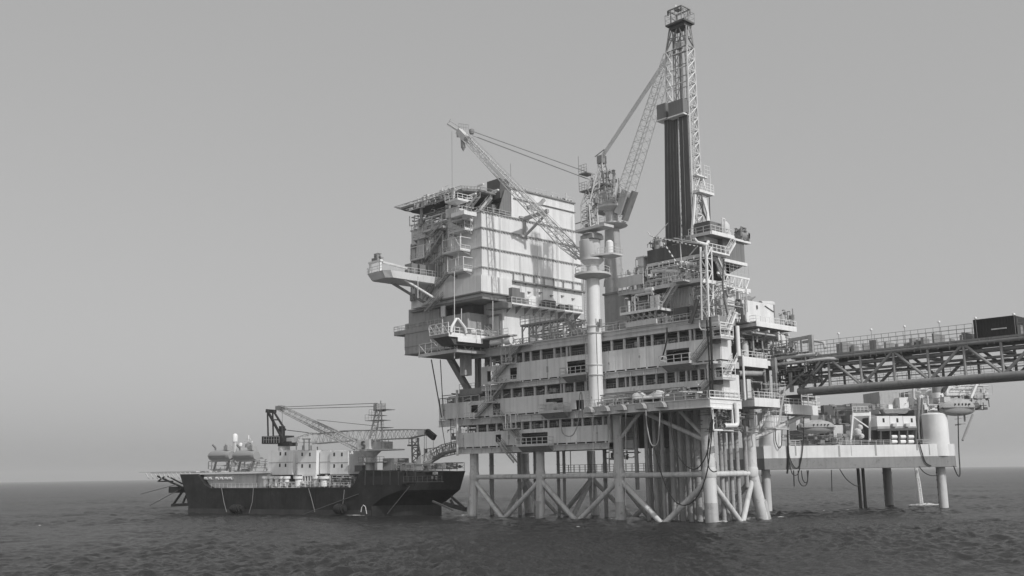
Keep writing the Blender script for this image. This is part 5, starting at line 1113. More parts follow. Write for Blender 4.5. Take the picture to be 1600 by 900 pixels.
m = MB(); m.path([q(1131, 405, 0), q(1129, 440, 0), q(1130, 452, -.3), q(1132, 470, -.5), q(1137, 492, -.5)], .16, 8); m.path([q(1090, 468), q(1086, 482), q(1082, 494), q(1078, 505)], .35, 8); m.build('mud_hose', DARK, lm)
m = clutter(MB(), (-6.2, -.4, 35.8), (-.3, 5.5, 41.5), 70, 86, .17, .18); m.build('pipework', GREY, T('manifold', 'dense pale pipe manifold behind the foot of the lattice mast', 'pipework', (-3, 2, 35.8)))
m = MB(); m.box((-.6, -.2, 33.8), (.5, 3.4, 34.1)); m.build('deck_edge', LIGHT, T('deck_edging', 'narrow deck edge under the pipe manifold at the near corner', 'platform deck', (0, 1, 33.8)))
sw = T('deck_stair', 'long straight stair rising below the trussed walkway behind the lattice mast', 'stairway', (-4, 6, 37))
stair(sw, FX(1113, 470, -3.5), FX(1128, 449, -3.5), (1.0, 0, 0), WHITE); stair(sw, FX(1110, 474, -4.8), FX(1124, 447, -4.8), (.9, 0, 0), LIGHT)
# sunlit cabin at the right end of the top deck
cb = T('pale_cabin', 'large white cabin with a sunlit wall on the upper side deck, cylinder on its roof', 'cabin', (-7, 18, 36.4))
ya = FX(1166, 485, -4.2).y; yb = FX(1210, 500, -4.2).y
B((-4.35, ya, 36.42), (-4.2, yb, 40.6)).build('sunlit_wall', CLAD, cb); B((-9, ya + .02, 36.42), (-4.36, yb - .02, 40.5)).build('body', GREY, cb); B((-4.18, yb - .1, 36.4), (-4.05, yb + .12, 40.6)).build('downpipe', MID, cb)  # sunward wall white on a grey body: sunlight put into the paint
m = MB(); m.box((-7.6, ya - .05, 36.8), (-6.3, ya + .015, 39.2)); m.build('doorway', DARK, cb); m = MB()
for k in range(4): m.bar((-6.0 + .5 * k, ya - .1, 36.5), (-6.0 + .5 * k, ya - .1, 40), .15)
m.each('wall_pipe', MID, cb)
m = MB(); m.bar((-4.1, yb - 3.2, 40.1), (-4.1, yb - .2, 39.2), .12); m.box((-4.18, ya + 3.4, 39.2), (-4.05, ya + 3.8, 39.9)); m.each('wall_fitting', DARK, cb)
cy = FX(1197, 466, -7); m = MB(); m.tube((-7, cy.y - 2.2, 41.2), (-7, cy.y + 2.0, 41.4), .55, .75, n=14); m.build('roof_cylinder', LIGHT, cb)
cy = FX(1163, 465, -7); m = MB(); m.tube((-8, cy.y - .8, 41.0), (-7, cy.y + 1.8, 41.6), .8, n=14); m.tube((-7, cy.y + 1.8, 41.6), (-6.6, cy.y + 3.2, 42.3), .35, .1, n=10); m.build('roof_silencer', MID, cb)
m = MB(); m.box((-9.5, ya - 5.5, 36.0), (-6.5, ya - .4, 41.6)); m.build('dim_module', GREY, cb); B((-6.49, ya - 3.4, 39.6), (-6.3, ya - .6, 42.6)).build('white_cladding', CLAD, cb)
m = clutter(MB(), (-4, 25.6, 36.5), (-2.9, 29.8, 39.6), 20, 87, .12, .2); m.tube((-3, 29.4, 36.4), (-3, 29.4, 40.2), .1, n=6); m.build('vent_pipes', MID, T('deck_vents', 'thin vent pipes at the far end of the upper side deck', 'vent', (-3, 28, 36.4)))

# stairs zigzagging at the sunlit corner
cs = T('stair_tower', 'white zigzag stair with caged landings up the sunlit corner of the platform', 'stairway', (.8, 2, 21))
for (pa, pb) in (((1137.5, 524), (1150, 491)), ((1139, 588), (1152, 560))):
    stair(cs, FX(*pa, 1.4), FX(*pb, 1.4), (-1.0, 0, 0), WHITE)
for (yy, z0) in ((FX(1125, 525, .9).y, FX(1126, 526, 1.2).z), (FX(1127, 589, .9).y, FX(1128, 590, 1.2).z)):
    B((-1.6, -1.9, z0 - .3), (1.5, 1.9, z0)).build('landing', LIGHT, cs)
    m = MB(); m.rail([(-1.6, -1.9, z0), (1.5, -1.9, z0), (1.5, 1.9, z0)], 1.3, 1.3, .1, (.65,), .2); m.build('handrail', LIGHT, cs)
    m = MB()
    for (x, y) in ((-1.6, -1.9), (1.5, -1.9), (1.5, 1.9)): m.bar((x, y, z0), (x, y, z0 + 2.5), .14)
    m.bar((-1.6, -1.9, z0 + 2.5), (1.5, -1.9, z0 + 2.5), .14); m.bar((1.5, -1.9, z0 + 2.5), (1.5, 1.9, z0 + 2.5), .16); m.box((1.4, -1.9, z0 + .1), (1.55, 1.9, z0 + .4)); m.build('cage', WHITE, cs)
    B((-.8, -1.6, z0 - 1.0), (.4, -.3, z0 - .3)).build('landing_box', DARK, cs)
B((-1.4, -1.8, 33.2), (1.4, 1.9, 33.45)).build('landing', LIGHT, cs)
fs = T('deck_stair', 'grey stair flights on the long wall just left of the near corner', 'stairway', (-3, -1.6, 21))
stair(fs, FY(1080, 567, -1.6), FY(1106, 532, -1.6), (0, 1.0, 0), STEEL); stair(fs, FY(1091, 614, -1.6), FY(1113, 588, -1.6), (0, 1.0, 0), STEEL)
B((FY(1078, 568, -1.6).x, -1.8, 27.3), (-.4, -.34, 27.6)).build('landing', LIGHT, fs)

# zigzag stair on the left part of the long wall -----------------------------------------------
zs = T('wall_stair', 'long grey zigzag stairway down the left part of the panel wall', 'stairway', (-58, -1.4, 14))
ZY = -1.5
FL = [((790, 565), (813, 537)), ((767, 595), (790, 567)), ((764, 627), (786, 599)), ((739, 653), (762, 629)), ((790, 668), (772, 641)), ((812, 691), (791, 668)), ((803, 723), (777, 691))]
for a, b_ in FL: stair(zs, FY(*a, ZY), FY(*b_, ZY), (0, 1.05, 0), STEEL)
for (pa, pb, py) in ((784, 800, 567), (768, 808, 596), (752, 770, 628), (726, 741, 653), (765, 783, 649), (787, 807, 669), (800, 826, 538)):
    a = FY(pa, py, ZY); b_ = FY(pb, py, ZY); z = FY((pa + pb) / 2, py, ZY).z
    B((a.x, ZY - .1, z - .25), (b_.x, -.36, z)).build('landing', LIGHT, zs); MB().rail([(a.x, ZY - .1, z), (b_.x, ZY - .1, z)], 1.1, 1.4, .08).build('handrail', LIGHT, zs)
for (pa, pb, py, h) in ((783, 797, 567, 3.3), (790, 806, 669, 3.2), (759, 767, 626, 3.3)):
    a = FY(pa, py, ZY - .1); b_ = FY(pb, py, ZY - .1); z = a.z; m = MB()
    for x in (a.x, (a.x + b_.x) / 2, b_.x): m.bar((x, ZY - .1, z), (x, ZY - .1, z + h), .14)
    m.bar((a.x, ZY - .1, z + h), (b_.x, ZY - .1, z + h), .14); m.bar((a.x, ZY - .1, z + h), (a.x, -.3, z + h), .12); m.build('landing_frame', LIGHT, zs)
m = MB(); a = FY(714, 600, -.8); m.tube((a.x, -.8, 13), (a.x, -.8, 27.4), .28, n=10); m.build('drain_riser', LIGHT, label='thin pale vertical pipe at the left end of the panel wall', cat='pipe')
TUBE = [((756, 575, 763, 571), 'by the upper left doorway'), ((732, 632, 738, 627), 'beside the left door of the middle wall'), ((775, 676, 780, 672), 'over the small door of the bottom wall'), ((1087, 596, 1092, 602), 'under the near corner stair'), ((766, 629, 773, 629), 'over the dark door of the middle wall')]
for (xa_, ya_, xb_, yb_), w_ in TUBE:
    MB().tube(FY(xa_, ya_, -.9), FY(xb_, yb_, -.9), .12, n=8).build('tube_lamp', BRIGHT, label=f'white tube lamp {w_}', cat='lamp', group='tube lamps on the panel walls')
# elevated plant walkway on the upper deck, left of the crane
pw_ = T('plant_walkway', 'grey railed walkway on posts over pipework, left of the crane on the upper deck', 'walkway', (-43, -1, 35.8))
a = FY(815, 509, 1.0); b_ = FY(870, 498, 1.0); zp = (a.z + b_.z) / 2
B((a.x, .6, zp - .4), (b_.x, 2.6, zp)).build('floor', MID, pw_); MB().rail([(a.x, .6, zp), (b_.x, .6, zp)], 1.9, 1.6, .13, (.6, 1.2)).build('handrail', GREY, pw_)
stair(pw_, FY(903, 528, 1.0), FY(882, 500, 1.0), (0, 1.2, 0), GREY); B((b_.x, .6, zp - .4), (b_.x + 2, 2.6, zp)).build('landing', MID, pw_)
m = MB()
for i in range(6): X = a.x + .4 + i * (b_.x - a.x) / 5; m.bar((X, .8, 35.8), (X, .8, zp - .3), .28); m.bar((X, .8, zp - 1.6), (X + 1.2, .8, zp - .4), .16)
m.build('posts', GREY, pw_)
clutter(MB(), (a.x, 1.2, 35.8), (b_.x + 6, 5.8, zp - .5), 60, 88, .2, .15).build('pipework', GREY, pw_)
m = MB(); clutter(m, (-37.5, .2, 35.8), (-29.5, 2.5, 37.3), 26, 89, .12, .4); m.build('deck_valves', MID, T('deck_valves', 'dark valves and drums on the deck edge beside the crane pedestal', 'valves', (-33, 1, 35.8)))
m = MB(); m.tube((-40.2, 3.2, 35.8), (-40.2, 3.2, 38.6), .5, n=12); m.tube((-43.4, 3.4, 35.8), (-43.4, 3.4, 38.2), .6, n=12); m.tube((-35.8, 2.6, 36.4), (-33, 2.6, 36.4), .35, n=10); m.each('white_vessel', BRIGHT, pw_)

# hoses and lines -------------------------------------------------------------------------------
def hose(lab, pts, r, mt=RUBBER, cat='hose', grp=None): return MB().path(pts, r, 6).build('hose', mt, label=lab, cat=cat, group=grp)
def pxpath(pts, Y, n=8):
    P = [FY(x, y, Y) for x, y in pts]; out = []
    for i in range(len(P) - 1):
        p0, p1, p2, p3 = P[max(0, i - 1)], P[i], P[i + 1], P[min(len(P) - 1, i + 2)]
        for k in range(n):
            t = k / n; out.append(.5 * ((2 * p1) + (p2 - p0) * t + (2 * p0 - 5 * p1 + 4 * p2 - p3) * t * t + (3 * p1 - p0 - 3 * p2 + p3) * t ** 3))
    return out + [P[-1]]
HO = [('pale looped hose hanging from the fourth saddle', [(1009, 641), (1011, 665), (1016, 690), (1022, 697), (1028, 690), (1030, 665), (1031, 642)], .10, GREY),
      ('long dark hose trailing from the loop down to the water brace', [(1022, 697), (1030, 730), (1043, 765), (1058, 786), (1076, 788), (1092, 772), (1104, 740), (1110, 700), (1114, 655)], .10, RUBBER),
      ('dark sagging hose just left of the corner leg', [(1047, 645), (1052, 690), (1066, 722), (1086, 733), (1102, 715), (1110, 680), (1113, 640)], .09, RUBBER),
      ('dark hose looping on the corner leg itself', [(1110, 660), (1106, 700), (1107, 728), (1114, 737), (1120, 736)], .09, RUBBER),
      ('grey hose looping across the bottom panel wall', [(877, 666), (879, 676), (885, 681), (893, 681), (899, 673), (904, 655), (906, 618), (909, 617), (910, 655)], .11, GREY),
      ('dark hoses draped down the panel wall at the near corner', [(1109, 495), (1111, 530), (1113, 590), (1114, 660)], .2, RUBBER),
      ('second dark hose draped down the near corner', [(1104, 500), (1108, 560), (1110, 620), (1112, 650)], .12, RUBBER),
      ('dark hose hung from the upper deck over the second window row', [(1042, 512), (1042, 530), (1037, 552), (1034, 562)], .14, RUBBER)]
for lab, pts, r, mt in HO: hose(lab, pxpath(pts, -5.3 if 'wall' not in lab and 'upper deck' not in lab and 'corner' not in lab else (-2.2 if 'near corner' in lab else (-5.6 if 'leg' in lab else -1.0))), r, mt, grp='hoses hanging round the wellhead corner')
VL = [(927, 640, 778, 'leftmost'), (969, 645, 760, 'second'), (978, 642, 790, 'third'), (952, 645, 745, 'fourth')]
for px, ya, yb, w_ in VL: MB().tube(FY(px, ya, -5.2), FY(px - 1, yb, -5.2), .06, n=5).build('hanging_line', MID, label=f'{w_} thin line hanging straight from the walkway saddles', cat='line', group='lines hanging from the saddles')
LN = [((674, 562), (690, 652), .14, 'thick dark line falling from the hanging platform to the middle deck'), ((688, 562), (693, 650), .10, 'second dark line falling beside it to the middle deck'),
      ((689, 655), (697, 705), .10, 'dark line running on from the middle deck towards the gangway'), ((704, 655), (705, 698), .09, 'short dark line beside the gangway end')]
for a, b_, r, lab in LN: MB().tube(FY(*a, -7 if a[1] < 600 else -.5), FY(*b_, -1.0), r, n=6).build('mooring_line', DARK, label=lab, cat='rope', group='lines below the hanging platform')
# ------------------------------------------------------------------ footbridge
YBn, YBf, ZB0, ZB1 = 24.0, 29.5, 23.6, 29.2
XB0, XB1 = 0.4, 96.0
bt = T('footbridge', 'long tubular truss bridge carrying pipes and a railed walkway away from the platform', 'bridge', (20, 26.5, 22.8))
for y in (YBn, YBf):
    MB().tube((XB0, y, ZB0 - .2), (XB1, y, ZB0 - .2), .62, n=18).build('chord', MID, bt)
    MB().tube((XB0, y, ZB1), (XB1, y, ZB1), .38, n=14).build('chord', MID, bt)
nx = [FY(px, 560, YBn).x for px in (1294, 1344, 1396, 1450, 1507, 1566)]; step = (nx[-1] - nx[0]) / 5
nodes = [nx[0] - step] + nx; 
while nodes[-1] + step < XB1: nodes.append(nodes[-1] + step)
for y in (YBn, YBf):
    for i, X in enumerate(nodes):
        if X < XB0: X = XB0 + .3
        MB().tube((X, y, ZB0), (X, y, ZB1), .24, n=10).build('post', STEEL, bt)
        if i + 1 < len(nodes):
            a, b_ = ((X, y, ZB1), (nodes[i + 1], y, ZB0)) if i % 2 else ((X, y, ZB0), (nodes[i + 1], y, ZB1))
            MB().tube(a, b_, .27, n=10).build('diagonal', STEEL, bt)
m = MB()
for X in nodes: m.bar((X, YBn, ZB0 + .3), (X, YBf, ZB0 + .3), .3); m.bar((X, YBn, ZB1), (X, YBf, ZB1), .3); m.bar((X, YBn, ZB0 + 3.6), (X, YBf, ZB0 + 3.6), .2)
m.build('cross_beams', MID, bt)
for (y, z, r) in ((25.2, 27.9, .38), (25.6, 26.7, .24), (27.6, 26.2, .26), (25.0, 25.7, .12), (26.6, 25.0, .08)):
    MB().tube((XB0 - 3, y, z), (XB1, y, z), r, n=10).build('pipe', MID, bt)
m = MB()
for X in nodes: m.box((X - .7, 25.2, 27.2), (X + .7, 28.4, 27.55)); m.box((X - .6, 25, 26.1), (X + .6, 28, 26.3))
m.each('pipe_support', MID, bt)
B((XB0 - 1, YBn - .3, ZB1 + .35), (XB1, YBf + .3, ZB1 + .68)).build('walkway_floor', MID, bt)
m = MB(); k = XB0 + 1
g = random.Random(6)
while k < 60: m.box((k, YBn - .35, ZB1 - .3 - g.random() * .5), (k + .12, YBn - .28, ZB1 + .5)); k += g.uniform(.8, 2.0)
m.each('hanger', MID, bt)
m = MB()
xc0, xc1 = FY(1521, 520, YBn).x, FY(1592, 515, YBn).x
m.rail([(XB0, YBf + .2, ZB1 + .75), (XB1, YBf + .2, ZB1 + .75)], 2.5, 1.35, .055, (.5, 1.1, 1.8))
for a_, b_ in ((XB0, xc0), (xc1, XB1)): m.rail([(a_, YBn - .2, ZB1 + .75), (b_, YBn - .2, ZB1 + .75)], 2.5, 1.35, .055, (.5, 1.1, 1.8))
m.build('handrail', MID, bt)
m = MB(); m.rail([(XB0, YBn + .1, ZB0 + .6), (XB1, YBn + .1, ZB0 + .6)], 1.5, 1.7, .05, (.5, 1)); m.rail([(XB0, YBf - .1, ZB0 + .6), (XB1, YBf - .1, ZB0 + .6)], 1.5, 1.7, .05, (.5, 1)); m.build('lower_rail', MID, bt)
cl = MB(); g = random.Random(12)
for i in range(26): X = g.uniform(9, 44); cl.box((X, g.uniform(24.3, 28), ZB1 + .75), (X + g.uniform(.2, .6), g.uniform(28, 29), ZB1 + .75 + g.uniform(.5, 1.9)))
for px in (1309, 1361, 1366): X = FY(px, 540, 25).x; cl.box((X, 24.4, ZB1 + .75), (X + .7, 25, ZB1 + 2.4))
cl.each('valve_stand', MID, bt)
m = MB(); m.path([(-6, 23.4, 28.8), (0, 23.2, 28.8), (7.5, 23.2, 28.9), (9, 24.2, 28.8)], .3, 10); m.path([(-5, 23.4, 29.9), (2, 23.2, 30.0), (5, 23.3, 30.0)], .34, 10); m.path([(2, 24, 32.6), (4.2, 24, 32.7), (6.0, 24.6, 32.2), (6.2, 24.6, 31)], .3, 8); m.each('expansion_loop', LIGHT, bt)
for i, px in enumerate((1310, 1361, 1413, 1467, 1524, 1584)):
    p = FY(px, (521, 515, 510, 503, 497, 491)[i], YBn + .3); nm = ['nearest the platform', 'second along', 'third along', 'fourth along', 'just left of the dark container', 'above the dark container'][i]
    t = T('bridge_lamp', f'white globe lamp on a thin bridge pole, {nm}', 'lamp', (p.x, p.y, ZB1 + .75), 'globe lamps along the bridge')
    MB().tube((p.x, p.y, ZB1 + .75), (p.x, p.y, p.z - .2), .04, n=5).build('pole', MID, t); MB().lathe((p.x, p.y, p.z - .3), [(.08, .08), (.2, .14), (.24, .32), (.16, .48)], 12).build('globe', BRIGHT, t)
a = FY(1523, 520, YBn + .8); b_ = FY(1588, 515, YBn + .8)
t = T('cargo_container', 'nearly black long container standing on the bridge walkway at right', 'container', ((a.x + b_.x) / 2, 26.4, ZB1 + .76))
B((a.x, YBn + .8, ZB1 + .8), (b_.x, YBf - .6, ZB1 + 3.9)).build('body', BLACK, t)
m = MB()
for X in (a.x, b_.x): m.box((X - .08, YBn + .72, ZB1 + .78), (X + .08, YBn + .9, ZB1 + 3.95))
m.box((a.x, YBn + .72, ZB1 + 3.82), (b_.x, YBn + .9, ZB1 + 3.95)); m.box((a.x, YBn + .72, ZB1 + .78), (b_.x, YBn + .9, ZB1 + .9)); k = a.x + .4
while k < b_.x - .3: m.box((k, YBn + .75, ZB1 + .9), (k + .12, YBn + .799, ZB1 + 3.8)); k += .5
m.build('frame', BLACK, t)
m = MB(); X = FY(1559, 520, YBn).x; m.box((X - 1.2, YBn + .5, ZB1 + 1.9), (X + 1.2, YBn + .7, ZB1 + 2.1)); m.build('sign_plate', LIGHT, t)
# end portal and bracket work where the bridge meets the platform
ep = T('bridge_portal', 'steel portal frame and brackets where the bridge lands on the platform', 'frame', (-2, 24, 21))
m = MB(); pa = FY(1233, 532, 23.5); pb = FY(1266, 526, 23.5); m.bar(pa, pb, .5, .6); m.bar(pb + V((.1, 0, .3)), (pb.x + .1, 23.5, ZB1 - .2), .7, .8); m.bar(FY(1251, 530, 23.5), (FY(1251, 530, 23.5).x, 23.5, ZB1), .25); m.build('portal', GREY, ep)
m = MB(); m.bar((-3.6, 22.6, 21), (-3.6, 22.6, 30), .8); m.bar((-.6, 23.3, 23.3), (-.6, 23.3, 27), .6); m.bar((-3.6, 22.6, 22.5), (2.4, 23.5, 27), .45); m.bar((.6, 23.8, 23.3), (5.4, 23.8, 28.6), .4); m.build('bracket_frame', STEEL, ep)
clutter(MB(), (-5, 23, 25.2), (4.5, 27, 30.6), 95, 91, .2, .12).build('pipework', MID, ep)
clutter(MB(), (-4.4, 22.6, 24.6), (5, 24.2, 27.6), 40, 93, .16, .1).build('pipework', DARK, ep)
clutter(MB(), (-6, 22.8, 30.4), (.5, 25, 33.6), 40, 92, .18, .2).build('pipework', GREY, ep)
bp = T('bridge_cabin_platform', 'small platform with slatted side panels hanging under the bridge end', 'platform', (-1, 21, 20.2))
f0 = FZ(1253, 641, 20.3); x0, y0 = f0.x, f0.y
B((x0 - 5.6, y0, 20.0), (x0, y0 + 7.2, 20.35)).build('floor', MID, bp)
m = MB()
for k in range(3): m.box((x0 - 5.6, y0 - .05, 20.45 + k * .62), (x0, y0 + .08, 20.95 + k * .62)); 
m.box((x0 - 5.6, y0, 22.5), (x0, y0 + .1, 22.7)); m.build('slat_panel', GREY, bp)
m = MB()
for k in range(3): m.box((x0 - .1, y0 + .1, 20.45 + k * .62), (x0 + .06, y0 + 7.0, 20.95 + k * .62))
m.box((x0 - .1, y0, 23.0), (x0 + .06, y0 + 7, 23.2)); m.bar((x0, y0 + .05, 20.3), (x0, y0 + .05, 23.9), .2); m.bar((x0, y0 + 2.4, 20.3), (x0, y0 + 2.4, 23.9), .3); m.bar((x0, y0 + 5.2, 20.3), (x0, y0 + 5.2, 23.9), .5); m.box((x0 - .1, y0, 23.75), (x0 + .06, y0 + 7, 23.95)); m.build('slat_panel', LIGHT, bp)
B((x0 - 5.3, y0 + 2, 20.4), (x0 - 1.0, y0 + 6.6, 23.6)).build('inner_box', DARK, bp)

# ------------------------------------------------------------------ jack-up barge behind the bridge
p1 = FZ(1200, 800); p4 = FZ(1475, 794); e1 = (p4 - p1).normalized(); e2 = V((-e1.y, e1.x, 0))
JO = p1 - e2 * 2.6; JM = Matrix(((e1.x, e2.x, 0, JO.x), (e1.y, e2.y, 0, JO.y), (0, 0, 1, 0), (0, 0, 0, 1))); JI = JM.inverted()
def JY(px, py, y=0.0):
    o = JI @ CAM; d = JI.to_3x3() @ ray(px, py); return o + d * ((y - o.y) / d.y)
def JB(a, b): return MB(JM).box(a, b)
jx0, jx1 = JY(1194, 716).x, JY(1493, 714).x
zb0 = (JY(1195, 735).z + JY(1493, 727).z) / 2; zb1 = (JY(1195, 717.5).z + JY(1493, 711).z) / 2; zb2 = (JY(1200, 697).z + JY(1440, 694).z) / 2
ju = T('jackup_barge', 'white and grey hulled jack-up barge standing on round legs behind the bridge', 'barge', JM @ V(((jx0 + jx1) / 2, 12, zb0)))
JB((jx0, 0, zb0), (jx1, 27, zb1)).build('hull_band', MID, ju)
JB((jx0, 0.02, zb1 + .003), (jx1, 27, zb2)).build('hull', WHITE, ju)
m = MB(JM); m.box((jx0 - .05, -.06, zb0 - .12), (jx1 + .05, 27, zb0 - .003)); m.build('bilge_keel', DARK, ju)
m = MB(JM)
for px, w_, h in ((1311, .22, .95), (1368, .22, .9), (1433, .18, .5), (1243, .16, .8), (1330, .05, .9), (1452, .1, .9)):
    q = JY(px, 700); m.box((q.x - w_, -.012, zb2 - (zb2 - zb1) * h), (q.x + w_, .021, zb2 - .05))
m.each('drain_stain', GREY, ju)
xl = jx0 + 2.45
MB(JM).lathe((xl, 2.3, 0), [(2.4, zb1 + .01), (2.4, zb2 + 7.2), (2.1, zb2 + 7.5)], 32).build('leg_housing', WHITE, ju)
xr_ = (JY(1450, 690, 3).x + JY(1492.3, 690, 3).x) / 2; rr_ = (JY(1492.3, 690, 3).x - JY(1450, 690, 3).x) / 2 * .87; xr_ = jx1 - rr_ - .02
MB(JM).lathe((xr_, rr_ - .3, 0), [(rr_, zb1 + .01), (rr_, zb2 + 6.5), (rr_ - .3, zb2 + 6.8)], 36).build('leg_housing', WHITE, ju)
for k in range(1): pass
LEGP = [(p1, .92, LIGHT), (FZ(1390, 791), 1.0, MID), (p4, 1.0, LIGHT)]
for p, r, mt in LEGP:
    o = MB().tube((p.x, p.y, -1.5), (p.x, p.y, zb0 + .1), r, n=20).build('leg', mt, ju); mm_ = MB()
    for k in range(5):
        for s in (-1, 1): c = V((p.x, p.y, 1.3 + k * 1.6)) + V((CR.x, CR.y, 0)) * s * r * .98; mm_.tube(c - V((0, 0, .14)), c + V((0, 0, .14)), .16, n=6)
    mm_.each('jacking_hole', DARK, o)
p = FZ(1345, 793); q = FZ(1352.5, 793)
for c in (p, q): MB().tube((c.x, c.y, -1), (c.x, c.y, zb0), .36, n=10).build('caisson', DARK, ju)
MB(JM).rail([(JY(1228, 690, .4).x, .4, zb2), (JY(1250, 690, .4).x, .4, zb2)], 1.1, 1, .1, (.35, .7)).build('handrail', LIGHT, ju)
MB(JM).rail([(JY(1311, 690, .4).x, .4, zb2), (JY(1392, 690, .4).x, .4, zb2)], 1.0, 1.6, .07, (.35, .7)).build('handrail', LIGHT, ju); MB(JM).rail([(JY(1433, 690, .4).x, .4, zb2), (JY(1452, 690, .4).x, .4, zb2)], 1.0, 1.4, .07, (.35, .7)).build('handrail', LIGHT, ju)
def jbox(nm, px0, px1, pya, pyb, y0, y1, mt, par=None):
    a = JY(px0, (pya + pyb) / 2, y0); b = JY(px1, (pya + pyb) / 2, y0); zt = JY((px0 + px1) / 2, pya, y0).z; zl = JY((px0 + px1) / 2, pyb, y0).z
    return JB((a.x, y0, zl), (b.x, y1, zt)).build(nm, mt, par or ju)
# deckhouses (parts of the barge); dark boxes among them paint in shaded recesses
jbox('deckhouse', 1303, 1318, 664, 697, 6, 14, LIGHT); jbox('deckhouse', 1322, 1330, 663, 697, 7, 14, MID); jbox('deckhouse', 1330, 1372, 648, 697, 9, 15, MID); jbox('deckhouse', 1296, 1304, 660, 697, 6.5, 14, DARK); jbox('deckhouse', 1252, 1300, 680, 697, 8, 12, BLACK); jbox('deckhouse', 1363, 1374, 652, 697, 5, 9, DARK)
jbox('deckhouse', 1375, 1406, 612, 642, 12, 20, GREY); jbox('deckhouse', 1406, 1420, 621, 642, 10, 16, WHITE); jbox('deckhouse', 1430, 1451, 640, 697, 5, 12, DARK)
jbox('deckhouse', 1438, 1458, 608, 642, 9, 14, WHITE); jbox('deckhouse', 1479, 1519, 599, 617, 8, 16, CLAD); jbox('deckhouse', 1374, 1479, 640, 646, 8, 18, LIGHT); jbox('deckhouse', 1471, 1490, 616, 640, 9, 15, LIGHT)
jbox('deckhouse', 1256, 1300, 668, 697, 12, 20, DARK); jbox('deckhouse', 1263, 1293, 678, 684, 11.5, 12, BRIGHT)
m = MB(JM); q = JY(1466, 622, 7); m.lathe((q.x, 7, q.z), [(1.15, 0), (1.15, 1.2)], 18); m.build('funnel', BRIGHT, ju); m = MB(JM); m.lathe((q.x, 7, q.z + 1.21), [(1.15, 0), (1.1, 1.6)], 18); m.build('funnel', MID, ju)
m = MB(JM); q = JY(1477, 609, 6); m.tube((q.x, 6, q.z), (q.x - .3, 6.3, q.z + .3), 1.25, .8, n=18); m.build('dish', DARK, ju)
m = MB(JM); m.bar(JY(1333, 645, 4), JY(1329, 693, 4), .35); m.bar(JY(1359, 643, 4), JY(1359, 690, 4), .35); m.bar(JY(1334, 652, 4), JY(1357, 668, 4), .25); m.bar(JY(1333, 648, 4), JY(1359, 647, 4), .4, .7); m.build('white_frame', WHITE, ju)
m = MB(JM); q = JY(1346, 672, 3.5)
for dx, dz, r in ((-.8, -.4, .9), (-.2, .6, .7), (.1, -1.3, .6)): m.lathe((q.x + dx, 3.8, q.z + dz - r), [(.1, 0), (r * .8, r * .4), (r, r), (r * .8, r * 1.6), (.1, 2 * r)], 10)
m.build('wrapped_bales', LIGHT, ju)
m = MB(JM); m.rail([(JY(1332, 640, 8).x, 8, JY(1345, 643, 8).z), (JY(1356, 640, 8).x, 8, JY(1345, 643, 8).z)], 1.1, 1, .12, (.5,)); m.build('roof_rail', LIGHT, ju)
clutter(MB(JM), tuple(JY(1440, 640, 7)), tuple(JY(1470, 600, 10)), 40, 101, .16, .35).build('deck_gear', WHITE, ju)
clutter(MB(JM), tuple(JY(1480, 622, 7)), tuple(JY(1535, 600, 11)), 40, 102, .14, .35).build('deck_gear', LIGHT, ju)
clutter(MB(JM), tuple(JY(1230, 695, 1)), tuple(JY(1330, 678, 5)), 60, 103, .09, .5).build('deck_gear', MID, ju)
clutter(MB(JM), tuple(JY(1300, 662, 9)), tuple(JY(1430, 632, 13)), 70, 104, .09, .6).build('deck_gear', MID, ju)
clutter(MB(JM), tuple(JY(1420, 640, 9)), tuple(JY(1520, 600, 14)), 50, 105, .1, .5).build('deck_gear', LIGHT, ju)
jbox('deckhouse', 1288, 1321, 633, 664, 13, 18, DARK); jbox('deckhouse', 1268, 1290, 648, 668, 13, 18, MID); jbox('deckhouse', 1332, 1376, 630, 650, 14, 19, MID); jbox('deckhouse', 1420, 1440, 612, 645, 15, 20, MID); jbox('deckhouse', 1244, 1268, 655, 672, 14, 18, LIGHT)
for px in (1435, 1440.5): m = MB(JM); m.path([JY(px, 622, 3), JY(px, 676, 3), JY(px + 1, 686, 3)], .28, 8); m.build('exhaust_pipe', MID, ju)
m = MB(JM); m.path([JY(1427, 605, 4), JY(1428, 622, 4), JY(1434, 628, 3.4)], .3, 8); m.build('exhaust_pipe', LIGHT, ju)
m = MB(JM); m.bar(JY(1520, 648, 5), JY(1504, 688, 2), .4); m.bar(JY(1493, 664, 3), JY(1508, 662, 4), .3); m.bar(JY(1492, 655, 3), JY(1512, 652, 4), .1); m.build('davit_strut', STEEL, ju)
m = MB(JM); m.tube(JY(1518, 636, 6), JY(1528, 634, 6), .8, n=10); clutter(m, tuple(JY(1520, 640, 6)), tuple(JY(1538, 622, 8)), 14, 106, .12, .5); m.build('boom_end', DARK, ju)
MB(JM).bar(JY(1517, 622, 6), JY(1526, 600, 6), .5).build('boom_end', WHITE, ju)
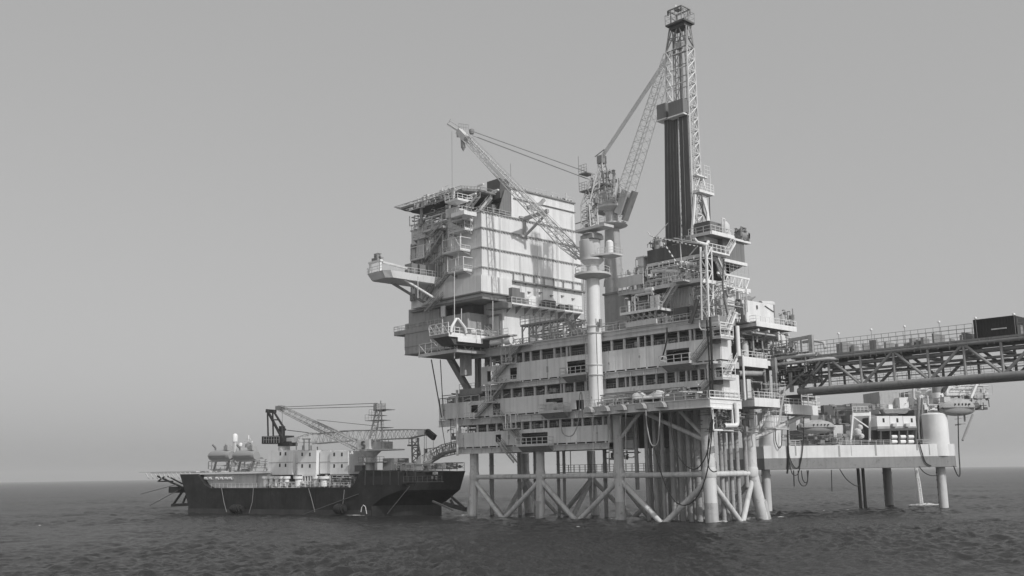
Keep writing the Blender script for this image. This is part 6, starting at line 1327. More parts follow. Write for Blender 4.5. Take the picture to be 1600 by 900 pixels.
# gas bottles in their rack: two rows of three
m = MB(JM); y0 = 1.2
for px in (1376, 1391, 1404.5, 1417.5, 1431): m.bar(JY(px, 671, y0), JY(px, 696, y0), .3)
m.bar(JY(1370, 672, y0), JY(1432, 670, y0), .5); m.build('tank_rack', DARK, ju)
jbox('rack_back', 1372, 1431, 672, 696, 3.4, 3.6, BLACK)
TN = ['upper left', 'upper middle', 'upper right', 'lower left', 'lower middle', 'lower right']
for k in range(6):
    px = (1397, 1410.5, 1423)[k % 3]; py = (682.5, 690)[k // 3]; q = JY(px, py, 1.3); m = MB(JM); L = .72
    m.tube(q - V((L - .12, 0, 0)), q + V((L - .12, 0, 0)), .38, n=12); m.tube(q - V((L, 0, 0)), q - V((L - .12, 0, 0)), .22, .38, n=12); m.tube(q + V((L - .12, 0, 0)), q + V((L, 0, 0)), .38, .22, n=12)
    m.build('raft_canister', BRIGHT, label=f'white cylindrical raft canister, {TN[k]} of six in the dark barge rack', cat='canister', group='raft canisters in the barge rack')
for i, px in enumerate((1380.5, 1401, 1421.5)):
    nm = ['left', 'middle', 'right'][i]; w0 = 10.2
    a = JY(px - w0, 658, 2.0); b_ = JY(px + w0 - .6, 658, 2.0); zt, zl = JY(px, 650, 2).z, JY(px, 666, 2).z
    t = T('site_cabin', f'white cabin with one dark window, {nm} of three in a row on the barge', 'cabin', JM @ V(((a.x + b_.x) / 2, 3, zl)), 'white cabins in a row on the barge')
    JB((a.x, 2.0, zl), (b_.x, 5, zt)).build('body', BRIGHT, t); JB((a.x - .02, 1.9, zl - .75), (b_.x + .06, 5, zl - .01)).build('skid', GREY, t)
    wx = JY(px + (0, 1, 3)[i], 657, 1.98).x; JB((wx - .2, 1.97, zl + .85), (wx + .25, 1.999, zl + 1.75)).build('window', GLASS, t)
    if i: JB((a.x + .2, 1.2, zl - .1), (a.x + 1.1, 1.98, zl + .6)).build('air_conditioner', LIGHT, t)
def boat(lab, cx_px, px0, px1, ytop, ybot, y0, mt):
    a = JY(px0, (ytop + ybot) / 2, y0); b = JY(px1, (ytop + ybot) / 2, y0); zt = JY((px0 + px1) / 2, ytop, y0).z; zl = JY((px0 + px1) / 2, ybot, y0).z
    t = T('lifeboat', lab, 'lifeboat', JM @ V(((a.x + b.x) / 2, y0, zl)), 'lifeboats of the barge'); L = b.x - a.x; H = zt - zl; zm = zl + H * .46; n = 14; S = 13
    for part, up in (('hull', 0), ('canopy', 1)):
        m = MB(JM); rows = []
        for i in range(S + 1):
            s = i / S; w = 1.5 * math.sin(math.pi * min(1, max(0.02, s * .97 + .02))) ** .45; row = []
            for k in range(n + 1):
                t_ = math.pi * k / n; z = (1 if up else -1) * math.sin(t_) ** .7 * H * (.54 if up else .46) * (math.sin(math.pi * (s * .96 + .02)) ** (.4 if up else .3))
                row.append(V((a.x + L * s, y0 - math.cos(t_) * w, zm + z)))
            rows.append(row)
        vs = [p for r_ in rows for p in r_]; fs = [(i * (n + 1) + k, i * (n + 1) + k + 1, (i + 1) * (n + 1) + k + 1, (i + 1) * (n + 1) + k) for i in range(S) for k in range(n)]
        if not up: fs = [f[::-1] for f in fs]
        m.add(vs, fs, True); m.build(part, mt if not up else GREY, t)
    JB((a.x + .25, y0 - 1.56, zm - .06), (b.x - .25, y0 + 1.56, zm + .05)).build('rubbing_strake', MID, t)
    JB((a.x + L * .12, y0 - .9, zm + H * .3), (a.x + L * .3, y0 + .9, zt + .25)).build('conning_cabin', LIGHT, t)
    for k in range(5): JB((a.x + L * (.36 + .1 * k), y0 - 1.62, zm + H * .12), (a.x + L * (.36 + .1 * k) + .22, y0 - 1.2, zm + H * .22)).build('porthole', GLASS, t)
    m = MB(JM); m.bar((a.x + L * .2, y0 + 1.3, zl - 1.2), (a.x + L * .2, y0 + 1.3, zt + .8), .3); m.bar((a.x + L * .8, y0 + 1.3, zl - 1.2), (a.x + L * .8, y0 + 1.3, zt + .8), .3); m.each('davit', MID, t)
boat('enclosed lifeboat hanging low above the white hull behind the bridge end', 0, 1246, 1303, 656, 678, 1.2, ORANGE)
boat('enclosed lifeboat hung high on the right corner of the barge', 0, 1466, 1522, 622, 650, 0.4, ORANGE)
t = T('work_boat', 'small dark open boat stowed above the white cabins of the barge', 'boat', JM @ V((JY(1398, 643, 5).x, 5, JY(1398, 645, 5).z)))
a = JY(1377, 640, 5); b_ = JY(1420, 638, 5); m = MB(JM); m.ext([(a.x, 4.2, a.z), (b_.x, 4.2, b_.z + .1), (b_.x - .8, 4.4, b_.z - 1), (a.x + .6, 4.4, a.z - .9)], (0, 2, 0)); m.build('hull', MID, t); JB((a.x + .2, 4.15, a.z), (b_.x - .2, 6.25, a.z + .14)).build('gunwale', LIGHT, t); JB((a.x + 1.6, 4.6, a.z + .14), (a.x + 2.6, 5.6, a.z + 1.1)).build('console', WHITE, t)
# hoses drooping below its hull and the discharge of cooling water
def jh(lab, pts, r=.1, y=-.25):
    P = [JY(px, py, y) for px, py in pts]; out = []
    for i in range(len(P) - 1):
        p0, p1_, p2, p3 = P[max(0, i - 1)], P[i], P[i + 1], P[min(len(P) - 1, i + 2)]
        for k in range(7):
            s = k / 7; out.append(.5 * ((2 * p1_) + (p2 - p0) * s + (2 * p0 - 5 * p1_ + 4 * p2 - p3) * s * s + (3 * p1_ - p0 - 3 * p2 + p3) * s ** 3))
    MB(JM).path(out + [P[-1]], r, 6).build('hose', RUBBER, label=lab, cat='hose', group='hoses hanging from the barge')
jh('long dark hose looping from the lifeboat down across the grey band', [(1231, 690), (1234, 715), (1243, 731), (1251, 723), (1255, 690), (1256, 650)])
jh('thick dark hoses falling straight past the left end of the hull', [(1231, 650), (1231, 690), (1232, 718), (1230, 740)], .2)
jh('dark hose looping below the hull, left of two loops', [(1233, 722), (1238, 740), (1245, 742), (1249, 734), (1251, 715)])
jh('dark hose hanging lowest below the hull in a wide loop', [(1247, 735), (1248, 750), (1254, 759), (1261, 755), (1263, 735)])
jh('second narrow loop of dark hose below the hull', [(1252, 735), (1254, 748), (1258, 754), (1262, 750), (1261, 735)])
jh('single dark hose end hanging straight below the hull', [(1240, 735), (1241, 760)], .12)
jh('thin dark line hanging alone under mid hull', [(1299, 734), (1300, 768)], .09)
jh('dark hose sagging from the hull to the dark caisson', [(1312, 733), (1322, 748), (1335, 758), (1345, 760)], .1)
jh('dark hose draped over the hull left of the right housing', [(1436, 690), (1440, 705), (1446, 722), (1455, 728)], .12)
jh('dark hose sagging between hull and right leg', [(1436, 729), (1444, 738), (1455, 743), (1466, 742)], .1)
jh('looped dark rope hanging outside the right corner of the barge', [(1497, 650), (1498, 700), (1500, 740), (1496, 742), (1490, 728)], .12)
jh('looped dark hose over the white left housing', [(1212, 670), (1212, 688), (1217, 700), (1221, 694), (1222, 672)], .09, -.5)
wm = bpy.data.materials.new('falling_water'); wm.use_nodes = True; n_ = wm.node_tree.nodes; l_ = wm.node_tree.links.new; b0_ = n_['Principled BSDF']; b0_.inputs['Base Color'].default_value = (.85, .85, .85, 1); b0_.inputs['Roughness'].default_value = .5
tc_ = n_.new('ShaderNodeTexCoord'); mp_ = n_.new('ShaderNodeMapping'); mp_.inputs['Scale'].default_value = (4, 4, 1.1); nz_ = n_.new('ShaderNodeTexNoise'); nz_.inputs['Detail'].default_value = 5; l_(tc_.outputs['Object'], mp_.inputs['Vector']); l_(mp_.outputs[0], nz_.inputs['Vector'])
rm_ = n_.new('ShaderNodeMapRange'); rm_.inputs[1].default_value = .36; rm_.inputs[2].default_value = .56; l_(nz_.outputs['Fac'], rm_.inputs[0]); l_(rm_.outputs[0], b0_.inputs['Alpha'])
p = FZ(1440, 790.5); m = MB()
for k in range(6):
    s = random.Random(k); o = V((s.uniform(-.3, .3), s.uniform(-.3, .3), 0)); pts = [V((p.x - .7, p.y, zb0 + .2)) + o * .5, V((p.x - .25, p.y, zb0 * .6)) + o * .8, V((p.x, p.y, 0)) + o * .9]; m.path(pts, .17 + .1 * s.random(), 6)
m.build('water_discharge', wm, label='white jet of water falling from the barge hull into the sea', cat='water jet')
fm = bpy.data.materials.new('foam'); fm.use_nodes = True; n_ = fm.node_tree.nodes; l_ = fm.node_tree.links.new; b0_ = n_['Principled BSDF']; b0_.inputs['Base Color'].default_value = (.75, .75, .75, 1); b0_.inputs['Roughness'].default_value = .8
tc_ = n_.new('ShaderNodeTexCoord'); nz_ = n_.new('ShaderNodeTexNoise'); nz_.inputs['Scale'].default_value = 1.2; nz_.inputs['Detail'].default_value = 6; l_(tc_.outputs['Object'], nz_.inputs['Vector']); rm_ = n_.new('ShaderNodeMapRange'); rm_.inputs[1].default_value = .40; rm_.inputs[2].default_value = .58; l_(nz_.outputs['Fac'], rm_.inputs[0]); l_(rm_.outputs[0], b0_.inputs['Alpha'])
def foam(c, ra, rb, ang, seed, h=.35):
    m = MB(); g = random.Random(seed); n = 30; R_ = 6; ca, sa = math.cos(ang), math.sin(ang); vs = []; fs = []
    for i in range(R_ + 1):
        for k in range(n):
            f = i / R_; t = 2 * math.pi * k / n; u, v = ra * f * math.cos(t) * g.uniform(.85, 1.1), rb * f * math.sin(t) * g.uniform(.8, 1.1); vs.append((c.x + u * ca - v * sa, c.y + u * sa + v * ca, .25 + h * (1 - f) * g.uniform(.3, 1)))
    for i in range(R_):
        for k in range(n): j = (k + 1) % n; fs.append((i * n + k, (i + 1) * n + k, (i + 1) * n + j, i * n + j))
    m.add(vs, fs, True); return m.build('foam', fm, kind='stuff')
foam(FZ(1447, 790.5), 4.6, 3.6, .9, 1, .55)
fo = MB(); g = random.Random(77)
for cx, cy, r in ((-67.7, 1.3, 1.5), (-46.8, 1.4, 1.5), (-25.1, 1.2, 1.6), (-4.6, 1.5, 1.8), (-4.4, 17.6, 1.8), (-54.2, -.2, 1.2), (-35, .9, 1.2), (-14.6, 1.3, 1.3), (-4.5, 10, 1.2)):
    for k in range(9):
        a = g.uniform(0, 6.28); d = r * g.uniform(.7, 1.6); q = V((cx + d * math.cos(a), cy + d * math.sin(a), .3 + g.uniform(0, .15))); L = g.uniform(.3, .9); n = 8
        fo.add([q] + [q + V((L * math.cos(t * .785) * g.uniform(.6, 1.2), L * .6 * math.sin(t * .785) * g.uniform(.6, 1.2), -.08)) for t in range(n)], [(0, 1 + t, 1 + (t + 1) % n) for t in range(n)], True)
for px, py in ((130, 801), (212, 758), (249, 780), (552, 798), (1325, 796), (1288, 797), (62, 820), (905, 822)):
    q = FZ(px, py, .25); n = 8; L = g.uniform(.35, .7)
    fo.add([q] + [q + V((L * math.cos(t * .785) * g.uniform(.6, 1.2), L * math.sin(t * .785) * g.uniform(.6, 1.2), -.1)) for t in range(n)], [(0, 1 + t, 1 + (t + 1) % n) for t in range(n)], True)
fo.build('foam', fm, kind='stuff')
# ------------------------------------------------------------------ support ship moored at the left
s0 = FZ(295, 802); s1 = FZ(690, 808); e1 = (s1 - s0).normalized(); e2 = V((-e1.y, e1.x, 0))
SM = Matrix(((e1.x, e2.x, 0, s0.x), (e1.y, e2.y, 0, s0.y), (0, 0, 1, 0), (0, 0, 0, 1))); SI = SM.inverted()
def SY(px, py, y=0.0):
    o = SI @ CAM; d = SI.to_3x3() @ ray(px, py); return o + d * ((y - o.y) / d.y)
def SBx(a, b): return MB(SM).box(a, b)
def sbox(nm, px0, px1, pya, pyb, y0, y1, mt, par, **k):
    a = SY(px0, (pya + pyb) / 2, y0); b = SY(px1, (pya + pyb) / 2, y0); zt = SY((px0 + px1) / 2, pya, y0).z; zl = SY((px0 + px1) / 2, pyb, y0).z
    return SBx((a.x, y0, zl), (b.x, y1, zt)).build(nm, mt, par, **k)
BW = 19.0
sh = T('support_ship', 'black hulled support ship with white deckhouses moored alongside the platform', 'ship', SM @ V((43, BW / 2, 0)))
prof = [(281, 741), (309, 741), (313, 748), (320, 758), (328, 762.5), (546, 762.5), (553, 756), (558, 745), (562, 736.5), (566, 734.5), (727, 735.5), (719, 766), (706, 778), (690, 791), (690, 815), (294, 812), (294, 790), (289, 768)]
pts = [SY(px, py) for px, py in prof]
zk = -2.5
pts = [V((p.x, 0, p.z if i not in (14, 15) else zk)) for i, p in enumerate(pts)]
m = MB(SM); n = len(pts); BI = (10, 11, 12, 13, 14); MIDY = BW / 2
near = list(pts); cen = {}
for i in BI:
    c = SY(*prof[i], MIDY) if i != 14 else V((SY(690, 806, MIDY).x, 0, zk)); cen[i] = V((c.x, MIDY, pts[i].z if i != 14 else zk)); near[i] = V((c.x - 9.5 - (0 if i < 12 else 3), 0, pts[i].z if i != 14 else zk))
far = [V((p.x, BW, p.z)) for p in near]; near = [V((p.x, 0, p.z)) for p in near]
m.add(near + far, [tuple(range(n - 1, -1, -1)), tuple(range(n, 2 * n))] + [(i, (i + 1) % n, n + (i + 1) % n, n + i) for i in range(n) if i not in (10, 11, 12, 13)])
bow = [near[i] for i in BI] + [cen[i] for i in BI] + [far[i] for i in BI]
m.add(bow, [(k, k + 1, k + 6, k + 5) for k in range(4)] + [(k + 5, k + 6, k + 11, k + 10) for k in range(4)] + [(0, 5, 10), (4, 14, 9)])
m.build('hull', HULL, sh)
xa_, xb_ = SY(294.5, 800).x, near[13].x - .3
m = MB(SM); m.box((xa_, -.04, -1), (xb_, .1, 1.25)); m.build('boot_top', HULLRED, sh)
m = MB(SM); 
for px in range(330, 560, 23): q = SY(px, 780); m.box((q.x, -.03, 1.3), (q.x + .06, .02, 5.4))
q0 = SY(328, 763); q1 = SY(546, 763); m.box((q0.x, -.18, q0.z - .25), (q1.x, .05, q0.z + .02)); m.build('plate_seams', BLACK, sh)
# raised fore part: recess shade painted as a flat black panel, brackets and rail
sbox('recess', 566, 645, 744, 757, -.06, .02, BLACK, sh)
m = MB(SM)
for px in range(570, 650, 13): a = SY(px, 736); b_ = SY(px, 758); m.box((a.x, -.12, b_.z), (a.x + .3, .03, a.z))
m.each('frame', HULLRED, sh)
MB(SM).rail([(SY(610, 734).x, .3, SY(610, 734).z), (near[10].x, .3, SY(725, 735).z), (cen[10].x - .3, MIDY, SY(725, 735).z)], 1.8, 1.7, .09, (.6, 1.2)).build('handrail', MID, sh)
m = MB(SM); a = SY(676, 748); b_ = V((near[10].x, 0, 0)); m.rail([(a.x + 3, -.5, a.z - .6), (b_.x, -.5, a.z - .6)], 1.2, 1.4, .06, (.6,)); m.box((a.x + 3, -.6, a.z - .7), (b_.x, .1, a.z - .6)); m.build('side_gallery', DARK, sh)
# hull marks near the bow
LET = {'I': [((.5, 0), (.5, 1))], 'O': [((0, 0), (0, 1)), ((0, 1), (.8, 1)), ((.8, 1), (.8, 0)), ((.8, 0), (0, 0))], 'N': [((0, 0), (0, 1)), ((0, 1), (.8, 0)), ((.8, 0), (.8, 1))], 'S': [((.8, 1), (0, 1)), ((0, 1), (0, .5)), ((0, .5), (.8, .5)), ((.8, .5), (.8, 0)), ((.8, 0), (0, 0))]}
def word(txt, p, h, t_, mt, par, y):
    m = MB(SM); x = 0
    for ch in txt:
        for (u0, v0), (u1, v1) in LET[ch]: m.bar((p.x + x + u0 * h * .7, y, p.z + v0 * h), (p.x + x + u1 * h * .7, y, p.z + v1 * h), t_)
        x += h * 1.0
    m.build('lettering', mt, par)
word('ION', SY(676, 741.5), .55, .13, GREY, sh, -.05)
m = MB(SM)
for px, py in ((674, 746), (680.5, 746), (674, 748), (680.5, 749)): q = SY(px, py); m.box((q.x, -.04, q.z), (q.x + .5, .01, q.z + .25))
m.each('hull_mark', MID, sh)
# stern helideck
m = MB(SM); a = SY(233, 739, 2); b_ = SY(311, 739, 2); zd = (a.z + b_.z) / 2
m.ext([(a.x + 2, 1, zd), (b_.x, 1, zd), (b_.x, 16, zd), (a.x + 2, 16, zd), (a.x - 1, 12, zd), (a.x - 1, 5, zd)], (0, 0, .35)); m.build('helideck_plate', LIGHT, sh)
m = MB(SM); k = a.x
while k < b_.x - 1: m.bar((k, 1.0, zd), (k + 1.7, .9, zd - 1.5), .18); k += 1.9
m.bar((a.x - 2.2, .3, zd + .3), (b_.x, .3, zd + .4), .12); m.build('helideck_net', LIGHT, sh)
m = MB(SM)
for y in (1.5, 8, 15):
    m.bar(SY(246, 744, y), SY(286, 762, y), .4); m.bar(SY(247, 752, y), SY(270, 752, y), .35); m.bar(SY(247, 752, y), SY(258, 744, y), .3); m.bar(SY(262, 744, y), SY(285, 756, y), .3)
m.build('helideck_truss', BLACK, sh)
m = MB(SM); m.bar(SY(269, 789.5, 3), SY(296, 788, 3), .75); m.bar(SY(271, 788, 3), SY(285, 768, 3), .45); m.bar(SY(286, 786, 3), SY(292, 772, 3), .4); m.box(SY(277, 770, 1), SY(288, 760, 6)); m.build('stern_fender', BLACK, sh)
m = MB(SM); m.bar(SY(694, 787, 6), SY(728, 796, 6), .7, .9); m.bar(SY(728, 796, 6), SY(705, 776, 6), .45); m.bar(SY(711, 794, 6), SY(704, 781, 6), .4); m.build('bow_fender', BLACK, sh)
m = MB(SM); m.bar(SY(676, 783, -1), SY(708, 797, -1.5), .35); m.build('boarding_ramp', DARK, sh)
# deckhouses
zm = SY(400, 762).z
sbox('deckhouse', 316, 400, 740, 762.5, 1.6, 16, LIGHT, sh); sbox('bridge_deck', 311, 414, 737.5, 740.5, .6, 17, BRIGHT, sh); sbox('deckhouse', 400, 420, 741, 762.5, 2.4, 16, CLAD, sh)
def house(px0, px1, pya, pyb, y0, wins):
    t = sbox('accommodation', px0, px1, pya, pyb, y0, y0 + 10, WHITE, sh)
    m = MB(SM); q0, q1 = SY(px0, (pya + pyb) / 2, y0), SY(px1, (pya + pyb) / 2, y0); m.box((q0.x, y0 - .05, (SY(px0, (pya + pyb) / 2, y0).z) - .1), (q1.x, y0 + .02, q0.z + .06)); m.build('floor_line', GREY, t)
    for wx, wy in wins: q = SY(wx, wy, y0 - .05); SBx((q.x - .26, y0 - .04, q.z - .42), (q.x + .26, y0 + .02, q.z + .42)).build('window', GLASS, t)
house(420, 458, 704, 742, 3, [(438, 709), (446, 709), (437, 727), (446, 727)]); house(458, 465, 703, 746, 4, []); house(465, 494, 704, 742, 2.6, [(472, 710), (484, 710), (472, 728), (484, 728)])
house(500, 516, 704, 740, 3.4, []); house(516, 544, 705, 741, 3, [(522, 710), (534, 710), (522, 728), (534, 728)]); sbox('stair_shaft', 494, 500, 704, 742, 4.2, 9, GREY, sh)
sbox('deckhouse', 415, 545, 741, 763, 7, 16, MID, sh)
m = MB(SM)
for px, r in ((415.5, .75), (424, .55), (433, .6), (441, .6), (448, .6), (466, .8), (495, .8), (507, 1.0)):
    q = SY(px, 760, 1.6); zt = SY(px, 746, 1.6).z; m.lathe((q.x, 1.6, q.z), [(r, 0), (r, zt - q.z - .4), (r * 1.5, zt - q.z - .3), (r * 1.5, zt - q.z + .3)], 14)
m.each('ventilator', BRIGHT, sh)
m = MB(SM); m.rail([(SY(472, 742, 2).x, 2.2, zm + .2), (SY(493, 742, 2).x, 2.2, zm + .2)], 2.6, 1.0, .3, (1.2,)); m.rail([(SY(330, 762, .3).x, .3, zm), (SY(545, 762, .3).x, .3, zm)], 1.1, 1.6, .05); m.build('deck_frames', WHITE, sh)
clutter(MB(SM), tuple(SY(508, 762, 1.2)), tuple(SY(562, 742, 5)), 70, 201, .16, .3).build('deck_gear', GREY, sh)
clutter(MB(SM), tuple(SY(412, 763, .8)), tuple(SY(510, 752, 2)), 40, 202, .14, .4).build('deck_gear', LIGHT, sh)
clutter(MB(SM), tuple(SY(610, 734, 2)), tuple(SY(725, 723, 9)), 80, 203, .16, .35).build('deck_gear', MID, sh)
clutter(MB(SM), tuple(SY(325, 738, 3)), tuple(SY(420, 715, 9)), 70, 204, .14, .3).build('deck_gear', GREY, sh)
sbox('winch_house', 625, 641, 723, 735, 2, 6, MID, sh); sbox('winch_house', 598, 616, 716, 735, 3, 8, MID, sh); sbox('winch_house', 554, 566, 727, 737, 2, 5, DARK, sh)
m = MB(SM); q = SY(641, 735, 2); m.ext([q, q + V((3.4, 0, 0)), q + V((3.0, 0, 3.4))], (0, .5, 0)); m.build('roller', GREY, sh)
# roof gear: radomes and antenna mast
t = T('radome', 'tall white capsule radome on the ship mast, left of the round one', 'radome', SM @ SY(367, 720, 6)); q = SY(367, 691, 6); MB(SM).lathe((q.x, 6, q.z), [(.5, 0), (.7, .15), (.72, 1.6), (.5, 2.1), (.15, 2.3)], 16).build('dome', BRIGHT, t); MB(SM).tube((q.x, 6, q.z - 6), (q.x, 6, q.z), .5, n=8).build('post', LIGHT, t)
t = T('radome', 'small white ball radome beside the taller capsule on the ship', 'radome', SM @ SY(376, 720, 6)); q = SY(376, 699, 6); MB(SM).lathe((q.x, 6, q.z), [(.2, 0), (.52, .25), (.6, .6), (.42, 1.05), (.1, 1.2)], 14).build('dome', BRIGHT, t); MB(SM).tube((q.x, 6, q.z - 5), (q.x, 6, q.z), .25, n=6).build('post', LIGHT, t)
t = T('antenna_mast', 'white cross-shaped antenna mast above the ship lifeboats', 'mast', SM @ SY(388, 720, 6)); m = MB(SM); m.bar(SY(388, 720, 6), SY(388, 680, 6), .35); m.bar(SY(382, 690, 6), SY(394, 690, 6), .4); m.bar(SY(385, 686, 6), SY(391, 686, 6), .25); m.build('pole', WHITE, t); MB(SM).lathe(SY(388, 699, 6), [(.9, 0), (.8, .9), (.3, 1.2)], 10).build('scanner', MID, t)
for i, (px0, px1) in enumerate(((330, 362), (368, 401))):
    a, b_ = SY(px0, 713, 1.6), SY(px1, 713, 1.6); zt, zl = SY(px0, 703.5, 1.6).z, SY(px0, 722, 1.6).z; L = b_.x - a.x; H = zt - zl; zc = (zt + zl) / 2
    t = T('ship_lifeboat', ['grey enclosed lifeboat, left of the two on the ship davits', 'grey enclosed lifeboat, right of the two on the ship davits'][i], 'lifeboat', SM @ V((a.x + L / 2, 1.6, zl)), 'enclosed lifeboats on the ship')
    m = MB(SM); rows = []; n = 12; S = 12
    for j in range(S + 1):
        s = j / S; f = max(.05, math.sin(math.pi * (s * .94 + .03))) ** .14
        rows.append([V((a.x + L * s, 1.6 + 1.5 * f * math.cos(2 * math.pi * k / n), zc + H / 2 * f * math.sin(2 * math.pi * k / n))) for k in range(n)])
    vs = [p for r_ in rows for p in r_]; m.add(vs, [(j * n + k, j * n + (k + 1) % n, (j + 1) * n + (k + 1) % n, (j + 1) * n + k) for j in range(S) for k in range(n)] + [tuple(range(n)), tuple(S * n + k for k in range(n))], True); m.build('hull', ORANGE, t)
    SBx((a.x + .4, .04, zc - .08), (b_.x - .4, .2, zc + .08)).build('strake', MID, t); SBx((a.x + L * .72, .8, zt - .2), (a.x + L * .9, 2.4, zt + .9)).build('cabin', GREY, t)
    m = MB(SM)
    for px in (px0 + 4, px1 - 8): m.bar(SY(px, 735, 3), SY(px + 4, 720, 2.2), .45); m.bar(SY(px + 4, 722, 3), SY(px + 3, 700, 3.2), .4); m.bar(SY(px + 3, 700, 3.2), SY(px - 2, 695, 1.6), .35)
    m.each('davit', MID, t)
for i, px in enumerate((323, 330, 340.5, 347.5, 354.5, 361)):
    q = SY(px, 747.2, 1.2); m = MB(SM); m.tube(q - V((.58, 0, 0)), q + V((.58, 0, 0)), .46, n=12); m.build('raft_canister', BRIGHT, label=f'white life raft canister, {["first", "second", "third", "fourth", "fifth", "sixth"][i]} from the left along the ship deckhouse', cat='canister', group='raft canisters along the ship deckhouse')
# ship cranes
t = T('ship_crane', 'white ship crane on a round pedestal with its boom lowered over the white deckhouses', 'crane', SM @ SY(578, 735, 4)); q = SY(578, 733, 4); zt = SY(578, 704, 4).z
MB(SM).lathe((q.x, 4, q.z), [(1.15, -.5), (1.1, zt - q.z - 1.6), (2.6, zt - q.z - .2), (2.7, zt - q.z + .2)], 18).build('pedestal', LIGHT, t)
sbox('slew_platform', 556, 607, 702, 704, 1.5, 7, LIGHT, t); sbox('slew_house', 558, 577, 687, 702, 2.2, 6, LIGHT, t); sbox('winch', 580, 600, 690, 702, 3, 6, GREY, t)
word('S', SY(565.5, 700.5, 2.1), 1.5, .32, DARK, t, 2.1)
m = MB(SM)
for y in (2.6, 5.4):
    m.bar(SY(576, 690, y), SY(588, 640, y), .3); m.bar(SY(586, 690, y), SY(594, 640, y), .25); m.bar(SY(597, 690, y), SY(596, 640, y), .22)
    m.zig(SY(576, 690, y), SY(588, 640, y), SY(586, 690, y), SY(594, 640, y), 5, .08, False, True)
m.box(SY(588, 642, 2.4), SY(598, 632, 5.6)); m.build('a_frame', GREY, t)
m = MB(SM)
for px0, px1, py in ((586, 603, 640), (577, 590, 649), (571, 596, 657), (585, 600, 668)): a = SY(px0, py, 2.4); b_ = SY(px1, py, 2.4); m.box((a.x, 2.3, a.z - .12), (b_.x, 5.6, a.z)); m.rail([(a.x, 2.3, a.z), (b_.x, 2.3, a.z)], 1.3, 1, .06)
m.rail([(SY(596, 702, 1.6).x, 1.6, SY(600, 702, 1.6).z), (SY(607, 702, 1.6).x, 1.6, SY(600, 702, 1.6).z)], 2.2, 1, .08, (.7, 1.4)); m.rail([(SY(560, 719, 1.6).x, 1.6, SY(575, 722, 1.6).z), (SY(600, 719, 1.6).x, 1.6, SY(575, 722, 1.6).z)], 1.2, 1.3, .07); a = SY(560, 722, 1.6); b_ = SY(600, 722, 1.6); m.box((a.x, 1.6, a.z - .2), (b_.x, 6, a.z)); m.each('platform', MID, t)
MB(SM).tube(SY(595, 632, 4), SY(595, 626, 4), .12, n=5).build('beacon', MID, t)
def slat(mb, p, q, w0, w1, h0, h1, n, r=.13, rd=.06): lattice(mb, p, q, w0, w1, h0, h1, n, r, rd)
m = MB(SM); slat(m, SY(560, 697, 4), SY(437, 637, 4), 1.8, 1.0, 1.9, 1.2, 26); m.build('boom', GREY, t)
sbox('boom_head', 430, 440, 634, 640, 3.4, 4.6, MID, t)
m = MB(SM)
for y in (3.4, 4.6): m.tube(SY(440, 636, y), SY(590, 630, y), .07, n=5); m.tube(SY(444, 639, y), SY(590, 635, y), .07, n=5)
m.tube(SY(441, 640, 4), SY(441, 684, 4), .05, n=5); m.tube(SY(495, 656, 4), SY(592, 666, 4), .06, n=5); m.each('cable', DARK, t)
t = T('ship_crane', 'dark ship crane with an A-frame, its long boom laid flat towards the platform', 'crane', SM @ SY(440, 700, 9)); y = 9
sbox('machinery_cab', 409, 441, 681, 693, 7, 11, BLACK, t); sbox('slew_base', 434, 452, 690, 697, 7.6, 10.4, BLACK, t); q = SY(444, 706, 9); MB(SM).lathe((q.x, 9, q.z), [(1.6, 0), (1.4, 1.6)], 14).build('pedestal', LIGHT, t)
MB(SM).rail([(SY(412, 692, 6.9).x, 6.9, SY(412, 692, 6.9).z), (SY(436, 692, 6.9).x, 6.9, SY(436, 692, 6.9).z)], 1.6, 1, .1, (.8,)).build('handrail', LIGHT, t)
m = MB(SM)
for yy in (8, 10): m.bar(SY(418, 642, yy), SY(441, 685, yy), .5); m.bar(SY(418, 642, yy), SY(419, 682, yy), .3); m.bar(SY(426, 643, yy), SY(427, 682, yy), .3); m.bar(SY(427, 642, yy), SY(446, 672, yy), .4)
m.bar(SY(417, 642, 9), SY(430, 643, 9), .9, .9); m.bar(SY(424, 656, 8), SY(436, 656, 8), .3); m.box(SY(436, 684, 8), SY(445, 666, 10)); m.build('a_frame', BLACK, t)
m = MB(SM); m.bar(SY(446, 689, y), SY(470, 686, y), 1.2, 1.3); slat(m, SY(468, 687, y), SY(492, 683, y), 1.6, 1.8, 1.4, 2.4, 5); m.build('boom_foot', LIGHT, t)
m = MB(SM); slat(m, SY(492, 686, y), SY(545, 681, y), 1.8, 1.9, 2.4, 2.5, 9); slat(m, SY(545, 681, y), SY(640, 678, y), 1.9, 1.4, 2.5, 2.0, 16); slat(m, SY(640, 678, y), SY(668, 675, y), 1.4, .9, 2.0, 1.0, 5); m.build('boom', GREY, t)
m = MB(SM); m.box(SY(652, 680, 8.4), SY(668, 672, 9.6)); m.build('boom_head', WHITE, t); m = MB(SM); m.bar(SY(667, 674, 9), SY(679, 684, 9), 1.0, 1.3); m.build('jib_tip', BLACK, t)
m = MB(SM)
for px in (663, 666, 677): m.tube(SY(px, 680, 9), SY(px, 705, 9), .05, n=5)
m.tube(SY(448, 672, 9), SY(490, 677, 9), .1, n=5); m.box(SY(664, 709, 8.6), SY(668, 702, 9.4)); m.each('cable', DARK, t)
t = T('stub_mast', 'small dark stub masts on the roof of the ship accommodation', 'mast', SM @ SY(479, 700, 6)); m = MB(SM)
for px, ya in ((475, 686), (483, 686), (473, 696), (486, 696), (496, 698), (463, 690)): m.bar(SY(px, 704, 6), SY(px, ya, 6), .2)
m.bar(SY(473, 686, 6), SY(485, 686, 6), .25); m.each('stub', MID, t)
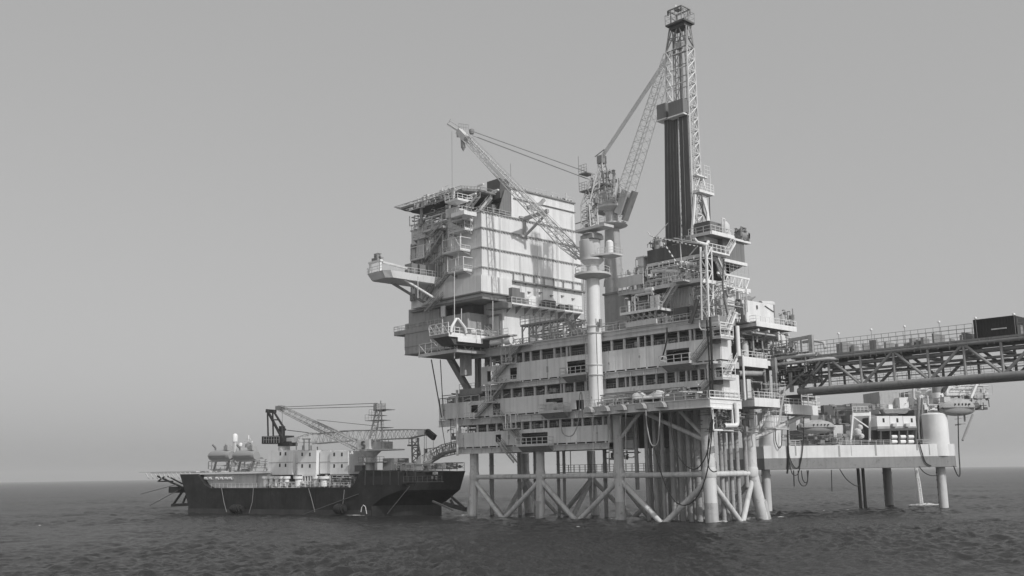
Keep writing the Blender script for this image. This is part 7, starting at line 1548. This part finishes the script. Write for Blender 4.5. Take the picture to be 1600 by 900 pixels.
# gangway tower and gangway
t = T('gangway', 'dark trussed gangway climbing from the ship to the platform deck', 'gangway', SM @ SY(655, 735, 5)); m = MB(SM)
for y in (3, 6):
    for px0, px1 in ((644.5, 643.5), (651, 654), (661, 652)): m.bar(SY(px0, 735, y), SY(px1, 684, y), .28)
    m.zig(SY(644, 733, y), SY(643.5, 688, y), SY(660, 733, y), SY(653, 688, y), 4, .12, True, True)
m.box(SY(640, 697, 3), SY(650, 695, 6)); m.rail([(SY(639, 697, 3).x, 3, SY(640, 697, 3).z), (SY(650, 697, 3).x, 3, SY(640, 697, 3).z)], 1.6, 1, .1, (.8,)); m.build('tower', DARK, t)
g0 = SM @ SY(657, 727, 4); g1 = FY(690, 708, 2.0); g2 = FY(716, 702, 2.0); wv = V((.25, 1.5, 0))
m = MB()
for a, b_ in ((g0, g1), (g1, g2)):
    for o in (V((0, 0, 0)), wv):
        m.bar(a + o, b_ + o, .22, .4); m.bar(a + o + V((0, 0, 1.9)), b_ + o + V((0, 0, 1.9)), .16); m.zig(a + o, b_ + o, a + o + V((0, 0, 1.9)), b_ + o + V((0, 0, 1.9)), 8, .07, False, True)
    m.bar(a + wv * .5, b_ + wv * .5, 1.5, .1)
    m.zig(a - V((0, 0, .9)), b_ - V((0, 0, .9)), a, b_, 9, .08, False, True); m.bar(a - V((0, 0, .9)), b_ - V((0, 0, .9)), .18)
m.build('span', MID, t)
m = MB(SM); q = SY(660, 716, 4); 
for px in (663, 672, 682, 692): m.bar(SY(px, 722 - (px - 660) * .4, 4), SY(px, 700, 4), .14)
m.bar(SY(663, 702, 4), SY(692, 698, 4), .16); m.build('canopy_frame', DARK, t)
# ropes, hanging hoses and fenders on the hull
RP = [((452, 812), (560, 772), 'taut pale mooring rope slanting down from the ship waist'), ((605, 803), (640, 760), 'dim mooring rope leading down towards the bow'), ((234, 790), (282, 764), 'thin stern rope slanting left into the sea'), ((220, 772), (276, 757), 'upper thin stern rope slanting left into the sea')]
for a, b_, lab in RP: MB(SM).tube(SY(*a, -1.2), SY(*b_, -.2), .09, n=5).build('rope', DARK, label=lab, cat='rope', group='ropes of the ship')
for lab, P in (('pale hose hanging down the hull near the stern', [(346, 762), (350, 785), (354, 800)]), ('second pale hose down the hull, right of the tyre fender', [(396, 762), (394, 785), (389, 802)]), ('dim hose down the hull amidships', [(482, 763), (487, 780), (492, 800)]), ('dim hose down the hull left of the raised bow part', [(538, 765), (536, 785), (532, 802)])):
    MB(SM).path([SY(px, py, -.25) for px, py in P], .07, 5).build('hose', MID, label=lab, cat='hose', group='hoses hanging on the ship hull')
for px, lab in ((370, 'large dark tyre fender floating against the stern half of the hull'), (531, 'dark tyre fender half lost against the middle of the hull')):
    q = SY(px, 795, -1.3); m = MB(SM); L = 2.0 if px < 400 else 1.5
    for k in range(7): x = q.x - L + k * L / 3; r = 1.2 * math.sqrt(max(.15, 1 - ((k - 3) / 3.4) ** 2)); m.tube((x - .26, -1.3, q.z), (x + .26, -1.3, q.z), r, n=14)
    m.build('tyre_fender', BLACK, label=lab, cat='fender')
m = MB(SM); m.path([SY(px, py, -.6) for px, py in ((564, 800), (565, 793), (568, 789), (571, 792), (573, 803))], .09, 5); m.build('bilge_discharge', wm, label='thin arc of water spilling from the hull near the bow', cat='water jet')
foam(SM @ V((SY(565, 806).x, -2.0, 0)), 3.0, 1.0, .2, 5, .1)
